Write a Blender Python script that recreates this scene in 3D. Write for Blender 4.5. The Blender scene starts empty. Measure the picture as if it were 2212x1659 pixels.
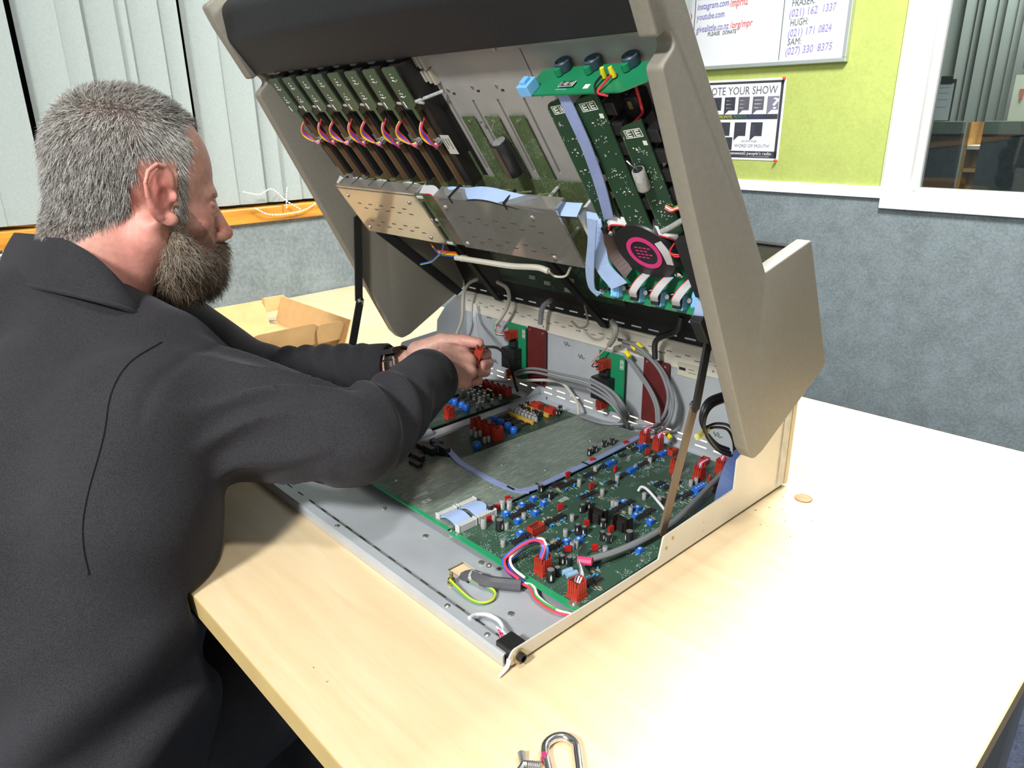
import bpy, bmesh, math, random
import numpy as np
from mathutils import Vector, Matrix
random.seed(7); rng = np.random.default_rng(7)
SC = bpy.context.scene
COL = SC.collection
PI = math.pi

# ------------------------------------------------------------------ camera
cam_d = bpy.data.cameras.new('camera'); cam_o = bpy.data.objects.new('camera', cam_d); COL.objects.link(cam_o)
cam_d.sensor_width = 36.0; cam_d.sensor_fit = 'HORIZONTAL'
cam_d.lens = 1574.883 / 2212 * 36.0
cam_d.clip_start = 0.02; cam_d.clip_end = 60
CAM_POS = Vector((0.368722, -0.334719, 0.44))
YAW, PITCH, ROLL = 0.82166035, 0.34892433, -0.01102234
_f = Vector((-math.sin(YAW) * math.cos(PITCH), math.cos(YAW) * math.cos(PITCH), -math.sin(PITCH)))
_r = Vector((math.cos(YAW), math.sin(YAW), 0)); _u = _r.cross(_f)
_r2 = _r * math.cos(ROLL) + _u * math.sin(ROLL); _u2 = _u * math.cos(ROLL) - _r * math.sin(ROLL)
cam_o.matrix_world = Matrix(((_r2.x, _u2.x, -_f.x, CAM_POS.x), (_r2.y, _u2.y, -_f.y, CAM_POS.y), (_r2.z, _u2.z, -_f.z, CAM_POS.z), (0, 0, 0, 1)))
SC.camera = cam_o

# ------------------------------------------------------------------ world, lights, exposure
w = bpy.data.worlds.new('room_air'); SC.world = w; w.use_nodes = True
w.node_tree.nodes['Background'].inputs[0].default_value = (0.75, 0.8, 0.9, 1)
w.node_tree.nodes['Background'].inputs[1].default_value = 0.05
SC.view_settings.view_transform = 'Standard'; SC.view_settings.look = 'None'
SC.view_settings.gamma = 1.0; SC.view_settings.use_curve_mapping = False
SC.view_settings.exposure = 0.0
ZC = 1.72      # ceiling above the table top
ZF = -0.735    # floor
def lamp(name, loc, power, size, size_y=None, color=(1, 1, 1), shape='RECTANGLE', aim=None):
    d = bpy.data.lights.new(name, 'AREA'); o = bpy.data.objects.new(name, d); COL.objects.link(o)
    d.energy = power; d.color = color; d.shape = shape; d.size = size
    if size_y: d.size_y = size_y
    o.location = loc
    if aim: o.rotation_euler = (Vector(aim) - Vector(loc)).to_track_quat('-Z', 'Y').to_euler()
    return o
lamp('ceiling_panel_rear', (-0.20, 1.30, ZC - 0.02), 92, 0.55, 0.55, color=(1.0, 0.99, 0.965))
lamp('ceiling_panel_front', (0.35, -2.0, ZC - 0.02), 150, 0.28, 0.5, color=(1.0, 1.0, 0.985))
lamp('overhead_fill', (0.25, -0.1, ZC - 0.03), 12, 0.2, shape='DISK', color=(1.0, 0.985, 0.96))  # weak fill lamp added overhead, stands for no known fitting
lamp('office_panel', (-0.6, 4.2, ZC - 0.02), 60, 0.6, 0.6)

# ------------------------------------------------------------------ helpers
def tag(o, label=None, cat=None, group=None, kind=None):
    if label: o['label'] = label
    if cat: o['category'] = cat
    if group: o['group'] = group
    if kind: o['kind'] = kind
    return o
def empty(name, loc=(0, 0, 0), parent=None):
    o = bpy.data.objects.new(name, None); COL.objects.link(o); o.location = loc; o.empty_display_size = 0.05
    if parent: o.parent = parent
    return o
def srgb(h):
    h = h.lstrip('#'); v = [int(h[i:i + 2], 16) / 255 for i in (0, 2, 4)]
    return tuple((c / 12.92 if c <= 0.04045 else ((c + 0.055) / 1.055) ** 2.4) for c in v)
MATS = {}
def M(name, col=None, rough=0.5, metal=0.0, noise=None, bump=None, coat=0, spec=0.5, sheen=0, alpha=None, trans=0, emit=None, stretch=None):
    """principled material; noise=(scale, amount) shifts the colour, bump=(scale, strength)"""
    if name in MATS: return MATS[name]
    if isinstance(col, str): col = srgb(col)
    m = bpy.data.materials.new(name); m.use_nodes = True; MATS[name] = m
    nt = m.node_tree; b = nt.nodes['Principled BSDF']
    b.inputs['Base Color'].default_value = (*col, 1); b.inputs['Roughness'].default_value = rough; b.inputs['Metallic'].default_value = metal
    b.inputs['Specular IOR Level'].default_value = spec
    if coat: b.inputs['Coat Weight'].default_value = coat; b.inputs['Coat Roughness'].default_value = 0.15
    if sheen: b.inputs['Sheen Weight'].default_value = sheen; b.inputs['Sheen Roughness'].default_value = 0.5
    if trans: b.inputs['Transmission Weight'].default_value = trans
    if alpha is not None: b.inputs['Alpha'].default_value = alpha
    if emit: b.inputs['Emission Color'].default_value = (*emit[0], 1); b.inputs['Emission Strength'].default_value = emit[1]
    if noise or bump:
        tc = nt.nodes.new('ShaderNodeTexCoord'); mp = nt.nodes.new('ShaderNodeMapping'); nt.links.new(tc.outputs['Object'], mp.inputs[0])
        if stretch: mp.inputs['Scale'].default_value = stretch
    if noise:
        n = nt.nodes.new('ShaderNodeTexNoise'); n.inputs['Scale'].default_value = noise[0]; n.inputs['Detail'].default_value = 5
        nt.links.new(mp.outputs[0], n.inputs['Vector'])
        r = nt.nodes.new('ShaderNodeValToRGB'); a = noise[1]
        r.color_ramp.elements[0].position = 0.3; r.color_ramp.elements[1].position = 0.7
        r.color_ramp.elements[0].color = (*[max(0, c * (1 - a)) for c in col], 1)
        r.color_ramp.elements[1].color = (*[min(1, c * (1 + a)) for c in col], 1)
        nt.links.new(n.outputs[0], r.inputs[0]); nt.links.new(r.outputs[0], b.inputs['Base Color'])
    if bump:
        n2 = nt.nodes.new('ShaderNodeTexNoise'); n2.inputs['Scale'].default_value = bump[0]; n2.inputs['Detail'].default_value = 4
        nt.links.new(mp.outputs[0], n2.inputs['Vector'])
        bp = nt.nodes.new('ShaderNodeBump'); bp.inputs['Strength'].default_value = bump[1]; bp.inputs['Distance'].default_value = 0.002
        nt.links.new(n2.outputs[0], bp.inputs['Height']); nt.links.new(bp.outputs[0], b.inputs['Normal'])
    return m

class MB:
    """collects shapes; mi = material slot of the shape"""
    def __init__(s): s.v = []; s.f = []; s.m = []; s.T = None
    def _add(s, vs, fs, mi):
        o = len(s.v)
        if s.T is not None: vs = [tuple(s.T @ Vector(p)) for p in vs]
        s.v += [tuple(p) for p in vs]; s.f += [tuple(i + o for i in f) for f in fs]; s.m += [mi] * len(fs)
        return s
    def box(s, x0, x1, y0, y1, z0, z1, mi=0):
        return s._add([(x0, y0, z0), (x1, y0, z0), (x1, y1, z0), (x0, y1, z0), (x0, y0, z1), (x1, y0, z1), (x1, y1, z1), (x0, y1, z1)],
                      [(0, 3, 2, 1), (4, 5, 6, 7), (0, 1, 5, 4), (1, 2, 6, 5), (2, 3, 7, 6), (3, 0, 4, 7)], mi)
    def cbox(s, c, d, mi=0):
        return s.box(c[0] - d[0] / 2, c[0] + d[0] / 2, c[1] - d[1] / 2, c[1] + d[1] / 2, c[2] - d[2] / 2, c[2] + d[2] / 2, mi)
    def prism(s, poly, axis, a, b, mi=0, mcap=None):
        n = len(poly)
        def P(p, t):
            return {'x': (t, p[0], p[1]), 'y': (p[0], t, p[1]), 'z': (p[0], p[1], t)}[axis]
        vs = [P(p, a) for p in poly] + [P(p, b) for p in poly]
        fs = [(i, (i + 1) % n, n + (i + 1) % n, n + i) for i in range(n)]
        s._add(vs, fs, mi); k = len(s.v) - 2 * n
        s.f += [tuple(range(k + n - 1, k - 1, -1)), tuple(range(k + n, k + 2 * n))]; s.m += [mi if mcap is None else mcap] * 2
        return s
    def cyl(s, p0, p1, r0, r1=None, n=12, mi=0, mcap=None):
        r1 = r0 if r1 is None else r1; p0 = Vector(p0); p1 = Vector(p1); d = (p1 - p0).normalized()
        a = d.orthogonal().normalized(); b = d.cross(a)
        vs = [p0 + (a * math.cos(2 * PI * i / n) + b * math.sin(2 * PI * i / n)) * r0 for i in range(n)]
        vs += [p1 + (a * math.cos(2 * PI * i / n) + b * math.sin(2 * PI * i / n)) * r1 for i in range(n)]
        o = len(s.v); s._add([tuple(v) for v in vs], [(i, (i + 1) % n, n + (i + 1) % n, n + i) for i in range(n)], mi)
        s.f += [tuple(o + i for i in range(n - 1, -1, -1)), tuple(o + n + i for i in range(n))]; s.m += [mi if mcap is None else mcap] * 2
        return s
    def lathe(s, prof, c, axis=(0, 0, 1), n=16, mi=0):
        """prof: [(r, h)] about axis through c; closed at both ends"""
        d = Vector(axis).normalized(); a = d.orthogonal().normalized(); b = d.cross(a); c = Vector(c)
        vs = []; fs = []
        for r, h in prof:
            for i in range(n):
                t = 2 * PI * i / n; vs.append(tuple(c + d * h + (a * math.cos(t) + b * math.sin(t)) * max(r, 1e-5)))
        for j in range(len(prof) - 1):
            for i in range(n): fs.append((j * n + i, j * n + (i + 1) % n, (j + 1) * n + (i + 1) % n, (j + 1) * n + i))
        fs.append(tuple(range(n - 1, -1, -1))); k = (len(prof) - 1) * n; fs.append(tuple(k + i for i in range(n)))
        return s._add(vs, fs, mi)
    def tube(s, pts, r, n=8, mi=0, smooth=5, closed=False):
        P = catmull(pts, smooth, closed) if smooth > 1 else [Vector(p) for p in pts]
        R = r if callable(r) else (lambda t: r)
        m = len(P); tang = []
        for i in range(m):
            a = P[(i - 1) % m] if (i or closed) else P[i]; b = P[(i + 1) % m] if (i < m - 1 or closed) else P[i]
            tang.append((b - a).normalized() if (b - a).length > 1e-9 else Vector((0, 0, 1)))
        u = tang[0].orthogonal().normalized(); vs = []
        for i in range(m):
            u = (u - tang[i] * u.dot(tang[i])); u = u.normalized() if u.length > 1e-9 else tang[i].orthogonal().normalized()
            v = tang[i].cross(u); rr = R(i / max(1, m - 1))
            vs += [tuple(P[i] + (u * math.cos(2 * PI * k / n) + v * math.sin(2 * PI * k / n)) * rr) for k in range(n)]
        fs = []
        for i in range(m if closed else m - 1):
            j = (i + 1) % m
            fs += [(i * n + k, i * n + (k + 1) % n, j * n + (k + 1) % n, j * n + k) for k in range(n)]
        if not closed: fs += [tuple(range(n - 1, -1, -1)), tuple((m - 1) * n + k for k in range(n))]
        return s._add(vs, fs, mi)
    def ribbon(s, left, right, t=0.0009, mi=0, smooth=5):
        """flat cable between two edge polylines"""
        A = catmull(left, smooth); B = catmull(right, smooth); m = len(A); vs = []
        for i in range(m):
            a = A[max(0, i - 1)]; b = A[min(m - 1, i + 1)]
            n = (b - a).cross(B[i] - A[i]); n = n.normalized() if n.length > 1e-12 else Vector((0, 0, 1))
            vs += [tuple(A[i] + n * t / 2), tuple(B[i] + n * t / 2), tuple(B[i] - n * t / 2), tuple(A[i] - n * t / 2)]
        fs = []
        for i in range(m - 1):
            for k in range(4): fs.append((i * 4 + k, i * 4 + (k + 1) % 4, i * 4 + 4 + (k + 1) % 4, i * 4 + 4 + k))
        fs += [(3, 2, 1, 0), tuple((m - 1) * 4 + k for k in range(4))]
        return s._add(vs, fs, mi)
    def sphere(s, c, r, nu=12, nv=8, mi=0, sc=(1, 1, 1)):
        vs = [(c[0], c[1], c[2] + r * sc[2])]; fs = []
        for j in range(1, nv):
            t = PI * j / nv
            vs += [(c[0] + r * sc[0] * math.sin(t) * math.cos(2 * PI * i / nu), c[1] + r * sc[1] * math.sin(t) * math.sin(2 * PI * i / nu), c[2] + r * sc[2] * math.cos(t)) for i in range(nu)]
        vs.append((c[0], c[1], c[2] - r * sc[2]))
        fs += [(0, 1 + i, 1 + (i + 1) % nu) for i in range(nu)]
        for j in range(nv - 2):
            a = 1 + j * nu; fs += [(a + i, a + nu + i, a + nu + (i + 1) % nu, a + (i + 1) % nu) for i in range(nu)]
        a = 1 + (nv - 2) * nu; fs += [(a + (i + 1) % nu, a + i, len(vs) - 1) for i in range(nu)]
        return s._add(vs, fs, mi)
    def mesh(s, name, mats, smooth=False, bevel=0, seg=2, angle=35):
        me = bpy.data.meshes.new(name); me.from_pydata(s.v, [], s.f)
        for m in (mats if isinstance(mats, (list, tuple)) else [mats]): me.materials.append(m)
        me.polygons.foreach_set('material_index', s.m)
        bm = bmesh.new(); bm.from_mesh(me)
        bmesh.ops.recalc_face_normals(bm, faces=bm.faces)
        if bevel:
            bmesh.ops.remove_doubles(bm, verts=bm.verts, dist=1e-6)
            ed = [e for e in bm.edges if len(e.link_faces) == 2 and e.calc_face_angle(0) > math.radians(angle)]
            bmesh.ops.bevel(bm, geom=ed, offset=bevel, segments=seg, affect='EDGES', profile=0.5, clamp_overlap=True)
        bm.to_mesh(me); bm.free()
        if smooth:
            me.polygons.foreach_set('use_smooth', [True] * len(me.polygons)); me.set_sharp_from_angle(angle=math.radians(40))
        me.update(); return me
    def build(s, name, mats, parent=None, smooth=False, bevel=0, seg=2, angle=35):
        return put(s.mesh(name, mats, smooth, bevel, seg, angle), name, parent)
def put(me, name, parent=None, mw=None):
    o = bpy.data.objects.new(name, me); COL.objects.link(o)
    if parent: o.parent = parent
    if mw is not None: o.matrix_local = mw
    return o
def at(x, y, z=0.0, rz=0.0, sc=1.0):
    return Matrix.Translation((x, y, z)) @ Matrix.Rotation(rz, 4, 'Z') @ Matrix.Scale(sc, 4)
def catmull(pts, k, closed=False):
    P = [Vector(p) for p in pts]; n = len(P); out = []
    if n < 3 and not closed: return [P[0].lerp(P[1], i / k) for i in range(k + 1)]
    rngs = n if closed else n - 1
    for i in range(rngs):
        p1 = P[i]; p2 = P[(i + 1) % n]
        p0 = P[(i - 1) % n] if (closed or i > 0) else p1 * 2 - p2
        p3 = P[(i + 2) % n] if (closed or i < n - 2) else p2 * 2 - p1
        for j in range(k):
            t = j / k
            out.append(0.5 * ((2 * p1) + (p2 - p0) * t + (2 * p0 - 5 * p1 + 4 * p2 - p3) * t * t + (3 * p1 - p0 - 3 * p2 + p3) * t ** 3))
    if not closed: out.append(P[-1])
    return out
def rpoly(pts, seg=5):
    """polygon with rounded corners: pts = [(x, y, radius)]"""
    out = []; n = len(pts)
    for i in range(n):
        p = Vector(pts[i][:2]); r = pts[i][2] if len(pts[i]) > 2 else 0
        a = Vector(pts[i - 1][:2]); b = Vector(pts[(i + 1) % n][:2])
        if r <= 0: out.append(tuple(p)); continue
        da = (a - p).normalized(); db = (b - p).normalized(); ang = da.angle(db)
        t = min(r / math.tan(ang / 2), (a - p).length * 0.49, (b - p).length * 0.49)
        s0 = p + da * t; s1 = p + db * t
        for k in range(seg + 1):
            q = k / seg; out.append(tuple(s0 * (1 - q) ** 2 + p * 2 * q * (1 - q) + s1 * q * q))
    return out
def holed(mb, u0, u1, v0, v1, holes, t0, t1, axis='z', mi=0):
    """a plate with rectangular holes (u0,u1,v0,v1); axis is the thickness direction"""
    us = sorted({u0, u1, *[h[0] for h in holes], *[h[1] for h in holes]}); vs = sorted({v0, v1, *[h[2] for h in holes], *[h[3] for h in holes]})
    def hole(u, v): return any(h[0] < u < h[1] and h[2] < v < h[3] for h in holes)
    nu, nv = len(us) - 1, len(vs) - 1
    S = [[not hole((us[i] + us[i + 1]) / 2, (vs[j] + vs[j + 1]) / 2) for j in range(nv)] for i in range(nu)]
    def P(u, v, t): return {'x': (t, u, v), 'y': (u, t, v), 'z': (u, v, t)}[axis]
    V = {}; F = []; L = []
    def idx(i, j, k):
        key = (i, j, k)
        if key not in V: V[key] = len(L); L.append(P(us[i], vs[j], (t0, t1)[k]))
        return V[key]
    for i in range(nu):
        for j in range(nv):
            if not S[i][j]: continue
            for k in (0, 1): F.append([idx(i, j, k), idx(i + 1, j, k), idx(i + 1, j + 1, k), idx(i, j + 1, k)])
            for (di, dj, e) in ((-1, 0, ((i, j), (i, j + 1))), (1, 0, ((i + 1, j), (i + 1, j + 1))), (0, -1, ((i, j), (i + 1, j))), (0, 1, ((i, j + 1), (i + 1, j + 1)))):
                a, b = i + di, j + dj
                if 0 <= a < nu and 0 <= b < nv and S[a][b]: continue
                (p, q) = e; F.append([idx(*p, 0), idx(*q, 0), idx(*q, 1), idx(*p, 1)])
    return mb._add(L, F, mi)
def text_mesh(name, body, size, mat, parent, origin, xdir, ydir, align='LEFT', extrude=0.0003, squeeze=1.0, shear=0.0, width=None):
    """flat lettering lying in the plane (xdir, ydir)"""
    cu = bpy.data.curves.new(name, 'FONT'); cu.body = body; cu.size = size; cu.align_x = align; cu.extrude = extrude; cu.shear = shear
    cu.resolution_u = 2
    o = bpy.data.objects.new(name, cu); COL.objects.link(o)
    dg = bpy.context.evaluated_depsgraph_get(); me = bpy.data.meshes.new_from_object(o.evaluated_get(dg))
    bpy.data.objects.remove(o); me.materials.clear(); me.materials.append(mat)
    x = Vector(xdir).normalized(); y = Vector(ydir).normalized(); z = x.cross(y)
    if width and len(me.vertices):
        xs = [v.co.x for v in me.vertices]; squeeze = width / (max(xs) - min(xs))
    for v in me.vertices:
        v.co = Vector(origin) + x * v.co.x * squeeze + y * v.co.y + z * v.co.z
    me.name = name; return put(me, name, parent)
# ------------------------------------------------------------------ measured positions (metres)
B3_PLUG = [(-0.0669, 0.1104), (-0.0173, 0.1054), (-0.1853, 0.4318), (-0.1618, 0.4308), (-0.1033, 0.3895), (-0.0726, 0.3945), (-0.064, 0.4314)]
B3_HEADER = [(-0.1255, 0.1584)]
B3_OPENPLUG = [(-0.1381, 0.4306), (-0.0923, 0.4367)]
B3_CAPBIG = [(-0.1886, 0.1473), (-0.1567, 0.133), (-0.0427, 0.2168), (-0.0519, 0.1055)]
B3_CAPMED = [(-0.1866, 0.2273), (-0.1672, 0.2248), (-0.1192, 0.2274), (-0.1198, 0.2379), (-0.0938, 0.1912), (-0.0856, 0.193), (-0.0652, 0.1993), (-0.057, 0.2001), (-0.0806, 0.2188), (-0.0643, 0.135), (-0.0571, 0.1383), (-0.0531, 0.1165)]
B3_CAPGREYTALL = [(-0.1891, 0.1666), (-0.1725, 0.1232), (-0.1828, 0.1721)]
B3_CAPGREY = [(-0.1761, 0.141), (-0.13, 0.1135), (-0.1102, 0.1218), (-0.1547, 0.1681), (-0.1528, 0.1395), (-0.1661, 0.2746), (-0.13, 0.2758), (-0.1755, 0.3156), (-0.1403, 0.3163), (-0.1418, 0.386), (-0.1146, 0.2052), (-0.098, 0.1763), (-0.1032, 0.263), (-0.0987, 0.2641), (-0.0792, 0.2656), (-0.1027, 0.1447), (-0.0751, 0.1621), (-0.0748, 0.168), (-0.0462, 0.1811), (-0.0911, 0.3668), (-0.0885, 0.3034), (-0.0711, 0.3096), (-0.0685, 0.3707), (-0.0679, 0.3814)]
B3_TRIM = [(-0.1787, 0.2069), (-0.1622, 0.2077), (-0.1773, 0.1867), (-0.1756, 0.1594), (-0.1533, 0.185), (-0.1544, 0.1584), (-0.133, 0.1421), (-0.0875, 0.166), (-0.0804, 0.1778), (-0.0988, 0.2766), (-0.0784, 0.2774), (-0.0694, 0.2628), (-0.0501, 0.2638), (-0.0233, 0.2091)]
B3_TRIMLONG = [(-0.175, 0.3453), (-0.1435, 0.35), (-0.1782, 0.4164), (-0.1447, 0.4179)]
B3_TRIMBANK = [(-0.0533, 0.3666)]
B3_CHIP = [(-0.1739, 0.2202), (-0.1754, 0.2535), (-0.1744, 0.267), (-0.1392, 0.2535), (-0.1379, 0.2653), (-0.1753, 0.3321), (-0.1423, 0.3335), (-0.1731, 0.3019), (-0.1403, 0.3046), (-0.1808, 0.4064), (-0.1787, 0.3754), (-0.1455, 0.4041), (-0.1438, 0.3756), (-0.1678, 0.1787), (-0.1649, 0.1652), (-0.1685, 0.1913), (-0.1258, 0.1483), (-0.1247, 0.1321), (-0.1285, 0.1826), (-0.1274, 0.1975), (-0.09, 0.1604), (-0.0899, 0.1475), (-0.0939, 0.2668), (-0.0932, 0.2833), (-0.0965, 0.3445), (-0.0845, 0.3444), (-0.0825, 0.3639), (-0.0635, 0.2675), (-0.0645, 0.2838), (-0.057, 0.3508), (-0.0215, 0.1285), (-0.0194, 0.137), (-0.0401, 0.1549), (-0.0926, 0.2505), (-0.1836, 0.2526), (-0.0895, 0.1897), (-0.0654, 0.3164), (-0.0626, 0.3285), (-0.0568, 0.3392)]
B3_FILM = [(-0.1892, 0.2786), (-0.149, 0.2781), (-0.1947, 0.3319), (-0.1579, 0.3353), (-0.1975, 0.4055), (-0.1603, 0.405), (-0.1401, 0.2125), (-0.0944, 0.2067), (-0.0677, 0.2169), (-0.0563, 0.1768), (-0.0744, 0.1544), (-0.1963, 0.1818), (-0.1905, 0.1584), (-0.1774, 0.1355), (-0.0454, 0.3894), (-0.0593, 0.3978)]
B3_SINK = [(-0.0904, 0.221), (-0.0609, 0.227)]
B3_BRACKET = [(-0.056, 0.1575)]
B3_BLUECYL = [(-0.049, 0.1256), (-0.0425, 0.1258)]
B3_LOGO = [(-0.1548, 0.2338)]
B2_PLUG = [(-0.3933, 0.2999), (-0.3766, 0.2989), (-0.3597, 0.2986), (-0.3439, 0.299)]
B2_TRIM = [(-0.396, 0.3396), (-0.3803, 0.3383), (-0.3636, 0.3369), (-0.3456, 0.3321)]
B2_CHIP = [(-0.3975, 0.3591), (-0.381, 0.3583), (-0.3649, 0.3574), (-0.35, 0.3574)]
B2_GREY = [(-0.4073, 0.3801), (-0.4016, 0.3821), (-0.3932, 0.3816), (-0.3857, 0.3819), (-0.3775, 0.3813), (-0.3711, 0.3825), (-0.3629, 0.3819), (-0.3558, 0.3822), (-0.3502, 0.3827), (-0.4056, 0.3892), (-0.398, 0.3895), (-0.3905, 0.3898), (-0.383, 0.39), (-0.3748, 0.3894), (-0.3675, 0.3897), (-0.3593, 0.3891)]
B2_BAR = [(-0.3988, 0.3722), (-0.3452, 0.3724), (-0.407, 0.4084), (-0.3491, 0.4101)]
B2_BLACK = [(-0.4017, 0.4006), (-0.3871, 0.3987), (-0.3716, 0.3999), (-0.3601, 0.4007), (-0.3457, 0.4261), (-0.3539, 0.4397), (-0.4034, 0.4159)]
B2_HEADER = [(-0.3891, 0.4228), (-0.3601, 0.4242)]
B2_CAPGREY = [(-0.3813, 0.2813), (-0.3718, 0.2815), (-0.3707, 0.2889), (-0.3482, 0.2777), (-0.3473, 0.2847), (-0.385, 0.2904)]
B2_TRIM2 = [(-0.3437, 0.2599)]
B1_CHIP = [(-0.53, 0.3565), (-0.5144, 0.3559), (-0.499, 0.3553), (-0.4839, 0.3547), (-0.4704, 0.3565)]
B1_GREY = [(-0.4511, 0.3532), (-0.4495, 0.3623), (-0.4471, 0.3802), (-0.4523, 0.4025), (-0.4659, 0.3887), (-0.4767, 0.39), (-0.489, 0.3898), (-0.4993, 0.3876), (-0.5082, 0.387)]
B1_TRIM = [(-0.4888, 0.3379), (-0.4706, 0.3372), (-0.4575, 0.3353), (-0.5032, 0.3391)]
B1_PLUG = [(-0.4501, 0.2955)]
B1_BLACK = [(-0.5009, 0.4028), (-0.4737, 0.4011), (-0.481, 0.402), (-0.5113, 0.4007), (-0.5373, 0.4004)]
B2_CAPBLK = [(-0.2092, 0.3431), (-0.2104, 0.3549), (-0.2132, 0.3783), (-0.2105, 0.3917)]
B2_DARK = [(-0.3844, 0.1706), (-0.3584, 0.1709), (-0.3624, 0.1931), (-0.3845, 0.1979), (-0.3759, 0.2153), (-0.3493, 0.2066), (-0.3472, 0.1589)]
FLAG_TL = [(-0.5829, 0.0018), (-0.5424, 0.0019), (-0.5057, 0.0013), (-0.4682, 0.0003), (-0.4333, 0.0005), (-0.3954, -0.0001), (-0.3601, 0.0003), (-0.3247, 0.0004)]
FLAG_TR = [(-0.5589, 0.003), (-0.5212, 0.0024), (-0.4843, 0.0025), (-0.4441, 0.0017), (-0.4058, 0.0021), (-0.3725, 0.0007), (-0.3365, 0.0018), (-0.3005, 0.0014)]
FLAG_BR = [(-0.5722, 0.0501), (-0.5353, 0.0521), (-0.4967, 0.052), (-0.4613, 0.052), (-0.4201, 0.0514), (-0.3849, 0.0514), (-0.3487, 0.0521), (-0.3116, 0.0522)]
FBODY_END = [(-0.5357, 0.1507), (-0.4991, 0.1511), (-0.4633, 0.1514), (-0.4263, 0.1508), (-0.3913, 0.1502), (-0.3587, 0.1503), (-0.3352, 0.1489), (-0.3142, 0.1496)]
SLOT = [(-0.2777, 0.0605), (-0.2812, 0.1444), (-0.2396, 0.0594), (-0.2355, 0.1529), (-0.2031, 0.0596), (-0.2052, 0.147), (-0.1652, 0.0603), (-0.1673, 0.1409), (-0.271, 0.0466), (-0.2313, 0.045), (-0.1957, 0.0455)]
PSCREW = [(-0.5961, 0.0041), (-0.4838, 0.0028), (-0.3679, 0.0016), (-0.2904, 0.0016), (-0.1729, 0.0007), (-0.106, -0.0051), (-0.0557, 0.0007), (-0.1675, 0.0066)]
PLATEA = [(-0.5481, 0.1522), (-0.3385, 0.1318), (-0.3652, 0.2308), (-0.5511, 0.2316)]
PLATEB = [(-0.3303, 0.1516), (-0.1355, 0.146), (-0.1347, 0.227), (-0.3319, 0.2327)]
RH = {'wrist': (-0.3902, 0.2283, 0.1154), 'fore': (-0.3183, 0.1283, 0.1245), 'mcp': [(-0.4047, 0.288, 0.1265), (-0.3885, 0.2845, 0.1199), (-0.376, 0.2753, 0.11), (-0.3691, 0.26, 0.0999)], 'pip': [(-0.4192, 0.3169, 0.1124), (-0.4077, 0.3113, 0.105), (-0.3957, 0.2991, 0.0967), (-0.3897, 0.2825, 0.0861)], 'tip': [(-0.4411, 0.3223, 0.1018), (-0.4337, 0.3176, 0.0944), (-0.4235, 0.307, 0.0864), (-0.4121, 0.2894, 0.0793)], 'thumb': [(-0.4042, 0.2497, 0.1189), (-0.423, 0.2774, 0.1275), (-0.4253, 0.3049, 0.1251), (-0.4229, 0.3185, 0.1198)]}
LH = {'wrist': (-0.5178, 0.2441, 0.0904), 'fore': (-0.5854, 0.213, 0.0718), 'mcp': [(-0.4593, 0.3188, 0.1124), (-0.457, 0.3226, 0.0988), (-0.4495, 0.3159, 0.0874), (-0.4408, 0.3031, 0.078)], 'pip': [(-0.4319, 0.3459, 0.1146), (-0.4192, 0.3437, 0.1041), (-0.4107, 0.3341, 0.0917), (-0.4085, 0.3174, 0.0818)], 'dip': [(-0.4023, 0.3311, 0.1173), (-0.3932, 0.3264, 0.1063), (-0.3889, 0.317, 0.0961), (-0.389, 0.3026, 0.0854)], 'tip': [(-0.3939, 0.316, 0.1205), (-0.385, 0.3079, 0.1097), (-0.3827, 0.3004, 0.1009), (-0.3852, 0.2908, 0.088)], 'thumb': [(-0.4827, 0.269, 0.1146), (-0.4548, 0.2916, 0.1329), (-0.4219, 0.307, 0.1373), (-0.4014, 0.3167, 0.1368)]}
COLLAR_TOP = [(-0.7405, -0.1586, 0.3112), (-0.6447, -0.1539, 0.3175), (-0.5766, -0.1365, 0.3153), (-0.5298, -0.1189, 0.298), (-0.5095, -0.1035, 0.2712), (-0.5184, -0.0823, 0.2411), (-0.5569, -0.06, 0.2143), (-0.6173, -0.0446, 0.2185), (-0.6918, -0.0482, 0.2445), (-0.7446, -0.0744, 0.2725), (-0.7603, -0.1112, 0.2938), (-0.766, -0.1422, 0.3057)]
COLLAR_BOT = [(-0.7407, -0.1872, 0.2582), (-0.6322, -0.1832, 0.2667), (-0.5491, -0.1635, 0.2679), (-0.4913, -0.1361, 0.2614), (-0.4757, -0.1106, 0.2484), (-0.4916, -0.0851, 0.2259), (-0.5315, -0.0582, 0.1956), (-0.6117, -0.0363, 0.1933), (-0.7029, -0.0438, 0.2165), (-0.7609, -0.0753, 0.245), (-0.7802, -0.1187, 0.2613), (-0.7815, -0.1667, 0.2616)]
BODY = {'head': (-0.6251, -0.0357, 0.3677), 'neck0': (-0.6261, -0.071, 0.3035), 'neck1': (-0.6329, -0.1125, 0.2395), 'shr': (-0.4363, -0.0813, 0.1363), 'elr': (-0.2635, 0.0266, 0.122), 'wrr': (-0.3648, 0.1985, 0.1212), 'ell': (-0.7176, 0.1219, 0.0592), 'wrl': (-0.529, 0.238, 0.087)}
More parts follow.
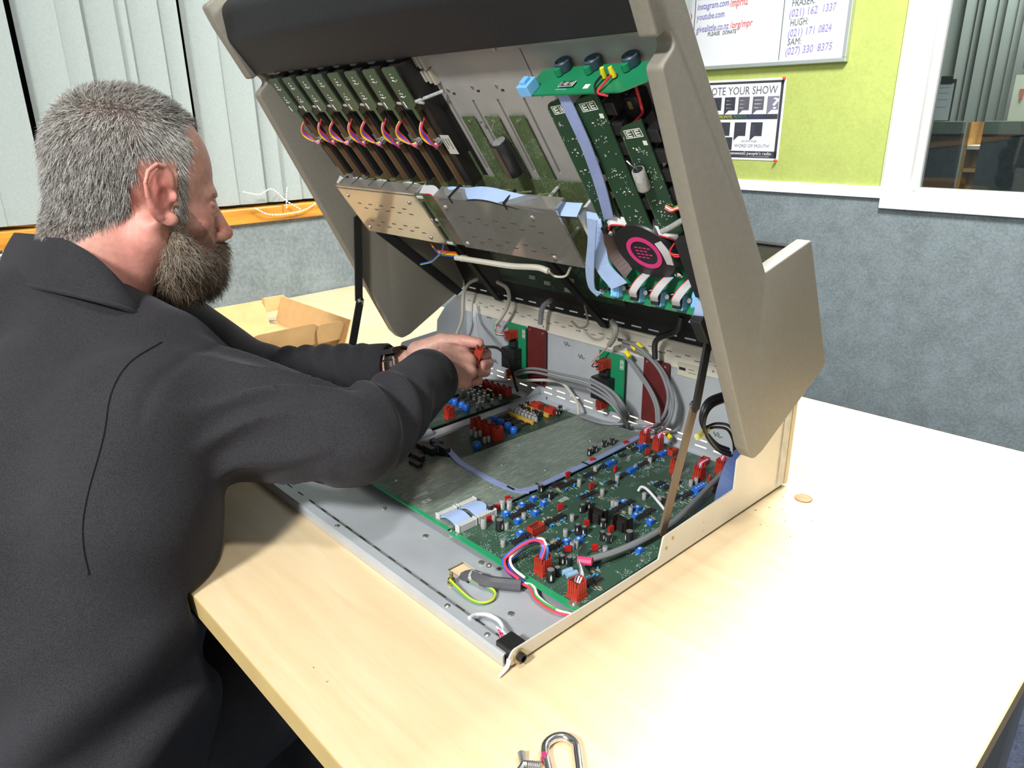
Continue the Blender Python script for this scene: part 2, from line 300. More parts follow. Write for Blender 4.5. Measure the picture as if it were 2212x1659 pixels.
CB = {'loopA': [(-0.6058, 0.44, 0.084), (-0.5901, 0.44, 0.1139), (-0.584, 0.44, 0.1575), (-0.5694, 0.44, 0.179), (-0.5462, 0.44, 0.1903)], 'loopB': [(-0.5079, 0.45, 0.1898), (-0.4836, 0.45, 0.182), (-0.4807, 0.45, 0.1596), (-0.4968, 0.45, 0.1342), (-0.5109, 0.45, 0.1197)], 'pair': [(-0.5826, 0.462, 0.1385), (-0.5706, 0.45, 0.1181), (-0.5317, 0.42, 0.1175), (-0.4567, 0.3602, 0.1261), (-0.4018, 0.3205, 0.1317)], 'blackhand': [(-0.3942, 0.321, 0.1319), (-0.4162, 0.3665, 0.115), (-0.4323, 0.4, 0.089), (-0.4651, 0.44, 0.0499), (-0.4669, 0.455, 0.0088)], 'greypair': [(-0.4801, 0.455, 0.0385), (-0.4151, 0.44, 0.0652), (-0.3451, 0.43, 0.0755), (-0.2852, 0.425, 0.0809), (-0.245, 0.425, 0.0723), (-0.2255, 0.43, 0.0532), (-0.2426, 0.463, 0.022), (-0.2393, 0.4452, 0.018), (-0.2656, 0.435, 0.016), (-0.299, 0.4338, 0.016)], 'whitelow': [(-0.6013, 0.452, 0.0033), (-0.5767, 0.452, 0.005), (-0.5122, 0.452, 0.0162), (-0.4082, 0.452, 0.0443), (-0.3654, 0.452, 0.0513), (-0.3446, 0.452, 0.0406), (-0.3297, 0.452, 0.0263), (-0.3198, 0.4446, 0.012)], 'greyR1': [(-0.2548, 0.462, 0.139), (-0.2255, 0.455, 0.14), (-0.1975, 0.45, 0.1333), (-0.1698, 0.445, 0.1172), (-0.1536, 0.44, 0.0989), (-0.15, 0.44, 0.08), (-0.157, 0.44, 0.0537), (-0.1962, 0.4704, 0.02), (-0.2231, 0.4569, 0.018)], 'greyR2': [(-0.2496, 0.462, 0.1187), (-0.2186, 0.452, 0.1035), (-0.1931, 0.445, 0.0871), (-0.1764, 0.44, 0.0685), (-0.169, 0.435, 0.0482)], 'bend': [(-0.2578, 0.44, 0.1721), (-0.2428, 0.43, 0.1683), (-0.2534, 0.44, 0.1494), (-0.2734, 0.455, 0.1317)], 'blackloop': [(-0.018, 0.3526, 0.1462), (-0.018, 0.3157, 0.1466), (-0.018, 0.3051, 0.1303), (-0.018, 0.3174, 0.1095), (-0.018, 0.3432, 0.0859), (-0.018, 0.3704, 0.0707)], 'blackloop2': [(-0.02, 0.315, 0.1235), (-0.02, 0.3345, 0.1215), (-0.02, 0.362, 0.1104), (-0.02, 0.3782, 0.091), (-0.02, 0.3837, 0.0715)], 'sleeve': [(-0.022, 0.3005, 0.1153), (-0.022, 0.3198, 0.1181)], 'grey3': [(-0.0358, 0.1475, 0.026), (-0.0286, 0.1809, 0.024), (-0.0249, 0.2299, 0.022), (-0.0257, 0.2798, 0.022), (-0.0376, 0.351, 0.024), (-0.0501, 0.4176, 0.024)], 'white3': [(-0.1019, 0.3095, 0.016), (-0.0986, 0.3102, 0.022), (-0.0904, 0.3083, 0.024), (-0.0754, 0.3029, 0.022), (-0.0446, 0.2897, 0.016)], 'bundle': [(-0.0724, 0.1188, 0.03), (-0.0801, 0.116, 0.032), (-0.0926, 0.1111, 0.024), (-0.1015, 0.1006, 0.018), (-0.1014, 0.0926, 0.014), (-0.0898, 0.0857, 0.012), (-0.072, 0.0847, 0.01)], 'bundle2': [(-0.072, 0.0847, 0.01), (-0.0605, 0.0868, 0.01), (-0.0502, 0.0823, 0.007), (-0.037, 0.0804, 0.006), (-0.0205, 0.0815, 0.006), (-0.0086, 0.087, 0.006)], 'tape': [(-0.1267, 0.0568, 0.002), (-0.1152, 0.0579, 0.01), (-0.0961, 0.061, 0.011), (-0.0823, 0.0718, 0.01), (-0.0693, 0.0821, 0.01)], 'earth': [(-0.125, 0.0364, 0.01), (-0.1074, 0.0347, 0.008), (-0.0899, 0.0347, 0.006), (-0.0788, 0.0391, 0.006), (-0.0757, 0.0494, 0.006), (-0.0829, 0.0588, 0.006), (-0.0931, 0.0582, 0.008), (-0.1021, 0.0546, 0.01), (-0.1118, 0.0531, 0.008)], 'frontwhite': [(-0.0631, 0.0106, 0.012), (-0.0648, 0.0192, 0.01), (-0.0594, 0.0286, 0.008), (-0.0479, 0.031, 0.008), (-0.0349, 0.026, 0.01), (-0.0256, 0.0176, 0.014)], 'jackout': [(-0.0011, 0.0025, 0.01), (-0.0002, -0.0011, 0.004), (0.0016, -0.0117, 0.002)], 'jack': [(-0.0148, 0.0175, 0.012), (0.0016, 0.0151, 0.01)], 'lidwhite': [(-0.371, 0.2565, 0.2713), (-0.3551, 0.2559, 0.2722), (-0.3081, 0.2548, 0.2736), (-0.2607, 0.2535, 0.2755), (-0.2152, 0.2499, 0.2804), (-0.1991, 0.2515, 0.2781)], 'lidthin': [(-0.1991, 0.2515, 0.2781), (-0.1994, 0.2632, 0.2706), (-0.1813, 0.2607, 0.274), (-0.1661, 0.2515, 0.2867)], 'lidcol': [(-0.3847, 0.2476, 0.287), (-0.4005, 0.2563, 0.275), (-0.429, 0.2665, 0.2609), (-0.4472, 0.272, 0.2534), (-0.4786, 0.2779, 0.2453)], 'lidred': [(-0.4247, 0.2568, 0.2845), (-0.4192, 0.2637, 0.275), (-0.3985, 0.2632, 0.2756), (-0.3778, 0.2623, 0.277)], 'rtcable': [(-0.0237, 0.2165, 0.3433), (-0.0112, 0.2124, 0.349), (0.0071, 0.2055, 0.3584)], 'rtwires': [(-0.0153, 0.2066, 0.3671), (-0.0096, 0.2084, 0.3646), (-0.0029, 0.2068, 0.3669), (0.005, 0.2061, 0.3679)], 'topwire': [(-0.0208, 0.1249, 0.4694), (-0.0258, 0.1301, 0.4622), (-0.0217, 0.1307, 0.4614), (-0.012, 0.1251, 0.4691)], 'blkbox': [(-0.0578, 0.1811, 0.4397), (-0.0283, 0.1709, 0.4537), (-0.039, 0.1759, 0.4468)], 'darkpipe': [(-0.4087, 0.45, 0.1377), (-0.4038, 0.45, 0.1646), (-0.386, 0.45, 0.18)], 'darkpipe2': [(-0.1889, 0.45, 0.1313), (-0.1884, 0.45, 0.1576), (-0.1587, 0.45, 0.1765), (-0.1517, 0.45, 0.1965)], 'strutA': [(-0.5409, 0.44, 0.2049), (-0.524, 0.472, 0.1516)], 'strutB': [(-0.3301, 0.43, 0.2118), (-0.2909, 0.472, 0.1477)], 'ribdrop': [(-0.0975, 0.1985, 0.351), (-0.0856, 0.1994, 0.3498), (-0.1118, 0.217, 0.3256), (-0.1084, 0.224, 0.3159), (-0.1358, 0.2421, 0.2911), (-0.1267, 0.2451, 0.287), (-0.1458, 0.2596, 0.267), (-0.1374, 0.2606, 0.2656), (-0.1402, 0.2673, 0.2564), (-0.1298, 0.2626, 0.2629)], 'fanrib': [(-0.1021, 0.2162, 0.3267), (-0.0923, 0.2226, 0.318), (-0.1115, 0.2395, 0.2947), (-0.0856, 0.2292, 0.3089), (-0.1063, 0.2526, 0.2766), (-0.0849, 0.2441, 0.2883)], 'conrib0': [(-0.0667, 0.2489, 0.2902), (-0.0812, 0.2565, 0.2798), (-0.0922, 0.2671, 0.2652)], 'conrib1': [(-0.0422, 0.2472, 0.2926), (-0.052, 0.254, 0.2832), (-0.0707, 0.267, 0.2654)], 'conrib2': [(-0.022, 0.2401, 0.3023), (-0.0306, 0.2502, 0.2885), (-0.0483, 0.2659, 0.2669)], 'bluerib': [(0.0132, 0.2319, 0.3051), (-0.0258, 0.2615, 0.2645)], 'chips': [(-0.2328, 0.455, 0.1404), (-0.2428, 0.455, 0.128), (-0.2226, 0.455, 0.1447), (-0.1657, 0.455, 0.0271)]}
# ================================================================== the room (turned 2.5 degrees to the console)
TH = math.radians(2.5)
EX = Vector((math.cos(TH), math.sin(TH), 0)); EY = Vector((-math.sin(TH), math.cos(TH), 0))
ROOM = Matrix.Rotation(TH, 4, 'Z')
def room(o): o.matrix_world = ROOM; return o
YW = 2.522; XL = -1.401
XR, YB = 3.2, -3.2
def felt(name, col, scale=26, amt=0.13):
    m = bpy.data.materials.new(name); m.use_nodes = True; nt = m.node_tree; b = nt.nodes['Principled BSDF']
    b.inputs['Roughness'].default_value = 0.95; b.inputs['Specular IOR Level'].default_value = 0.1
    tc = nt.nodes.new('ShaderNodeTexCoord')
    n1 = nt.nodes.new('ShaderNodeTexNoise'); n1.inputs['Scale'].default_value = scale; n1.inputs['Detail'].default_value = 6; n1.inputs['Roughness'].default_value = 0.7
    n2 = nt.nodes.new('ShaderNodeTexNoise'); n2.inputs['Scale'].default_value = scale * 9; n2.inputs['Detail'].default_value = 3
    mx = nt.nodes.new('ShaderNodeMath'); mx.operation = 'ADD'
    for n in (n1, n2): nt.links.new(tc.outputs['Object'], n.inputs['Vector'])
    nt.links.new(n1.outputs[0], mx.inputs[0]); nt.links.new(n2.outputs[0], mx.inputs[1])
    r = nt.nodes.new('ShaderNodeValToRGB'); r.color_ramp.elements[0].position = 0.72; r.color_ramp.elements[1].position = 1.28 - 0.28
    r.color_ramp.elements[0].position = 0.0; r.color_ramp.elements[1].position = 1.0
    h = nt.nodes.new('ShaderNodeMapRange'); h.inputs['From Min'].default_value = 0.75; h.inputs['From Max'].default_value = 1.25
    nt.links.new(mx.outputs[0], h.inputs['Value']); nt.links.new(h.outputs[0], r.inputs[0])
    r.color_ramp.elements[0].color = (*[c * (1 - amt) for c in col], 1); r.color_ramp.elements[1].color = (*[min(1, c * (1 + amt)) for c in col], 1)
    nt.links.new(r.outputs[0], b.inputs['Base Color'])
    bp = nt.nodes.new('ShaderNodeBump'); bp.inputs['Strength'].default_value = 0.35; bp.inputs['Distance'].default_value = 0.002
    nt.links.new(n2.outputs[0], bp.inputs['Height']); nt.links.new(bp.outputs[0], b.inputs['Normal'])
    return m
m_felt = felt('grey_felt', (0.195, 0.232, 0.245), 14, 0.2)
m_green = felt('green_pinboard', (0.42, 0.49, 0.14), 10, 0.07)
m_carpet = felt('blue_carpet', (0.055, 0.065, 0.10), 30, 0.35)
m_white = M('white_gloss_paint', (0.82, 0.82, 0.80), 0.35)
m_ceil = M('ceiling_white', (0.78, 0.78, 0.76), 0.9)
m_wallpaint = M('wall_paint', (0.68, 0.68, 0.64), 0.8, noise=(3, 0.03))
m_orange = M('varnished_sill', (0.62, 0.27, 0.035), 0.35, noise=(9, 0.35), stretch=(6, 0.6, 6), coat=0.4)
m_blind = M('blind_fabric', (0.34, 0.395, 0.388), 0.9, noise=(180, 0.05), bump=(260, 0.15), stretch=(1, 1, 1))
m_dark = M('dark_gap', (0.012, 0.013, 0.014), 0.9)

def struct(mb, name, mat, bevel=0): return tag(room(mb.build(name, mat, bevel=bevel)), kind='structure')
struct(MB().box(XL - 0.3, XR, YB, YW + 3.4, ZF - 0.05, ZF), 'floor', m_carpet)
struct(MB().box(XL - 0.3, XR, YB, YW + 3.4, ZC, ZC + 0.05), 'ceiling', m_ceil)
struct(MB().box(XR, XR + 0.1, YB, YW + 3.4, ZF, ZC), 'wall_right', m_wallpaint)
struct(MB().box(XL - 0.3, XR, YB - 0.1, YB, ZF, ZC), 'wall_front', m_wallpaint)
# --- left wall: felt below the sill, window band above
SZ0, SZ1 = 0.203, 0.240
wl = struct(MB().box(XL - 0.10, XL, YB, YW, ZF, SZ0), 'wall_left', m_felt)
up = MB().box(XL - 0.14, XL - 0.12, YB, YW + 0.1, SZ0, ZC)
o = room(up.build('window_glass_night', M('night_glass', (0.01, 0.012, 0.015), 0.08), None)); o.name = 'window_1'; tag(o, kind='structure')
o = room(MB().box(XL - 0.12, XL + 0.012, YB, YW - 0.01, SZ0, SZ1).build('trim_1', m_orange, bevel=0.003)); tag(o, 'orange varnished wooden window sill under the vertical blinds', kind='structure')
# --- vertical blinds: every slat a part of the blind
blind = empty('vertical_blind'); blind.matrix_world = ROOM
tag(blind, 'pale grey vertical blind hanging over the orange window sill behind the man', 'blind')
rngb = random.Random(3)
def slat(v0, v1, off0, off1, z0=SZ1 + 0.008, z1=ZC - 0.05, nm='slat'):
    n = 6; vs = []; mb = MB()
    for i in range(n + 1):
        t = i / n; v = v0 + (v1 - v0) * t; x = XL - 0.02 + off0 + (off1 - off0) * t + 0.006 * math.sin(PI * t)
        vs.append((x, v))
    poly = vs + [(x - 0.0012, v) for x, v in reversed(vs)]
    mb.prism(poly, 'z', z0, z1); s = mb.build(nm, m_blind, blind, smooth=True)
    h = MB(); poly2 = [(x + 0.0015, v) for x, v in vs] + [(x - 0.0025, v) for x, v in reversed(vs)]
    h.prism(poly2, 'z', z0, z0 + 0.035); h.build('hem', m_blind, s, smooth=True)
    return s
edges = [(-0.42, -0.33), (-0.34, -0.25), (-0.26, -0.17), (-0.18, -0.085), (-0.095, 0.0), (-0.045, 0.078), (0.094, 0.168), (0.155, 0.212), (0.2, 0.275), (0.262, 0.302), (0.292, 0.366), (0.355, 0.405), (0.421, 0.492), (0.484, 0.562), (0.556, 0.606), (0.598, 0.665), (0.657, 0.725), (0.717, 0.80), (0.79, 0.875), (0.865, 0.95), (0.94, 1.02), (1.01, 1.1)] + [(1.09 + 0.08 * i, 1.18 + 0.08 * i) for i in range(17)]
for i, (a, b) in enumerate(edges):
    s = slat(a, b, 0.004 * (i % 2) - 0.002, 0.010 + 0.006 * (i % 3))
# bead chains linking the slat hems
m_bead = M('white_bead', (0.85, 0.85, 0.83), 0.35)
def chain(pts):
    P = catmull(pts, 24); mb = MB(); d = 0.0; last = None; step = 0.0062
    acc = step
    for i in range(1, len(P)):
        acc += (P[i] - P[i - 1]).length
        if acc >= step: acc = 0; mb.sphere(P[i], 0.0023, 6, 4)
    mb.tube(P, 0.0006, 4, smooth=1)
    return mb
for pts in ([(0.49, 0.281), (0.53, 0.272), (0.566, 0.282), (0.60, 0.252), (0.64, 0.226)], [(0.515, 0.240), (0.55, 0.222), (0.60, 0.219), (0.65, 0.224), (0.69, 0.240)], [(0.60, 0.233), (0.603, 0.26), (0.607, 0.281)],
            [(-0.07, 0.16), (-0.035, 0.19), (0.0, 0.225)], [(-0.08, 0.12), (-0.05, 0.105), (-0.02, 0.112), (0.0, 0.13)], [(0.03, 0.215), (0.06, 0.228), (0.10, 0.245)], [(0.085, 0.21), (0.09, 0.225), (0.1, 0.243)], [(0.70, 0.24), (0.74, 0.226), (0.78, 0.24)]):
    chain([(XL + 0.022, v, z) for v, z in pts]).build('bead_chain', m_bead, blind, smooth=True)

# --- far right wall: felt dado, white rail, green pinboard, office window
WX0, WX1, WZ0, WZ1 = -0.498, 0.9, 0.182, 1.30      # window opening
mb = MB(); holed(mb, XL - 0.1, XR, ZF, ZC, [(WX0, WX1, WZ0, WZ1)], YW + 0.004, YW + 0.10, 'y')
struct(mb, 'wall_back', m_wallpaint)
struct(MB().box(XL, XR, YW - 0.004, YW + 0.004, ZF, 0.158), 'trim_2', m_felt)
o = struct(MB().box(XL, -0.60, YW - 0.004, YW + 0.004, 0.196, ZC), 'trim_3', m_green); o['label'] = 'lime green felt pinboard panel on the far wall'
o = struct(MB().box(XL, -0.584, YW - 0.016, YW + 0.004, 0.156, 0.197), 'trim_4', m_white, 0.002); o['label'] = 'white dado rail below the green pinboard'
win = empty('window_2'); win.matrix_world = ROOM; tag(win, 'white framed interior window looking into a dim office', kind='structure')
FW = 0.09
def frame_piece(a, b, c, d, y0=-0.022, y1=0.004, nm='window_frame'): MB().box(a, b, YW + y0, YW + y1, c, d).build(nm, m_white, win, bevel=0.003)
frame_piece(-0.587, WX0, 0.122, WZ1 + 0.08); frame_piece(WX0, WX1, 0.122, WZ0); frame_piece(WX1, WX1 + 0.085, 0.122, WZ1 + 0.08); frame_piece(WX0, WX1, WZ1, WZ1 + 0.08)
frame_piece(WX0, WX0 + 0.018, WZ0, WZ1, 0.03, 0.075, 'window_bead'); frame_piece(WX0, WX1, WZ0, WZ0 + 0.014, 0.03, 0.075, 'window_bead')
frame_piece(WX0 - 0.001, WX0 + 0.001, WZ0, WZ1, -0.02, 0.10, 'window_reveal')
m_pane = bpy.data.materials.new('window_pane'); m_pane.use_nodes = True
nt = m_pane.node_tree; nt.nodes.clear()
out = nt.nodes.new('ShaderNodeOutputMaterial'); mixs = nt.nodes.new('ShaderNodeMixShader'); tr = nt.nodes.new('ShaderNodeBsdfTransparent'); gl = nt.nodes.new('ShaderNodeBsdfGlossy'); fr = nt.nodes.new('ShaderNodeFresnel')
tr.inputs[0].default_value = (0.82, 0.87, 0.85, 1); gl.inputs['Roughness'].default_value = 0.02; fr.inputs[0].default_value = 1.5
nt.links.new(fr.outputs[0], mixs.inputs[0]); nt.links.new(tr.outputs[0], mixs.inputs[1]); nt.links.new(gl.outputs[0], mixs.inputs[2]); nt.links.new(mixs.outputs[0], out.inputs[0])
MB().box(WX0 + 0.01, WX1, YW + 0.050, YW + 0.055, WZ0 + 0.005, WZ1).build('window_pane', m_pane, win)
# office behind the glass
m_office = M('office_wall', (0.30, 0.33, 0.30), 0.9); m_part = felt('partition_felt', (0.055, 0.062, 0.072), 30, 0.25); m_part2 = felt('partition_band', (0.14, 0.17, 0.155), 30, 0.2)
struct(MB().box(XL, XR, YW + 3.3, YW + 3.4, ZF, ZC), 'wall_far_office', m_office)
struct(MB().box(XL - 0.1, XL, YW, YW + 3.4, ZF, ZC), 'wall_side_office', m_office)
YO = 3.9
ob = empty('office_blind'); ob.matrix_world = ROOM; tag(ob, 'grey vertical blind in the office behind the interior window', 'blind')
m_oslat = M('office_slat', (0.19, 0.21, 0.195), 0.9)
x = -1.26
for i in range(22):
    wd = (0.05, 0.04, 0.055, 0.04, 0.06, 0.045)[i % 6] if i > 1 else 0.13
    MB().prism([(x, YO + 0.75 + 0.02 * (i % 2)), (x + wd - 0.004, YO + 0.79), (x + wd - 0.004, YO + 0.792), (x, YO + 0.752 + 0.02 * (i % 2))], 'z', ZF + 0.3, ZC - 0.05).build('slat', m_oslat, ob)
    x += wd
MB().box(-1.2, 0.6, YO + 0.80, YO + 0.805, ZF + 0.3, ZC - 0.05).build('backing', m_dark, ob)
def desk_screen(nm, x0, x1, y, lab):
    t = empty(nm); t.matrix_world = ROOM; tag(t, lab, 'partition', 'office partitions')
    MB().box(x0, x1, y, y + 0.05, ZF, 0.335).build('lower_panel', m_part, t, bevel=0.004)
    MB().box(x0, x1, y, y + 0.05, 0.335, 0.345).build('joint_strip', m_dark, t)
    MB().box(x0, x1, y, y + 0.05, 0.345, 0.406).build('top_band', m_part2, t, bevel=0.004)
desk_screen('office_partition', -1.15, -0.716, YO, 'dark blue grey desk partition beside the shelf in the office')
desk_screen('office_partition', -0.626, 0.7, YO, 'wide dark desk partition under the office poster')
bs = empty('office_shelf'); bs.matrix_world = ROOM; tag(bs, 'orange wooden shelf unit between the two office partitions', 'shelf')
m_owood = M('office_wood', (0.50, 0.27, 0.09), 0.5, noise=(8, 0.2))
MB().box(-0.72, -0.45, YO + 0.30, YO + 0.32, ZF, 0.40).build('back_panel', m_owood, bs)
for z in (0.27, 0.16, 0.05): MB().box(-0.72, -0.45, YO + 0.14, YO + 0.30, z, z + 0.018).build('shelf_board', M('office_shelf_white', (0.7, 0.66, 0.55), 0.5) if z == 0.27 else m_owood, bs)
for xx in (-0.73, -0.45): MB().box(xx, xx + 0.015, YO + 0.14, YO + 0.32, ZF, 0.40).build('side_panel', m_owood, bs)
cb = empty('clipboard'); cb.matrix_world = ROOM; tag(cb, 'clipboard with a white form standing on the office partition', 'clipboard')
MB().box(-0.925, -0.785, YO + 0.02, YO + 0.026, 0.407, 0.60).build('board', M('clip_board', (0.05, 0.045, 0.04), 0.6), cb)
MB().box(-0.92, -0.792, YO + 0.017, YO + 0.02, 0.41, 0.58).build('paper', M('paper_white', (0.62, 0.66, 0.72), 0.8), cb)
MB().box(-0.90, -0.80, YO + 0.005, YO + 0.02, 0.578, 0.615).build('clip', M('dark_metal', (0.03, 0.032, 0.03), 0.4, 0.6), cb, bevel=0.004)
for z in (0.56, 0.535, 0.505, 0.47): MB().box(-0.865, -0.81, YO + 0.0165, YO + 0.0172, z, z + 0.003).build('form_line', M('form_ink', (0.25, 0.27, 0.33), 0.8), cb)
MB().box(-0.915, -0.875, YO + 0.0165, YO + 0.0172, 0.43, 0.49).build('brown_patch', M('brown_ink', (0.3, 0.22, 0.17), 0.8), cb)
op = empty('office_poster'); op.matrix_world = ROOM; tag(op, 'pale poster with orange figures on the office wall behind glass', 'poster')
MB().box(-0.66, -0.30, YO + 0.60, YO + 0.604, 0.36, 0.63).build('sheet', M('office_sheet', (0.5, 0.52, 0.42), 0.8), op)
MB().box(-0.55, -0.30, YO + 0.597, YO + 0.60, 0.36, 0.60).build('orange_field', M('office_sheet2', (0.62, 0.42, 0.17), 0.8), op)
for i in range(4): 
    MB().box(-0.63 + i * 0.05, -0.605 + i * 0.05, YO + 0.593, YO + 0.597, 0.545, 0.56).build('figure', M('office_red', (0.5, 0.09, 0.05), 0.7), op)
    MB().box(-0.625 + i * 0.05, -0.61 + i * 0.05, YO + 0.593, YO + 0.597, 0.51, 0.535).build('figure', M('office_red', (0.5, 0.09, 0.05), 0.7), op)
MB().box(-0.64, -0.30, YO + 0.60, YO + 0.604, 0.66, 0.80).build('dark_sheet', M('office_dark', (0.10, 0.11, 0.13), 0.8), op)
MB().box(-0.62, -0.30, YO + 0.60, YO + 0.604, 0.86, 1.0).build('violet_sheet', M('office_violet', (0.28, 0.26, 0.33), 0.8), op)

# --- whiteboard with the handwriting
wb = empty('whiteboard'); wb.matrix_world = ROOM; tag(wb, 'whiteboard with handwritten phone numbers on the green pinboard wall', 'whiteboard')
m_board = M('whiteboard_face', (0.72, 0.74, 0.77), 0.55, spec=0.2); m_alu = M('brushed_aluminium', (0.62, 0.66, 0.66), 0.35, 0.8)
WBX, WBZ = -0.771, 0.618
MB().box(-1.75, WBX - 0.012, YW - 0.026, YW - 0.004, WBZ + 0.012, 1.36).build('board_face', m_board, wb)
MB().box(-1.75, WBX, YW - 0.032, YW - 0.004, WBZ, WBZ + 0.014).build('frame_rail', m_alu, wb, bevel=0.002)
MB().box(WBX - 0.014, WBX, YW - 0.032, YW - 0.004, WBZ + 0.014, 1.36).build('frame_rail', m_alu, wb, bevel=0.002)
MB().box(-1.75, WBX, YW - 0.032, YW - 0.004, 1.36, 1.374).build('frame_rail', m_alu, wb, bevel=0.002)
ink_v = M('ink_violet', (0.26, 0.22, 0.52), 0.7); ink_k = M('ink_black', (0.13, 0.16, 0.18), 0.7); ink_r = M('ink_red', (0.72, 0.13, 0.14), 0.7)
def write(txt, x, z, wdt, size, mat, slope=0.0):
    text_mesh('handwriting', txt, size, mat, wb, (x, YW - 0.0275, z), (1, 0, slope), (0.06, 0, 1), width=wdt, extrude=0.0004)
MB().box(-1.024, -1.021, YW - 0.0272, YW - 0.026, 0.637, 1.36).build('ruled_line', ink_k, wb)
MB().box(-1.397, -1.394, YW - 0.0272, YW - 0.026, 0.70, 1.36).build('ruled_line', ink_k, wb)
write('FRASER:', -0.994, 0.815, 0.085, 0.034, ink_k, 0.03); write('(021) 162', -1.0, 0.780, 0.103, 0.036, ink_v, 0.05); write('1337', -0.880, 0.786, 0.045, 0.036, ink_v, 0.05)
write('HUGH:', -0.993, 0.750, 0.066, 0.033, ink_k, 0.03); write('(021) 171', -0.998, 0.714, 0.098, 0.036, ink_v, 0.05); write('0824', -0.884, 0.720, 0.046, 0.036, ink_v, 0.05)
write('SAM:', -0.995, 0.686, 0.05, 0.032, ink_k, 0.03); write('(027) 330', -1.0, 0.653, 0.103, 0.036, ink_v, 0.05); write('8375', -0.880, 0.659, 0.052, 0.036, ink_v, 0.05)
write('twitter.com', -1.386, 0.876, 0.13, 0.036, ink_v, 0.02)
write('instagram.com', -1.386, 0.840, 0.136, 0.034, ink_v, 0.03); write('/mprnz', -1.244, 0.838, 0.075, 0.042, ink_r, 0.03)
write('youtube.com', -1.385, 0.803, 0.12, 0.034, ink_v, 0.03)
write('givealittle.co.nz', -1.384, 0.758, 0.142, 0.036, ink_v, 0.03); write('/org/mpr', -1.236, 0.762, 0.093, 0.036, ink_r, 0.03)
write('PLEASE', -1.332, 0.742, 0.053, 0.020, ink_k, 0.02); write('DONATE', -1.266, 0.743, 0.057, 0.020, ink_k, 0.02); write('(fm)', -1.46, 0.81, 0.05, 0.03, ink_r)

# --- the poster
po = empty('wall_poster'); po.matrix_world = ROOM; tag(po, 'black bordered printed poster pinned under the whiteboard', 'poster')
YP = YW - 0.0065
m_paper = M('poster_paper', (0.80, 0.81, 0.84), 0.7); m_ink = M('poster_ink', (0.035, 0.038, 0.055), 0.7); m_ink2 = M('poster_ink_grey', (0.10, 0.10, 0.125), 0.7); m_ink3 = M('poster_ink_light', (0.19, 0.19, 0.25), 0.7)
PX0, PX1, PZ0, PZ1 = -1.44, -0.992, 0.274, 0.577
MB().box(PX0, PX1, YP, YP + 0.0015, PZ0, PZ1).build('sheet', m_paper, po)
def pr(a, b, c, d, m, nm='print'): MB().box(a, b, YP - 0.0004, YP, c, d).build(nm, m, po)
bw = 0.011; bi = 0.008
pr(PX0 + bi, PX1 - bi, PZ1 - bi - bw * 0.8, PZ1 - bi, m_ink, 'border'); pr(PX1 - bi - bw, PX1 - bi, PZ0 + bi, PZ1 - bi, m_ink, 'border'); pr(PX0 + bi, PX0 + bi + bw, PZ0 + bi, PZ1 - bi, m_ink, 'border'); pr(PX0 + bi, PX1 - bi, PZ0 + bi, PZ0 + 0.034, m_ink, 'border')
def ptext(t, x, z, wd, sz, m): text_mesh('lettering', t, sz, m, po, (x, YP - 0.0007, z), (1, 0, 0), (0, 0, 1), width=wd, extrude=0.0002)
ptext('PROMOTE YOUR SHOW', -1.40, 0.521, 0.375, 0.042, m_ink2)
m_pt = M('poster_text_pale', (0.5, 0.5, 0.55), 0.7)
def bubble(x0, x1, z0, z1, m):
    MB().prism([(x0, z0 - 0.018), (x0 + 0.02, z0), (x1, z0), (x1, z1), (x0, z1)], 'y', YP - 0.0004, YP).build('speech_bubble', m, po)
for i, (m) in enumerate((m_ink, m_ink, m_ink, m_ink2, m_ink2, m_ink3)):
    x0 = -1.385 + i * 0.061 + 0.02; bubble(x0, x0 + 0.047, 0.462, 0.512, m)
    if i < 5:
        for k in range(3): pr(x0 + 0.008, x0 + 0.039, 0.469 + k * 0.014, 0.473 + k * 0.014, m_pt, 'text_line')
ptext('?', -1.047, 0.466, 0.026, 0.058, m_paper)
pr(-1.40, -1.012, 0.428, 0.447, m_ink, 'banner')
ptext('PROMOTE,', -1.262, 0.432, 0.058, 0.017, M('ink_yellow', (0.65, 0.62, 0.05), 0.7)); ptext('PROMOTE,', -1.198, 0.432, 0.058, 0.017, M('ink_green', (0.05, 0.22, 0.13), 0.7)); ptext('PROMOTE', -1.134, 0.432, 0.06, 0.017, M('ink_blue', (0.05, 0.06, 0.25), 0.7))
for i in range(4):
    x0 = -1.33 + i * 0.07; bubble(x0, x0 + 0.05, 0.365, 0.417, m_ink)
    for k in range(5): pr(x0 + 0.006, x0 + 0.044, 0.371 + k * 0.008, 0.3728 + k * 0.008, m_ink3, 'text_line')
bubble(-1.245, -1.195, 0.31, 0.36, m_ink)
for k in range(5): pr(-1.239, -1.201, 0.319 + k * 0.008, 0.3208 + k * 0.008, m_ink3, 'text_line')
ptext("and don't forget", -1.155, 0.343, 0.068, 0.011, m_ink3); ptext('WORD OF MOUTH!', -1.183, 0.322, 0.150, 0.018, m_ink3)
ptext("manawat\u016b people's radio", -1.208, 0.294, 0.185, 0.016, m_paper); pr(-1.235, -1.215, 0.287, 0.303, m_paper, 'logo_block')
pr(-1.205, -1.03, 0.286, 0.289, m_pt, 'text_line')
m_pin = M('red_pin', (0.75, 0.06, 0.03), 0.35)
for (x, z) in ((PX1 - 0.003, PZ1 - 0.004), (PX1 - 0.004, PZ0 + 0.001)):
    t = MB().lathe([(0.0008, 0), (0.0008, 0.008), (0.0055, 0.009), (0.004, 0.014), (0.0055, 0.019), (0.0005, 0.0215)], (x, YP, z), (0, -1, 0), 12).build('push_pin', m_pin, None, smooth=True)
    room(t); tag(t, 'red push pin at the %s right corner of the poster' % ('upper' if z > 0.4 else 'lower'), 'push pin', 'poster pins')
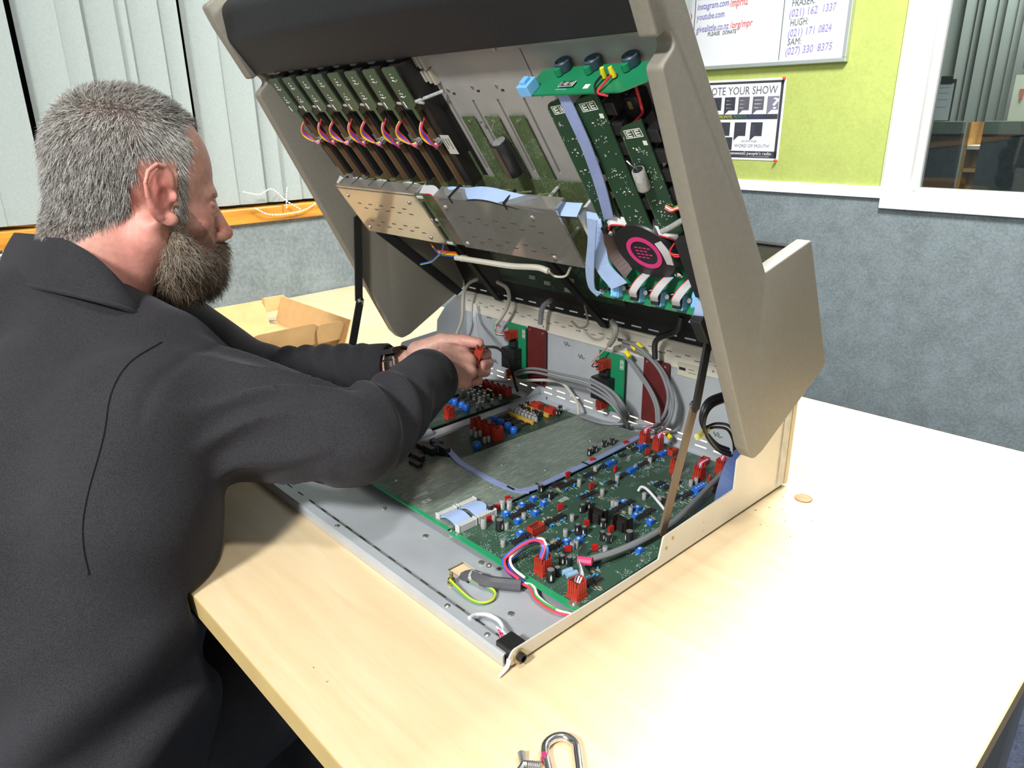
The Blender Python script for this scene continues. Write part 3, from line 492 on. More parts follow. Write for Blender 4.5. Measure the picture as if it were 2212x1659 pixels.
# ================================================================== table
m_wood = bpy.data.materials.new('beech_laminate'); m_wood.use_nodes = True
nt = m_wood.node_tree; b = nt.nodes['Principled BSDF']; b.inputs['Roughness'].default_value = 0.36; b.inputs['Specular IOR Level'].default_value = 0.6
tc = nt.nodes.new('ShaderNodeTexCoord'); mp = nt.nodes.new('ShaderNodeMapping'); mp.inputs['Scale'].default_value = (2.2, 26, 26)
n1 = nt.nodes.new('ShaderNodeTexNoise'); n1.inputs['Scale'].default_value = 2.4; n1.inputs['Detail'].default_value = 7; n1.inputs['Distortion'].default_value = 0.6
mp2 = nt.nodes.new('ShaderNodeMapping'); mp2.inputs['Scale'].default_value = (14, 240, 240)
n2 = nt.nodes.new('ShaderNodeTexNoise'); n2.inputs['Scale'].default_value = 3
nt.links.new(tc.outputs['Object'], mp.inputs[0]); nt.links.new(tc.outputs['Object'], mp2.inputs[0]); nt.links.new(mp.outputs[0], n1.inputs[0]); nt.links.new(mp2.outputs[0], n2.inputs[0])
ad = nt.nodes.new('ShaderNodeMath'); ad.operation = 'MULTIPLY_ADD'; ad.inputs[1].default_value = 0.3; nt.links.new(n2.outputs[0], ad.inputs[0]); nt.links.new(n1.outputs[0], ad.inputs[2])
rr = nt.nodes.new('ShaderNodeValToRGB'); rr.color_ramp.elements[0].position = 0.42; rr.color_ramp.elements[1].position = 0.9
rr.color_ramp.elements[0].color = (0.68, 0.51, 0.29, 1); rr.color_ramp.elements[1].color = (0.76, 0.61, 0.39, 1)
nt.links.new(ad.outputs[0], rr.inputs[0]); nt.links.new(rr.outputs[0], b.inputs['Base Color'])
m_edge = M('table_edge_band', (0.52, 0.38, 0.16), 0.45, noise=(20, 0.06))
table = empty('work_table', (-0.5, 0.3, ZF)); tag(table, 'large beech laminate work table carrying the opened mixing console', 'table')
def tchild(o, parent=None): o.parent = parent or table; o.matrix_parent_inverse = (parent or table).matrix_world.inverted(); return o
bpy.context.view_layer.update()
TP = [(-1.388, -0.153), (0.302, -0.153), (0.302, 0.807), (-1.430, 0.735)]
tchild(MB().prism(TP, 'z', -0.022, 0).build('table_top', m_wood))
e = 0.0012
for i in range(4):
    a = Vector(TP[i]); c_ = Vector(TP[(i + 1) % 4]); d = (c_ - a).normalized(); n_ = Vector((d.y, -d.x))
    tchild(MB().prism([tuple(a), tuple(c_), tuple(c_ + n_ * e), tuple(a + n_ * e)], 'z', -0.0225, -0.0003).build('edge_band', m_edge))
m_leg = M('table_leg_grey', (0.25, 0.26, 0.27), 0.45, 0.3)
for (x, y) in ((-1.32, -0.09), (0.24, -0.09), (0.24, 0.72), (-1.33, 0.66)):
    tchild(MB().box(x - 0.025, x + 0.025, y - 0.025, y + 0.025, ZF, -0.022).build('leg', m_leg, bevel=0.004))
# ------------------------------------------------------------------ cardboard box
m_card = M('cardboard_plain', (0.66, 0.43, 0.20), 0.85, noise=(30, 0.08)); m_card2 = M('cardboard_shaded', (0.40, 0.26, 0.115), 0.85, noise=(30, 0.1))  # second card is the same board darkened, shade put into its colour
cbx = empty('cardboard_box', (-1.06, 0.26, 0)); tag(cbx, 'open low cardboard box on the table behind the man\'s arm', 'box')
bpy.context.view_layer.update()
def cch(o): o.parent = cbx; o.matrix_parent_inverse = cbx.matrix_world.inverted(); return o
t = 0.003
cch(MB().box(-1.19, -0.93, 0.10, 0.385, 0.0005, 0.0035).build('base_panel', m_card))
cch(MB().prism([(-1.19, 0.003), (-1.187, 0.003), (-1.207, 0.058), (-1.210, 0.058)], 'y', 0.10, 0.36).build('side_wall', m_card))
cch(MB().prism([(0.385, 0.003), (0.382, 0.003), (0.404, 0.060), (0.407, 0.060)], 'x', -1.205, -0.905).build('side_wall', m_card))
cch(MB().prism([(0.10, 0.003), (0.103, 0.003), (0.083, 0.056), (0.080, 0.056)], 'x', -1.19, -0.93).build('side_wall', m_card))
cch(MB().box(-0.933, -0.93, 0.10, 0.385, 0.003, 0.03).build('side_wall', m_card2))
for (y0, y1, z1) in ((0.20, 0.345, 0.062), (0.335, 0.40, 0.058)):
    poly = rpoly([(y0, 0.02, 0.002), (y1, 0.02, 0.002), (y1, z1, 0.02), (y0, z1, 0.024)])
    cch(MB().prism(poly, 'x', -0.927 + (0.004 if y0 > 0.3 else 0), -0.9245 + (0.004 if y0 > 0.3 else 0)).build('rounded_flap', m_card2))
cch(MB().prism([(-1.20, 0.36), (-1.203, 0.40), (-1.208, 0.412), (-1.211, 0.36)], 'z', 0.03, 0.062).build('corner_flap', m_card))
# ------------------------------------------------------------------ small things on the table
m_copper = M('copper_coin', (0.36, 0.19, 0.085), 0.6, 0.15, noise=(200, 0.25))
cn = MB().lathe([(0.0001, 0), (0.0095, 0), (0.01025, 0.0005), (0.01025, 0.0013), (0.0097, 0.0018), (0.0094, 0.0015), (0.0001, 0.0015)], (0, 0, 0), n=36).build('coin', m_copper, smooth=True)
cn.location = (0.0332, 0.4611, 0.0); tag(cn, 'small copper coin lying on the table beside the console', 'coin')
m_steel = M('bright_steel', (0.72, 0.72, 0.75), 0.18, 1.0); m_steel2 = M('dull_steel', (0.45, 0.47, 0.48), 0.35, 1.0)
cara = empty('carabiner', (0.115, -0.05, 0)); tag(cara, 'shiny steel carabiner hook at the front edge of the picture', 'carabiner'); bpy.context.view_layer.update()
def kch(o, p): o.parent = p; o.matrix_parent_inverse = p.matrix_world.inverted(); return o
ca = Vector((0.0935, -0.0345, 0.0036)); cd = Vector((0.73, -0.68, 0)).normalized(); cn_ = Vector((cd.y, -cd.x, 0))
hook = [ca + cd * 0.002 + cn_ * 0.0115, ca - cd * 0.010 + cn_ * 0.0105, ca - cd * 0.017 + cn_ * 0.0035, ca - cd * 0.0175 - cn_ * 0.005, ca - cd * 0.011 - cn_ * 0.0115, ca - cn_ * 0.0125, ca + cd * 0.025 - cn_ * 0.0125, ca + cd * 0.042 - cn_ * 0.0105, ca + cd * 0.050, ca + cd * 0.042 + cn_ * 0.0105, ca + cd * 0.034 + cn_ * 0.0120]
kch(MB().tube(hook, 0.0034, 12, smooth=6).build('hook_body', m_steel, smooth=True), cara)
kch(MB().tube([ca + cd * 0.001 + cn_ * 0.0105, ca + cd * 0.018 + cn_ * 0.0085, ca + cd * 0.036 + cn_ * 0.0108], 0.0027, 10, smooth=4).build('gate', m_steel2, smooth=True), cara)
kch(MB().cyl(ca + cd * 0.001 + cn_ * 0.0120 - Vector((0, 0, 0.003)), ca + cd * 0.001 + cn_ * 0.0120 + Vector((0, 0, 0.0035)), 0.0022, n=10).build('rivet', M('magenta_rivet', (0.55, 0.05, 0.18), 0.3, 0.4), smooth=True), cara)
kch(MB().cyl(ca + cd * 0.036 + cn_ * 0.0115 - Vector((0, 0, 0.003)), ca + cd * 0.036 + cn_ * 0.0115 + Vector((0, 0, 0.0035)), 0.002, n=10).build('rivet', m_steel2, smooth=True), cara)
wg = empty('wing_bolt', (0.079, -0.056, 0)); tag(wg, 'small steel wing bolt left of the carabiner', 'bolt'); bpy.context.view_layer.update()
p = Vector((0.079, -0.0585, 0.003)); q = Vector((0.78, 0.62, 0))
mbw = MB().cyl(p, p + q * 0.012, 0.0026, n=10)
for i in range(6): mbw.lathe([(0.0026, 0), (0.0031, 0.0006), (0.0026, 0.0012)], p + q * (0.003 + i * 0.0015), q, 10)
kch(mbw.build('threaded_shank', m_steel2, smooth=True), wg)
for sgn in (-1, 1):
    nrm = Vector((-q.y, q.x, 0)) * sgn
    kch(MB().tube([p, p + nrm * 0.004 - q * 0.001, p + nrm * 0.009 - q * 0.0025 + Vector((0, 0, 0.0006))], lambda t: 0.002 + 0.0009 * t, 8, smooth=4).build('wing', m_steel2, smooth=True), wg)
db = MB()
for (x, y, sx, sy) in ((0.0071, 0.394, 3.2, 1.0), (0.0152, 0.4118, 3.0, .8), (0.0275, 0.4197, 2, 1), (0.0278, 0.3686, 1.5, 1), (0.0441, 0.3956, 4, .4), (0.0646, 0.4197, 1, 1), (0.0636, 0.3687, 1.4, .8), (0.0139, 0.448, 1, .8), (-0.118, -0.118, 1.6, .6), (-0.095, -0.118, 1.8, .5)):
    db.T = at(x, y, 0, random.random() * 3); db.cbox((0, 0, 0.0004), (sx * 0.001, sy * 0.001, 0.0007))
tag(db.build('debris', M('debris_crumbs', (0.35, 0.31, 0.2), 0.8)), 'tiny crumbs and clippings scattered by the coin', 'debris', kind='stuff')

# ================================================================== mixing console
CON = empty('mixing_console'); tag(CON, 'opened broadcast mixing console with its lid propped up and circuit boards showing', 'mixing console')
m_galv = M('galvanised_sheet', (0.50, 0.53, 0.56), 0.42, 0.35, noise=(14, 0.10), bump=(90, 0.03))
m_zinc = M('zinc_plate', (0.72, 0.68, 0.59), 0.45, 0.12, noise=(12, 0.07))
m_cheek = M('beige_grey_enamel', (0.238, 0.222, 0.182), 0.55, noise=(160, 0.05), bump=(420, 0.10))
m_black = M('black_enamel', (0.018, 0.018, 0.019), 0.5, spec=0.35)
m_blackm = M('black_plastic', (0.014, 0.014, 0.015), 0.4)
m_screw = M('zinc_screw', (0.62, 0.60, 0.55), 0.3, 0.9)
W_ = 0.621; D_ = 0.478
# base tray floor with its slots and cable hole
holes = [(-0.0906 - 0.02855 * i - 0.0066, -0.0906 - 0.02855 * i + 0.0066, 0.0213, 0.0231) for i in range(-2, 18)]
holes += [(-0.1490, -0.1155, 0.0525, 0.0735)]
mb = MB(); holed(mb, -W_ + 0.002, -0.002, 0.012, D_, holes, 0.0018, 0.0032); mb.build('base_tray', m_galv, CON)
prof = [(0.0, 0.0008), (0.0, 0.0105), (0.002, 0.0125), (0.0125, 0.0125), (0.0150, 0.0035), (0.0150, 0.0018), (0.0118, 0.0018), (0.0112, 0.0108), (0.0020, 0.0108), (0.0016, 0.0008)]
MB().prism(prof, 'x', -W_, -0.0065).build('front_channel', m_galv, CON)
for x in (-0.035, -0.0915, -0.29, -0.45): MB().lathe([(0.0018, 0), (0.0030, 0.0004), (0.0020, 0.0014), (0.0004, 0.0016)], (x, 0.0075, 0.0125), n=10).build('channel_rivet', m_screw, CON, smooth=True)
for (x, y) in ((-0.2153, 0.0741), (-0.133, 0.085), (-0.30, 0.075), (-0.05, 0.05), (-0.41, 0.06)):
    MB().lathe([(0.0022, 0), (0.0034, 0.0004), (0.0030, 0.0016), (0.0006, 0.0018)], (x, y, 0.0032), n=10).build('floor_screw', m_screw, CON, smooth=True)
# side plates
pl = [(0.004, 0.0030, 0.001), (0.0005, 0.010, 0.005), (0.006, 0.0175, 0.007), (0.024, 0.0170, 0.01), (0.12, 0.0140, 0), (0.2115, 0.0128, 0.002), (0.2175, 0.0365, 0.003), (0.351, 0.0415, 0.001), (0.3515, 0.0780, 0.004), (0.366, 0.0835, 0.004), (0.42, 0.120, 0.01), (0.455, 0.1475, 0.004), (0.4775, 0.1500, 0.001), (0.4785, 0.0040, 0.001)]
MB().prism(rpoly(pl), 'x', -0.0016, 0.0).build('side_plate', m_zinc, CON)
plf = [p_ for p_ in pl if p_[0] < 0.25] + [(0.322, 0.040, 0.001), (0.331, 0.0885, 0.006), (0.407, 0.0935, 0.001), (0.409, 0.113, 0.006), (0.430, 0.1355, 0.004), (0.453, 0.1475, 0.002), (0.4775, 0.1500, 0.001), (0.4785, 0.0040, 0.001)]
MB().prism(rpoly(plf), 'x', -W_, -W_ + 0.0016).build('side_plate', m_galv, CON)
MB().prism(rpoly([(0.454, 0.006, 0.002), (0.4705, 0.006, 0.002), (0.4705, 0.128, 0.002), (0.454, 0.128, 0.002)]), 'x', 0.0, 0.0014).build('sealing_tape', M('foil_tape', (0.56, 0.55, 0.51), 0.5, 0.2, noise=(90, 0.12)), CON)
MB().prism(rpoly([(0.4715, 0.004, 0.002), (0.4805, 0.004, 0.004), (0.4805, 0.135, 0.002), (0.4715, 0.135, 0.002)]), 'x', -0.003, 0.002).build('rear_corner_strip', M('cream_strip', (0.62, 0.55, 0.36), 0.5), CON)
for (y, z) in ((0.2235, 0.021), (0.234, 0.0285), (0.2915, 0.0125), (0.2915, 0.0235)):
    MB().lathe([(0.0002, -0.0002), (0.0022 if y < 0.25 else 0.0009, -0.0001), (0.0018 if y < 0.25 else 0.0008, 0.0004), (0.0002, 0.0005)], (0.0, y, z), (1, 0, 0), 10).build('plate_rivet', M('brass_rivet', (0.45, 0.34, 0.16), 0.4, 0.7), CON, smooth=True)
MB().cyl((0.0, 0.0125, 0.0088), (0.0022, 0.0125, 0.0088), 0.0068, n=20).build('jack_nut', M('brass_nut', (0.50, 0.42, 0.25), 0.3, 0.9), CON, smooth=True)
MB().lathe([(0.0042, 0), (0.0042, 0.004), (0.0030, 0.0045), (0.0030, 0.001)], (0.002, 0.0125, 0.0088), (1, 0, 0), 18).build('jack_socket', m_blackm, CON, smooth=True)
MB().box(-0.0200, -0.0016, 0.0040, 0.0230, 0.0032, 0.0175).build('jack_body', m_blackm, CON, bevel=0.001)
# back wall with two rows of vent slots
vh = []
for i in range(20):
    xc = -0.5900 + i * 0.0292
    if xc > -0.02: break
    for z in (0.0130, 0.0225): vh.append((xc - 0.0095, xc + 0.0095, z, z + 0.0023))
mb = MB(); holed(mb, -W_, -0.002, 0.0032, 0.140, vh, 0.4745, 0.4760, 'y'); mb.build('back_wall', m_galv, CON)
# hinge: leaf, knuckles and slots in the upper leaf
MB().box(-W_, -0.004, 0.4732, 0.4745, 0.118, 0.150).build('hinge_leaf', m_zinc, CON)
hk = MB().cyl((-W_, 0.4745, 0.152), (-0.004, 0.4745, 0.152), 0.0030, n=10); hk.build('hinge_barrel', m_zinc, CON, smooth=True)
for i in range(40):
    x = -W_ + 0.008 + i * 0.0152
    MB().box(x, x + 0.0088, 0.4728, 0.4732, 0.138 - 0.0015 * (i % 2) * 3, 0.1388 - 0.0015 * (i % 2) * 3).build('hinge_gap', m_dark, CON)
holes2 = [(-0.612 + i * 0.030, -0.612 + i * 0.030 + 0.0185, 0.1600, 0.1624) for i in range(20)]
mb = MB(); holed(mb, -W_ - 0.003, 0.009, 0.1535, 0.172, holes2, 0.4755, 0.4770, 'y'); mb.build('lid_lower_rail', m_black, CON)
for i in range(8):
    x = -0.58 + i * 0.078; MB().lathe([(0.0018, 0), (0.0016, 0.0009), (0.0003, 0.0012)], (x, 0.4732, 0.1265 + 0.008 * (i % 2)), (0, -1, 0), 8).build('hinge_screw', m_screw, CON, smooth=True)
m_mark = M('cut_mark', (0.10, 0.10, 0.10), 0.7)
for (x, z) in ((-0.56, 0.118), (-0.535, 0.108), (-0.375, 0.108), (-0.345, 0.094), (-0.10, 0.04), (-0.545, 0.04), (-0.21, 0.035), (-0.5, 0.1)):
    mb = MB()
    for k in range(4): mb.tube([(x + 0.002 * k - 0.004, 0.4741, z), (x + 0.003 * k - 0.004, 0.4735, z + 0.003 * (-1) ** k), (x + 0.004 * k - 0.003, 0.4741, z - 0.001)], 0.0005, 5, smooth=3)
    mb.build('lacing_clip', m_mark, CON, smooth=True)
# pcb materials
def pcb(name, base, mark, msize=520, mdens=0.55, nscale=38, lines=None, rough=0.35):
    m = bpy.data.materials.new(name); m.use_nodes = True; nt = m.node_tree; b = nt.nodes['Principled BSDF']; b.inputs['Roughness'].default_value = rough; MATS[name] = m
    tc = nt.nodes.new('ShaderNodeTexCoord')
    vo = nt.nodes.new('ShaderNodeTexVoronoi'); vo.inputs['Scale'].default_value = msize; nt.links.new(tc.outputs['Object'], vo.inputs['Vector'])
    lt = nt.nodes.new('ShaderNodeMath'); lt.operation = 'LESS_THAN'; lt.inputs[1].default_value = 0.30; nt.links.new(vo.outputs['Distance'], lt.inputs[0])
    no = nt.nodes.new('ShaderNodeTexNoise'); no.inputs['Scale'].default_value = nscale; no.inputs['Detail'].default_value = 2; nt.links.new(tc.outputs['Object'], no.inputs['Vector'])
    gt = nt.nodes.new('ShaderNodeMath'); gt.operation = 'GREATER_THAN'; gt.inputs[1].default_value = mdens; nt.links.new(no.outputs[0], gt.inputs[0])
    mu = nt.nodes.new('ShaderNodeMath'); mu.operation = 'MULTIPLY'; nt.links.new(lt.outputs[0], mu.inputs[0]); nt.links.new(gt.outputs[0], mu.inputs[1])
    n2 = nt.nodes.new('ShaderNodeTexNoise'); n2.inputs['Scale'].default_value = 22; nt.links.new(tc.outputs['Object'], n2.inputs['Vector'])
    r = nt.nodes.new('ShaderNodeValToRGB'); r.color_ramp.elements[0].color = (*[c * 0.8 for c in base], 1); r.color_ramp.elements[1].color = (*[min(1, c * 1.25) for c in base], 1)
    nt.links.new(n2.outputs[0], r.inputs[0]); last = r.outputs[0]
    if lines:
        mp = nt.nodes.new('ShaderNodeMapping'); mp.inputs['Scale'].default_value = (lines[0], lines[1], 40); nt.links.new(tc.outputs['Object'], mp.inputs[0])
        n3 = nt.nodes.new('ShaderNodeTexNoise'); n3.inputs['Scale'].default_value = 1.0; n3.inputs['Detail'].default_value = 1; nt.links.new(mp.outputs[0], n3.inputs['Vector'])
        g3 = nt.nodes.new('ShaderNodeMath'); g3.operation = 'GREATER_THAN'; g3.inputs[1].default_value = 0.58; nt.links.new(n3.outputs[0], g3.inputs[0])
        mx = nt.nodes.new('ShaderNodeMix'); mx.data_type = 'RGBA'; nt.links.new(g3.outputs[0], mx.inputs[0]); nt.links.new(last, mx.inputs[6]); mx.inputs[7].default_value = (*lines[2], 1); last = mx.outputs[2]
    m2 = nt.nodes.new('ShaderNodeMix'); m2.data_type = 'RGBA'; nt.links.new(mu.outputs[0], m2.inputs[0]); nt.links.new(last, m2.inputs[6]); m2.inputs[7].default_value = (*mark, 1)
    nt.links.new(m2.outputs[2], b.inputs['Base Color']); return m
m_pcb3 = pcb('analogue_board', (0.040, 0.088, 0.058), (0.42, 0.60, 0.54), 620, 0.57, 60)
m_pcb2 = pcb('solder_side_board', (0.150, 0.190, 0.158), (0.34, 0.39, 0.33), 900, 0.44, 40, lines=(420, 60, (0.225, 0.265, 0.228)))
m_pcbd = pcb('dark_board', (0.025, 0.055, 0.035), (0.3, 0.36, 0.28), 700, 0.6, 50)
m_pcbl = pcb('lid_board', (0.075, 0.11, 0.045), (0.35, 0.42, 0.25), 900, 0.52, 60)
m_pcbv = pcb('strip_board', (0.020, 0.055, 0.028), (0.55, 0.62, 0.5), 520, 0.60, 70)
m_pcbg = pcb('bright_board', (0.012, 0.20, 0.085), (0.02, 0.26, 0.12), 500, 0.62, 40)
m_pcbf = pcb('fader_board', (0.036, 0.075, 0.040), (0.05, 0.09, 0.05), 300, 0.6, 40)
m_border = M('board_border_green', (0.02, 0.30, 0.12), 0.35)
m_silk = M('silkscreen_white', (0.75, 0.78, 0.72), 0.6); m_solder = M('solder', (0.80, 0.82, 0.78), 0.22, 0.9)
m_red = M('red_plug_plastic', (0.42, 0.035, 0.018), 0.45, noise=(300, 0.12)); m_red2 = M('red_film_cap', (0.48, 0.018, 0.014), 0.3); m_blue = M('blue_trimmer', (0.02, 0.14, 0.62), 0.35); m_blue2 = M('blue_ceramic', (0.03, 0.30, 0.75), 0.35)
m_lblue = M('light_blue_plastic', (0.20, 0.50, 0.88), 0.4); m_capblk = M('cap_sleeve_black', (0.016, 0.016, 0.018), 0.32); m_capgrey = M('cap_sleeve_grey', (0.36, 0.37, 0.36), 0.45, noise=(400, 0.2)); m_captop = M('cap_top_aluminium', (0.55, 0.56, 0.57), 0.3, 0.7)
m_chip = M('chip_epoxy', (0.018, 0.016, 0.017), 0.5); m_pinm = M('tinned_pin', (0.65, 0.66, 0.63), 0.3, 0.9); m_white_p = M('white_print', (0.7, 0.7, 0.68), 0.6)
# ---- component meshes
def cap_mesh(nm, r, h, body, stripes=True):
    mb = MB(); mb.lathe([(r * 0.92, 0), (r, 0.0006), (r, h - 0.0008), (r * 0.93, h)], (0, 0, 0), n=12, mi=0)
    mb.lathe([(r * 0.80, h), (r * 0.80, h + 0.0001)], (0, 0, 0), n=12, mi=1)
    if stripes:
        for a0 in (0.6, 3.3, 5.3):
            for k in range(3):
                a = a0 + 0.12 * k; z0 = h * (0.22 + 0.12 * (k % 2)); z1 = h * (0.62 + 0.12 * (k % 2))
                c, s = math.cos(a), math.sin(a); w_ = r * 0.075; rr_ = r * 1.012
                mb._add([(rr_ * c - w_ * s, rr_ * s + w_ * c, z0), (rr_ * c + w_ * s, rr_ * s - w_ * c, z0), (rr_ * c + w_ * s, rr_ * s - w_ * c, z1), (rr_ * c - w_ * s, rr_ * s + w_ * c, z1)], [(0, 1, 2, 3)], 2)
    return mb.mesh(nm, [body, m_captop, m_white_p], smooth=True)
ME = {}
ME['capbig'] = cap_mesh('capbig', 0.0045, 0.0135, m_capblk); ME['capmed'] = cap_mesh('capmed', 0.0033, 0.0105, m_capblk)
ME['capgrey'] = cap_mesh('capgrey', 0.0027, 0.0085, m_capgrey, False); ME['captall'] = cap_mesh('captall', 0.0034, 0.0125, m_capgrey, True)
def chip_mesh(n_pins, L, Wd=0.0064, H=0.0038):
    mb = MB().box(-Wd / 2, Wd / 2, -L / 2, L / 2, 0.0008, H, 0)
    for s_ in (-1, 1):
        for i in range(n_pins // 2):
            y = (i - (n_pins / 2 - 1) / 2) * 0.00254
            mb.box(s_ * (Wd / 2 + 0.0006) - 0.0003, s_ * (Wd / 2 + 0.0006) + 0.0003, y - 0.0005, y + 0.0005, 0, 0.0026, 1)
    mb.cyl((0, L / 2 - 0.0012, H), (0, L / 2 - 0.0012, H + 0.00005), 0.0006, n=6, mi=1)
    return mb.mesh('chip', [m_chip, m_pinm])
ME['chip8'] = chip_mesh(8, 0.0098); ME['chip14'] = chip_mesh(14, 0.0185); ME['chip16'] = chip_mesh(12, 0.0155)
mb = MB().box(-0.0035, 0.0035, -0.0035, 0.0035, 0, 0.0046, 0); mb.cyl((0, 0, 0.0046), (0, 0, 0.0052), 0.0017, n=10, mi=1); mb.box(-0.0003, 0.0003, -0.0014, 0.0014, 0.0052, 0.00525, 2)
ME['trim'] = mb.mesh('trim', [m_blue, m_white_p, m_chip])
mb = MB().box(-0.0032, 0.0032, -0.0075, 0.0075, 0, 0.0055, 0); mb.cyl((0, 0.0055, 0.0055), (0, 0.0055, 0.0060), 0.0012, n=8, mi=1)
ME['trimlong'] = mb.mesh('trimlong', [m_blue, m_white_p])
mb = MB().box(-0.005, 0.005, -0.011, 0.011, 0, 0.008, 0)
for i in range(4): mb.box(-0.0052, -0.005, -0.009 + i * 0.0052, -0.006 + i * 0.0052, 0.001, 0.007, 0); mb.cyl((0, -0.008 + i * 0.0053, 0.008), (0, -0.008 + i * 0.0053, 0.0085), 0.0012, n=8, mi=1)
ME['trimbank'] = mb.mesh('trimbank', [m_blue, m_white_p], bevel=0.0004)
def plug_mesh(nx, ny, h):
    p = 0.0028; mb = MB(); lx, ly = nx * p + 0.0012, ny * p + 0.002
    mb.box(-lx / 2, lx / 2, -ly / 2, ly / 2, 0.001, h * 0.72, 0); mb.box(-lx / 2 - 0.0008, lx / 2 + 0.0008, -ly / 2 - 0.0006, ly / 2 + 0.0006, 0, h * 0.22, 0)
    for i in range(nx):
        for s_ in (-1, 1): mb.box(-lx / 2 + 0.0006 + i * p + 0.0005, -lx / 2 + 0.0006 + i * p + 0.0022, s_ * ly / 2 - 0.0007, s_ * ly / 2 + 0.0007, h * 0.30, h, 0)
    for j in range(ny):
        for s_ in (-1, 1): mb.box(s_ * lx / 2 - 0.0007, s_ * lx / 2 + 0.0007, -ly / 2 + 0.001 + j * p + 0.0004, -ly / 2 + 0.001 + j * p + 0.0021, h * 0.30, h * 0.93, 0)
    mb.box(-lx / 2 + 0.001, lx / 2 - 0.001, -ly / 2 + 0.001, ly / 2 - 0.001, h * 0.72, h * 0.8, 1)
    return mb.mesh('plug', [m_red, M('red_dark', (0.16, 0.012, 0.008), 0.6)])
ME['plug'] = plug_mesh(4, 4, 0.0200); ME['plugs'] = plug_mesh(3, 4, 0.0195)
def header_mesh(lx, ly, h, mat):
    mb = MB(); t_ = 0.0011
    mb.box(-lx / 2, lx / 2, -ly / 2, ly / 2, 0, 0.002, 0)
    for (a, b_, c_, d_) in ((-lx / 2, -lx / 2 + t_, -ly / 2, ly / 2), (lx / 2 - t_, lx / 2, -ly / 2, ly / 2), (-lx / 2, lx / 2, -ly / 2, -ly / 2 + t_), (-lx / 2, lx / 2, ly / 2 - t_, ly / 2)): mb.box(a, b_, c_, d_, 0, h, 0)
    nx, ny = 2, max(2, int((ly - 0.004) / 0.00254))
    for i in range(nx):
        for j in range(ny): mb.box((i - 0.5) * 0.0026 - 0.0003, (i - 0.5) * 0.0026 + 0.0003, (j - (ny - 1) / 2) * 0.00254 - 0.0003, (j - (ny - 1) / 2) * 0.00254 + 0.0003, 0.002, h * 0.9, 1)
    return mb.mesh('header', [mat, m_pinm])
ME['header'] = header_mesh(0.0105, 0.0185, 0.0095, m_red); ME['open'] = header_mesh(0.0095, 0.012, 0.008, m_red); ME['bheader'] = header_mesh(0.011, 0.0155, 0.009, m_lblue)
mb = MB().box(-0.0013, 0.0013, -0.0034, 0.0034, 0.0012, 0.0085, 0); mb.box(-0.0002, 0.0002, -0.0026, -0.0022, 0, 0.0014, 1); mb.box(-0.0002, 0.0002, 0.0022, 0.0026, 0, 0.0014, 1)
ME['film'] = mb.mesh('film', [m_red2, m_pinm], bevel=0.0005)
def sink_mesh():
    mb = MB(); mb.box(-0.008, 0.008, -0.0008, 0.0008, 0.001, 0.019, 0); mb.box(-0.008, -0.0066, -0.0075, 0.0008, 0.001, 0.019, 0); mb.box(0.0066, 0.008, -0.0008, 0.0085, 0.001, 0.0175, 0)
    for k in range(3): mb.box(-0.0081, -0.0079, -0.0068, -0.0005, 0.004 + k * 0.005, 0.0055 + k * 0.005, 1)
    for k in range(3): mb.box(-0.006, 0.005, -0.0010, -0.0008, 0.0035 + k * 0.005, 0.0055 + k * 0.005, 1)
    mb.box(-0.004, 0.004, -0.0045, -0.0008, 0.003, 0.014, 1); return mb.mesh('sink', [M('anodised_brown', (0.022, 0.013, 0.011), 0.45, 0.3), m_chip])
ME['sink'] = sink_mesh()
mb = MB().cyl((0, -0.006, 0.0032), (0, 0.006, 0.0032), 0.0030, n=12, mi=0); mb.cyl((0, -0.009, 0.0032), (0, 0.009, 0.0032), 0.0004, n=5, mi=1)
ME['bluecyl'] = mb.mesh('bluecyl', [M('pale_blue_cap', (0.25, 0.42, 0.58), 0.4), m_pinm], smooth=True)
def logo(parent, T, w=0.012, mat=None, nm='maker_mark'):
    """a frame with two facing letter E, printed flat"""
    mb = MB(); mb.T = T; h = w * 0.45; t_ = w * 0.035; z0, z1 = 0.00005, 0.00025
    for (a, b_, c_, d_) in ((-w / 2, w / 2, -h / 2, -h / 2 + t_), (-w / 2, w / 2, h / 2 - t_, h / 2), (-w / 2, -w / 2 + t_, -h / 2, h / 2), (w / 2 - t_, w / 2, -h / 2, h / 2), (-t_ / 2, t_ / 2, -h / 2, h / 2)): mb.box(a, b_, c_, d_, z0, z1)
    for x0 in (-w * 0.40, w * 0.10):
        mb.box(x0, x0 + t_ * 2, -h * 0.34, h * 0.34, z0, z1)
        for yy in (-h * 0.34, -h * 0.06, h * 0.22): mb.box(x0, x0 + w * 0.28, yy, yy + h * 0.12, z0, z1)
    return mb.build(nm, mat or m_silk, parent)
# ---- analogue board (right) -----------------------------------------------------------
ZB3 = 0.012
def board(name, x0, x1, y0, y1, z, mat, border=True, cut=0.0):
    mb = MB().box(x0, x1, y0, y1, z - 0.0016, z, 0)
    if border: mb.box(x0, x1, y0 - 0.0002, y0 + 0.007, z - 0.0015, z + 0.00008, 1)
    return mb.build(name, [mat, m_border], CON)
B3 = board('analogue_circuit_board', -0.1915, -0.0045, 0.089, 0.452, ZB3, m_pcb3); B3['label'] = 'dark green component board on the right side of the tray'
def comps(lst, key, name, parent, z, jit=0.0, rz=0.0, keys=None):
    for i, (x, y) in enumerate(lst):
        put(ME[keys[i % len(keys)] if keys else key], name, parent, at(x, y, z, rz + random.uniform(-jit, jit)))
comps(B3_PLUG[:2], 'plug', 'plug_connector', B3, ZB3, 0.05); comps(B3_PLUG[2:], 'plugs', 'plug_connector', B3, ZB3, 0.05)
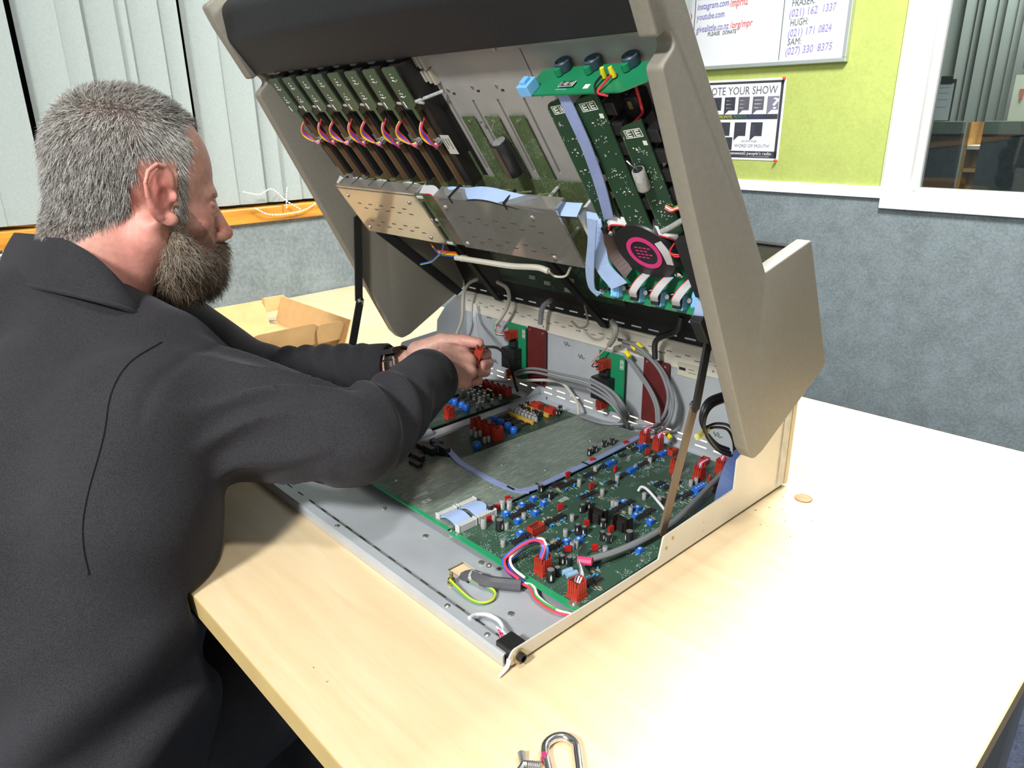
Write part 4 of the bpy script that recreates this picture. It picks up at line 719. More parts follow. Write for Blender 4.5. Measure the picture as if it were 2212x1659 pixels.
put(ME['header'], 'pin_header', B3, at(*B3_HEADER[0], ZB3)); comps(B3_OPENPLUG, 'open', 'open_socket', B3, ZB3)
comps(B3_CAPBIG, 'capbig', 'electrolytic_capacitor', B3, ZB3, 3); comps(B3_CAPMED, 'capmed', 'electrolytic_capacitor', B3, ZB3, 3)
comps(B3_CAPGREYTALL, 'captall', 'grey_capacitor', B3, ZB3, 3); comps(B3_CAPGREY, 'capgrey', 'grey_capacitor', B3, ZB3, 3)
comps(B3_TRIM, 'trim', 'trimmer', B3, ZB3, 0.06); comps(B3_TRIMLONG, 'trimlong', 'trimmer', B3, ZB3, 0.03); comps(B3_TRIMBANK, 'trimbank', 'trimmer_bank', B3, ZB3)
comps(B3_CHIP, None, 'chip', B3, ZB3, 0.03, keys=['chip8', 'chip8', 'chip14', 'chip8', 'chip16'])
comps(B3_FILM, 'film', 'film_capacitor', B3, ZB3, 0.5); comps(B3_SINK, 'sink', 'heat_sink', B3, ZB3, 0.1)
comps(B3_BLUECYL, 'bluecyl', 'axial_capacitor', B3, ZB3, 0.0, rz=-0.25)
mb = MB(); x, y = B3_BRACKET[0]; mb.prism(rpoly([(y - 0.006, 0, 0), (y + 0.006, 0, 0), (y + 0.006, 0.017, 0.006), (y - 0.006, 0.017, 0.006)]), 'x', x - 0.0006, x + 0.0006)
mb.T = None; br = mb.build('metal_bracket', m_steel2, B3); br.location.z = ZB3
logo(B3, at(*B3_LOGO[0], ZB3, PI / 2), 0.0135)
MB().lathe([(0.0055, 0), (0.0055, 0.0004), (0.0032, 0.0006), (0.0032, 0.0016), (0.0008, 0.0024)], (-0.0125, 0.0965, ZB3), n=14).build('board_screw', m_screw, B3, smooth=True)
for (x, y) in ((-0.184, 0.0945), (-0.185, 0.44), (-0.012, 0.2), (-0.02, 0.43), (-0.095, 0.26)): MB().lathe([(0.0030, 0), (0.0026, 0.0014), (0.0006, 0.002)], (x, y, ZB3), n=10).build('board_screw', m_screw, B3, smooth=True)
# crowds of tiny ceramics and resistors between the big parts
mbc = MB(); mbr = MB(); mbs = MB()
for (x, y) in B3_CHIP:
    for k in range(3):
        a = x + random.choice((-1, 1)) * random.uniform(0.0052, 0.0085); c_ = y + random.uniform(-0.007, 0.007)
        mbc.sphere((a, c_, ZB3 + 0.0022), 0.0015, 8, 5, sc=(0.7, 1, 1))
    for k in range(5):
        a = x + random.choice((-1, 1)) * random.uniform(0.006, 0.011); c_ = y + random.uniform(-0.009, 0.009)
        mbs.box(a - 0.0028, a + 0.0028, c_ - 0.00035, c_ + 0.00035, ZB3, ZB3 + 0.0003)
        if k < 2: mbr.cyl((a - 0.002, c_, ZB3 + 0.0012), (a + 0.002, c_, ZB3 + 0.0012), 0.0009, n=6)
for (x, y) in B3_TRIM + B3_FILM:
    for k in range(3):
        a = x + random.uniform(-0.007, 0.007); c_ = y + random.choice((-1, 1)) * random.uniform(0.005, 0.009); mbs.box(a - 0.0004, a + 0.0004, c_ - 0.002, c_ + 0.002, ZB3, ZB3 + 0.0003)
tag(mbc.build('ceramic_capacitors', m_blue2, B3, smooth=True), kind='stuff'); tag(mbr.build('resistors', M('resistor_body', (0.30, 0.20, 0.13), 0.5, noise=(700, 0.6)), B3, smooth=True), kind='stuff'); tag(mbs.build('printed_outlines', M('silk_cyan', (0.40, 0.58, 0.54), 0.6), B3), kind='stuff')
mbv = MB()
for i in range(30):
    for j in range(9):
        if random.random() < 0.75: mbv.cyl((-0.183 + i * 0.0058, 0.0985 + j * 0.0042, ZB3), (-0.183 + i * 0.0058, 0.0985 + j * 0.0042, ZB3 + 0.00012), 0.00045, n=5)
tag(mbv.build('solder_points', m_solder, B3), kind='stuff')
# ---- middle boards ---------------------------------------------------------------------
ZB2 = 0.009
B2 = board('lower_circuit_board', -0.4090, -0.300, 0.17, 0.448, ZB2, m_pcbd, False); B2['label'] = 'component board with red plugs, half under the plain board'
comps(B2_PLUG, 'plugs', 'plug_connector', B2, ZB2, 0.03); comps(B2_CHIP, 'chip14', 'chip', B2, ZB2); comps(B2_CAPGREY, 'capgrey', 'grey_capacitor', B2, ZB2, 3)
mb = MB().lathe([(0.0052, 0), (0.0056, 0.001), (0.0056, 0.0065), (0.0042, 0.0085), (0.0015, 0.0090)], (0, 0, 0), n=12); ME['btrim'] = mb.mesh('btrim', [m_blue], smooth=True)
comps(B2_TRIM + B2_TRIM2, 'btrim', 'trimmer', B2, ZB2)
comps(B2_GREY, 'capgrey', 'grey_capacitor', B2, ZB2, 3); comps(B2_BLACK, 'capmed', 'electrolytic_capacitor', B2, ZB2, 3); comps(B2_HEADER, 'header', 'pin_header', B2, ZB2, rz=PI / 2)
m_yel = M('yellow_bar', (0.55, 0.33, 0.05), 0.5)
for i in (0, 2):
    (xa, ya), (xb, yb) = B2_BAR[i], B2_BAR[i + 1]; MB().box(xa, xb, (ya + yb) / 2 - 0.0022, (ya + yb) / 2 + 0.0022, ZB2, ZB2 + 0.006).build('bus_bar', m_yel, B2, bevel=0.0005)
ZU = 0.015
mb = MB().prism([(-0.393, 0.089), (-0.1935, 0.089), (-0.1935, 0.448), (-0.3155, 0.448), (-0.3225, 0.215), (-0.345, 0.200), (-0.393, 0.172)], 'z', ZU - 0.0016, ZU, 0)
mb.box(-0.393, -0.1935, 0.0888, 0.0935, ZU - 0.0015, ZU + 0.00008, 1)
B2U = mb.build('plain_circuit_board', [m_pcb2, m_border], CON); B2U['label'] = 'large plain green board seen from its solder side'
for (x, y) in ((-0.20, 0.10), (-0.385, 0.10), (-0.2, 0.43), (-0.31, 0.43)): MB().cyl((x, y, 0.0032), (x, y, ZU - 0.0016), 0.0028, n=8).build('standoff', m_screw, B2U, smooth=True)
comps([B2_CAPBLK[0], B2_CAPBLK[1], B2_CAPBLK[2], B2_CAPBLK[3]], 'capmed', 'electrolytic_capacitor', B2U, ZU, 3)
for (x, y) in ((-0.27, 0.24), (-0.235, 0.19), (-0.30, 0.30), (-0.24, 0.38), (-0.33, 0.115), (-0.22, 0.27)): MB().lathe([(0.0018, 0), (0.0015, 0.001), (0.0004, 0.0014)], (x, y, ZU), n=8).build('board_screw', m_screw, B2U, smooth=True)
logo(B2U, at(-0.262, 0.111, ZU, PI / 2), 0.013); MB().box(-0.281, -0.276, 0.103, 0.125, ZU, ZU + 0.0002).build('white_stripe', M('dull_print', (0.3, 0.33, 0.28), 0.7), B2U)
for i, (x, y) in enumerate(B2_DARK): MB().box(x - 0.012, x + 0.009, y - 0.004, y + 0.004, ZU - 0.003, ZU + 0.005 + 0.003 * (i % 3)).build('dark_socket', m_blackm, B2U, bevel=0.0006)
for (x, y) in ((-0.374, 0.213), (-0.362, 0.206)): MB().box(x - 0.006, x + 0.006, y - 0.005, y + 0.005, ZU, ZU + 0.010).build('cable_socket', M('dull_blue_plug', (0.05, 0.10, 0.17), 0.5), B2U, bevel=0.0006)
m_rib = M('blue_ribbon', (0.26, 0.32, 0.56), 0.45, noise=(60, 0.06)); m_ribl = M('pale_blue_ribbon', (0.36, 0.49, 0.76), 0.45, noise=(60, 0.05)); m_ribg = M('grey_ribbon', (0.48, 0.48, 0.50), 0.5); m_ribw = M('white_ribbon', (0.62, 0.63, 0.66), 0.5)
m_bluesheet = M('blue_ribbon_roll', (0.10, 0.15, 0.33), 0.5)
m_ftie = M('black_tie', (0.012, 0.012, 0.013), 0.5)
# flat cable lying on the plain board
def flat_on(pts, wd, z0, mat, nm, par):
    P = catmull(pts, 6); Lf, Rt = [], []
    for i, p_ in enumerate(P):
        a = P[max(0, i - 1)]; b_ = P[min(len(P) - 1, i + 1)]; d = (b_ - a).normalized(); n_ = Vector((-d.y, d.x, 0)) * wd / 2
        Lf.append(p_ + n_); Rt.append(p_ - n_)
    return MB().ribbon(Lf, Rt, 0.0011, smooth=1).build(nm, mat, par, smooth=False)
flat_on([(-0.352, 0.213, ZU + 0.006), (-0.33, 0.208, ZU + 0.003), (-0.3026, 0.203, ZU + 0.001), (-0.2376, 0.201, ZU + 0.0008), (-0.2045, 0.205, ZU + 0.0008), (-0.192, 0.2135, ZU + 0.001)], 0.0085, ZU, m_rib, 'ribbon_cable', CON)
flat_on([(-0.2005, 0.2085, ZU + 0.0016), (-0.1945, 0.22, ZU + 0.0016), (-0.1935, 0.2399, ZU + 0.0016), (-0.1938, 0.2922, ZU + 0.0012), (-0.1945, 0.3488, ZU + 0.0012), (-0.199, 0.44, ZU + 0.0012)], 0.0085, ZU, m_rib, 'ribbon_cable', CON)
for (x, y) in ((-0.2135, 0.2025), (-0.1938, 0.2325), (-0.194, 0.318)): MB().box(x - 0.006, x + 0.006, y - 0.001, y + 0.001, ZU + 0.0004, ZU + 0.0028).build('cable_tie', m_ftie, CON)
# pale flat-cable links between the boards, held in grey strips
m_strip = M('grey_strip_connector', (0.55, 0.56, 0.55), 0.5)
for (y0, y1) in ((0.0965, 0.1215), (0.1255, 0.151)):
    z = ZU if True else ZB3
    for x in (-0.2205, -0.1855):
        mb = MB().box(x - 0.0032, x + 0.0032, y0, y1, ZB3, ZB3 + 0.0085); mb.box(x - 0.0036, x + 0.0036, y0 - 0.0008, y0 + 0.0008, ZB3, ZB3 + 0.0095); mb.box(x - 0.0036, x + 0.0036, y1 - 0.0008, y1 + 0.0008, ZB3, ZB3 + 0.0095); mb.box(x - 0.0006, x + 0.0006, y0 + 0.001, y1 - 0.001, ZB3 + 0.0085, ZB3 + 0.0092)
        mb.build('strip_connector', m_strip, CON, bevel=0.0003)
    for k in range(3):
        Lf = [(-0.218 + 0.006 * i - 0.0004 * k, y0 + 0.001 + k * 0.0077, ZB3 + 0.005 + 0.0045 * math.sin(PI * i / 5)) for i in range(6)]; Rt = [(p_[0], p_[1] + 0.0076, p_[2]) for p_ in Lf]
        MB().ribbon(Lf, Rt, 0.0009, smooth=3).build('ribbon_link', m_ribl, CON)
# ---- left board ------------------------------------------------------------------------
B1 = board('left_circuit_board', -0.612, -0.4385, 0.12, 0.436, ZB3, m_pcbd); B1['label'] = 'component board under the man\'s forearms'
comps(B1_CHIP, 'chip14', 'chip', B1, ZB3); comps(B1_GREY, 'capgrey', 'grey_capacitor', B1, ZB3, 3); comps(B1_TRIM, 'btrim', 'trimmer', B1, ZB3); comps(B1_PLUG, 'plugs', 'plug_connector', B1, ZB3); comps(B1_BLACK, 'capmed', 'electrolytic_capacitor', B1, ZB3, 3)
for i in range(7): put(ME['plugs'], 'plug_connector', B1, at(-0.540 + i * 0.0135, 0.418 + 0.001 * i, ZB3 - 0.006))
for i in range(9): put(ME['chip14'], 'chip', B1, at(-0.59 + (i % 3) * 0.03, 0.16 + (i // 3) * 0.05, ZB3)); 
for i in range(8): put(ME['capgrey'], 'grey_capacitor', B1, at(-0.51 + (i % 4) * 0.014, 0.372 + (i // 4) * 0.008, ZB3))
MB().box(-0.548, -0.47, 0.4015, 0.4055, ZB3, ZB3 + 0.005).build('bus_bar', m_yel, B1)
# folded divider channel between the boards
MB().prism([(-0.4335, 0.0032), (-0.4325, 0.0095), (-0.4150, 0.0095), (-0.4140, 0.0032)], 'y', 0.155, 0.470).build('divider_channel', m_galv, CON)
MB().prism([(0.44, 0.0095), (0.474, 0.0095), (0.474, 0.022), (0.466, 0.022)], 'x', -0.4335, -0.4320).build('divider_gusset', m_galv, CON)
MB().cyl((-0.424, 0.165, 0.013), (-0.424, 0.24, 0.013), 0.006, n=12).build('cable_conduit', m_galv, CON, smooth=True)
# ---- brass earth stud, jack wiring -------------------------------------------------------
MB().lathe([(0.0042, 0), (0.0042, 0.0028), (0.0030, 0.003), (0.0038, 0.0042), (0.0038, 0.006), (0.0018, 0.0062), (0.0018, 0.013), (0.0006, 0.014)], (CB['earth'][0][0] - 0.001, CB['earth'][0][1] + 0.0035, 0.0032), n=8).build('earth_stud', M('brass_stud', (0.42, 0.30, 0.10), 0.35, 0.9), CON, smooth=False)
# ---- back wall boards ----------------------------------------------------------------------
YB_ = 0.4735
def relay_board(x0, x1, z0, z1, nm_lab):
    o = MB().box(x0, x1, YB_ - 0.009, YB_ - 0.0074, z0, z1).build('relay_board', m_pcbg, CON); o['label'] = nm_lab
    for z in (z0 + 0.004, z1 - 0.004): MB().cyl((x1 - 0.004, YB_, z), (x1 - 0.004, YB_ - 0.0075, z), 0.002, n=8).build('standoff', m_screw, o, smooth=True)
    T = Matrix.Translation((x1 - 0.0045, YB_ - 0.0092, z1 - 0.0135)) @ Matrix(((0, 1, 0, 0), (0, 0, -1, 0), (-1, 0, 0, 0), (0, 0, 0, 1)))
    logo(o, T, 0.014); return o
G1 = relay_board(-0.4995, -0.4565, 0.0275, 0.1215, 'green relay board on the back wall nearest the hands'); G2 = relay_board(-0.2995, -0.2515, 0.0275, 0.1165, 'green relay board on the back wall with a red plug and yellow tags')
def on_wall(key, x, z, par, nm, ang=0.0, y=YB_ - 0.009): put(ME[key], nm, par, Matrix.Translation((x, y, z)) @ Matrix.Rotation(PI / 2, 4, 'X') @ Matrix.Rotation(ang, 4, 'Z'))
for (g, xs) in ((G1, -0.4815), (G2, -0.2835)):
    on_wall('plug', xs, 0.105 if g is G1 else 0.1, g, 'plug_connector', 0.1); on_wall('plugs', xs, 0.0375, g, 'plug_connector')
    z1 = 0.0825 if g is G1 else 0.0805
    for k in range(2):
        MB().box(xs - 0.0155, xs + 0.0155, YB_ - 0.027, YB_ - 0.009, z1 - 0.0175 * (k + 1), z1 - 0.0175 * k - 0.0006).build('relay', m_blackm, g, bevel=0.0006)
    MB().box(xs - 0.007, xs + 0.007, YB_ - 0.017, YB_ - 0.009, z1 + 0.001, z1 + 0.011).build('relay_base', m_chip, g)
for (x0, x1, z0, z1, sk) in ((-0.4545, -0.4140, 0.0265, 0.1225, 0), (-0.2195, -0.1775, 0.028, 0.1225, 0.0)):
    fp = MB().box(x0, x1, YB_ - 0.0065, YB_ - 0.0045, z0, z1).build('fibre_insulator', M('oxblood_fibre', (0.10, 0.012, 0.012), 0.5, noise=(60, 0.15)), CON); fp['label'] = 'dark red fibre insulating sheet'
    for (x, z) in ((x1 - 0.006, z1 - 0.006), (x1 - 0.008, z0 + 0.006), (x0 + 0.005, z1 - 0.005)): MB().lathe([(0.0018, 0), (0.0014, 0.0008), (0.0004, 0.0011)], (x, YB_ - 0.0065, z), (0, -1, 0), 8).build('insulator_rivet', m_solder, fp, smooth=True)
lb = MB().box(-0.1675, -0.128, YB_ - 0.0006, YB_, 0.1085, 0.1275).build('rating_label', M('cream_label', (0.48, 0.46, 0.36), 0.6), CON)
MB().box(-0.1648, -0.1545, YB_ - 0.0008, YB_ - 0.0006, 0.1165, 0.1205).build('label_logo', m_chip, lb); MB().box(-0.150, -0.141, YB_ - 0.0008, YB_ - 0.0006, 0.1195, 0.1203).build('label_line', m_mark, lb); MB().box(-0.150, -0.138, YB_ - 0.0008, YB_ - 0.0006, 0.1150, 0.1157).build('label_line', m_mark, lb)
# ---- cables in the tray --------------------------------------------------------------------
m_cwhite = M('cable_cream', (0.50, 0.48, 0.41), 0.45); m_cgrey = M('cable_grey', (0.20, 0.21, 0.22), 0.4); m_cblk = M('cable_black', (0.015, 0.015, 0.016), 0.4); m_cwire = M('wire_white', (0.72, 0.74, 0.78), 0.4)
m_yt = M('yellow_tag', (0.75, 0.62, 0.02), 0.45); m_pink = M('pink_sleeve', (0.75, 0.05, 0.16), 0.4)
def cable(key, r, mat, nm='cable', off=(0, 0, 0), sm=7):
    return MB().tube([tuple(Vector(p_) + Vector(off)) for p_ in (CB[key] if isinstance(key, str) else key)], r, 8, smooth=sm).build(nm, mat, CON, smooth=True)
cable('loopA', 0.0028, m_cwhite); cable('loopB', 0.0032, m_cwhite); cable('whitelow', 0.0025, m_cwhite); cable('bend', 0.0042, M('cable_pale_grey', (0.4, 0.39, 0.35), 0.45))
cable('pair', 0.0011, m_cwire); cable('pair', 0.0011, m_cwire, off=(0.004, 0.0, 0.001)); cable('blackhand', 0.0022, m_cblk)
for k, of in enumerate(((0, 0, 0), (0.001, -0.004, -0.005), (-0.002, -0.006, 0.004), (0.004, -0.007, -0.009), (0.006, -0.003, 0.006))): cable('greypair' if k < 2 else CB['greypair'][3:], 0.0022, m_cgrey, off=of)
for k, of in enumerate(((0, 0, 0), (0.004, -0.003, -0.004), (-0.004, -0.004, 0.003))): cable('greyR1', 0.0023, m_cgrey, off=of)
for k, of in enumerate(((0, 0, 0), (0.006, -0.003, 0.002))): cable('greyR2', 0.0021, m_cgrey, off=of)
for k in range(3): cable('blackloop', 0.0022, m_cblk, off=(-0.004 * k, 0.003 * k, 0.002 * k))
for k in range(2): cable('blackloop2', 0.0016, m_cblk, off=(-0.003 * k, 0.002 * k, -0.006 * k))
cable('sleeve', 0.0042, M('yellow_sleeve', (0.62, 0.60, 0.22), 0.5), 'cable_sleeve'); cable('grey3', 0.0034, m_cgrey); cable('white3', 0.0017, m_cwire)
cable([Vector(CB['grey3'][0]) + Vector((0.0035, -0.0035, 0.0)), Vector(CB['grey3'][0]) + Vector((-0.009, -0.0105, -0.001))], 0.0042, m_pink, 'pink_sleeve')
for k in range(3): cable([Vector(CB['grey3'][0]) + Vector((-0.009, -0.010, 0)), Vector((-0.026 + 0.002 * k, 0.119, 0.029)), Vector((-0.0215 + 0.002 * k, 0.108 + 0.002 * k, 0.030)), Vector((-0.019 + 0.002 * k, 0.1045, 0.0265))], 0.0009, m_cwire if k else m_cgrey, 'wire')
cols = [('wire_blue', (0.03, 0.12, 0.6)), ('wire_white2', (0.75, 0.75, 0.78)), ('wire_red', (0.65, 0.03, 0.04)), ('wire_orange', (0.75, 0.20, 0.02)), ('wire_green', (0.05, 0.4, 0.06)), ('wire_violet', (0.25, 0.06, 0.35)), ('wire_blue', (0.03, 0.12, 0.6)), ('wire_crimson', (0.72, 0.05, 0.10)), ('wire_black', (0.02, 0.02, 0.02))]
for k, (n_, c_) in enumerate(cols):
    a = 2 * PI * k / len(cols); of = (0.0036 * math.cos(a), 0.0036 * math.sin(a), 0.0034 * math.sin(a * 1.7) + 0.003)
    cable([(B3_PLUG[0][0] + of[0], B3_PLUG[0][1] + of[1], 0.0285), (B3_PLUG[0][0] - 0.001 + of[0], B3_PLUG[0][1] + 0.003, 0.041)] + [(p_[0] + of[0], p_[1] + of[1], p_[2] + of[2] + (0.005 if i_ < 2 else 0)) for i_, p_ in enumerate(CB['bundle'][1:])] if True else 'bundle', 0.0014, M(n_, c_, 0.4), 'wire')
    if k in (1, 4, 7): cable('bundle2', 0.0013, M(n_, c_, 0.4), 'wire', (of[0] * 0.7, of[1] * 0.7, 0.001))
cable('tape', 0.0062, M('grey_tape', (0.085, 0.085, 0.095), 0.4), 'taped_harness'); cable([Vector(CB['tape'][1]), Vector(CB['tape'][2]) * 0.65 + Vector(CB['tape'][1]) * 0.35], 0.0066, m_capgrey, 'harness_clamp')
MB().lathe([(0.003, 0), (0.003, 0.0015), (0.0022, 0.0022), (0.0006, 0.0026)], (-0.1085, 0.0745, 0.0165), n=10).build('clamp_screw', m_screw, CON, smooth=True)
cable('earth', 0.0012, M('earth_wire_green', (0.12, 0.42, 0.05), 0.4), 'earth_wire'); cable('earth', 0.0011, M('earth_wire_yellow', (0.62, 0.62, 0.05), 0.4), 'earth_wire', (0.0003, 0.0006, 0.0006))
cable('frontwhite', 0.0019, m_cwire, off=(0, 0, 0.001)); cable('jackout', lambda t_: 0.0022 - 0.001 * t_, m_cwire)
for k in range(3): cable([Vector(CB['frontwhite'][-1]), Vector((-0.026 - 0.004 * k, 0.014 + 0.002 * k, 0.016)), Vector((-0.020, 0.012 + 0.004 * k, 0.012))], 0.0007, m_pink if k < 2 else m_cwire, 'wire')
for p_ in CB['chips']:
    MB().cyl(Vector(p_), Vector(p_) + Vector((0.009, -0.002, -0.005)), 0.0033, n=8).build('yellow_tag', m_yt, CON, smooth=True)
for i_ in range(2):
    p_ = Vector(CB['greypair'][0]) + Vector((0.001, -0.004, -0.005)) * i_; MB().cyl(p_, p_ + Vector((0.011, -0.003, 0.001)), 0.0034, n=8).build('yellow_tag', m_yt, CON, smooth=True)
for (dx, dz, cc) in ((0, 0, 'wire_white2'), (0.003, 0.002, 'wire_red'), (-0.003, 0.001, 'wire_green'), (0.002, -0.002, 'wire_black')):
    cable([(-0.4875 + dx, 0.452, 0.104 + dz), (-0.500, 0.44, 0.106 + dz), (-0.5145 + dx, 0.449, 0.110 + dz), CB['loopB'][-1]], 0.0007, MATS[cc], 'wire')
    cable([(-0.2865 + dx, 0.452, 0.100 + dz), (-0.292, 0.44, 0.102 + dz), CB['bend'][-1]], 0.0008, MATS[cc], 'wire')
for (px_, py_) in (B3_PLUG[2], B3_PLUG[3], B3_PLUG[5], B3_PLUG[6]):
    for k in range(3): cable([(px_ + 0.003 * k - 0.003, py_, ZB3 + 0.013), (px_ + 0.002 * k - 0.002, py_ + 0.002, ZB3 + 0.021), (px_ + 0.001 * k, py_ + 0.016, ZB3 + 0.022)], 0.0008, m_cwire if k % 2 else m_pink, 'wire')
MB().ribbon([(-0.003, 0.347, 0.016), (-0.004, 0.355, 0.040), (-0.005, 0.378, 0.060), (-0.006, 0.42, 0.068), (-0.01, 0.462, 0.072)], [(-0.016, 0.337, 0.018), (-0.017, 0.345, 0.045), (-0.018, 0.366, 0.072), (-0.020, 0.42, 0.080), (-0.024, 0.462, 0.082)], 0.001).build('ribbon_cable', m_bluesheet, CON)
MB().ribbon([(-0.075, 0.468, 0.148), (-0.07, 0.466, 0.115), (-0.05, 0.462, 0.085), (-0.02, 0.46, 0.06)], [(-0.008, 0.468, 0.148), (-0.006, 0.466, 0.115), (-0.004, 0.462, 0.085), (-0.003, 0.46, 0.06)], 0.001).build('ribbon_cable', m_bluesheet, CON)
# ---- lid ------------------------------------------------------------------------------------
QY, QZ = 0.147, 0.507; SY, SZ_ = 0.588, -0.809; NY, NZ = -0.809, -0.588
def LP(x, s, h): return Vector((x, QY + SY * s + NY * h, QZ + SZ_ * s + NZ * h))
LM = Matrix(((1, 0, 0, 0), (0, -SY, NY, QY), (0, -SZ_, NZ, QZ), (0, 0, 0, 1)))      # local (x, -s, h)
def lat(x, s, h, rz=0.0): return LM @ Matrix.Translation((x, -s, h)) @ Matrix.Rotation(rz, 4, 'Z')
def lbox(x0, x1, s0, s1, h0, h1, name, mat, par=None, bevel=0):
    mb = MB(); mb.T = LM; mb.box(x0, x1, -s1, -s0, h0, h1); return mb.build(name, mat, par or CON, bevel=bevel)
ck = [(0.0900, 0.553, 0.003), (0.127, 0.4915, 0.005), (0.139, 0.500, 0.010), (0.1505, 0.490, 0.010), (0.1345, 0.4745, 0.006), (0.3215, 0.1085, 0.018), (0.336, 0.0925, 0.012), (0.354, 0.0965, 0.02), (0.4875, 0.1655, 0.012), (0.4085, 0.3195, 0.005), (0.3190, 0.2985, 0.002), (0.1050, 0.5930, 0.012), (0.0790, 0.5760, 0.006)]
cheek_poly = rpoly(ck, 6)
MB().prism(cheek_poly, 'x', 0.0105, 0.0265).build('side_cheek', m_cheek, CON, smooth=True, bevel=0.0022, seg=3, angle=28)
MB().prism(cheek_poly, 'x', -0.6415, -0.6255).build('side_cheek', m_cheek, CON, smooth=True, bevel=0.0022, seg=3, angle=28)
# padded armrest: half round bar between the cheeks
arm = rpoly([(0.1330, 0.4975, 0.003), (0.1020, 0.5370, 0.022), (0.0975, 0.5740, 0.018), (0.115, 0.592, 0.012), (0.165, 0.521, 0.003)], 8)
MB().prism(arm, 'x', -0.6250, 0.0100).build('armrest', M('armrest_vinyl', (0.011, 0.011, 0.013), 0.55, bump=(300, 0.2)), CON, smooth=True)
# control panel underside with the fader slots
m_panel = M('panel_grey', (0.36, 0.345, 0.325), 0.5, 0.15, noise=(30, 0.07))
slots = [(-0.2790 + 0.03755 * i - 0.0015, -0.2790 + 0.03755 * i + 0.0015, -0.1485, -0.0600) for i in range(4)]
mb = MB(); mb.T = LM; holed(mb, -0.6250, 0.0100, -0.288, 0.004, slots, -0.003, 0.0); mb.build('control_panel', m_panel, CON)
lbox(-0.29, -0.155, 0.055, 0.152, -0.0075, -0.0045, 'slot_light_block', m_black)  # black sheet added behind the slots to block light and keep them dark
lbox(-0.6250, 0.0100, -0.004, 0.0085, 0.0, 0.0035, 'front_flange', M('flange_grey', (0.40, 0.385, 0.365), 0.5, 0.2, noise=(25, 0.12)))
for (x, s) in PSCREW + [(-0.42, 0.0026), (-0.23, 0.0012)]:
    mb = MB(); mb.T = lat(x, max(0.0, s), 0.0035); mb.lathe([(0.0026, 0), (0.0024, 0.0012), (0.0008, 0.0016)], (0, 0, 0), n=10); mb.build('flange_screw', m_chip if x < -0.25 else m_screw, CON, smooth=True)
for (x, s) in SLOT[8:]:
    mb = MB(); mb.T = lat(x, s, 0.0); mb.lathe([(0.0022, 0), (0.0018, 0.0010), (0.0006, 0.0013)], (0, 0, 0), n=8); mb.build('panel_screw', m_screw, CON, smooth=True)
    lbox(x + 0.004, x + 0.008, s + 0.004, s + 0.006, 0.0, 0.0004, 'panel_hole', m_dark)
lbox(-0.1415, -0.1405, 0.009, 0.06, 0.0, 0.0004, 'panel_seam', m_mark)
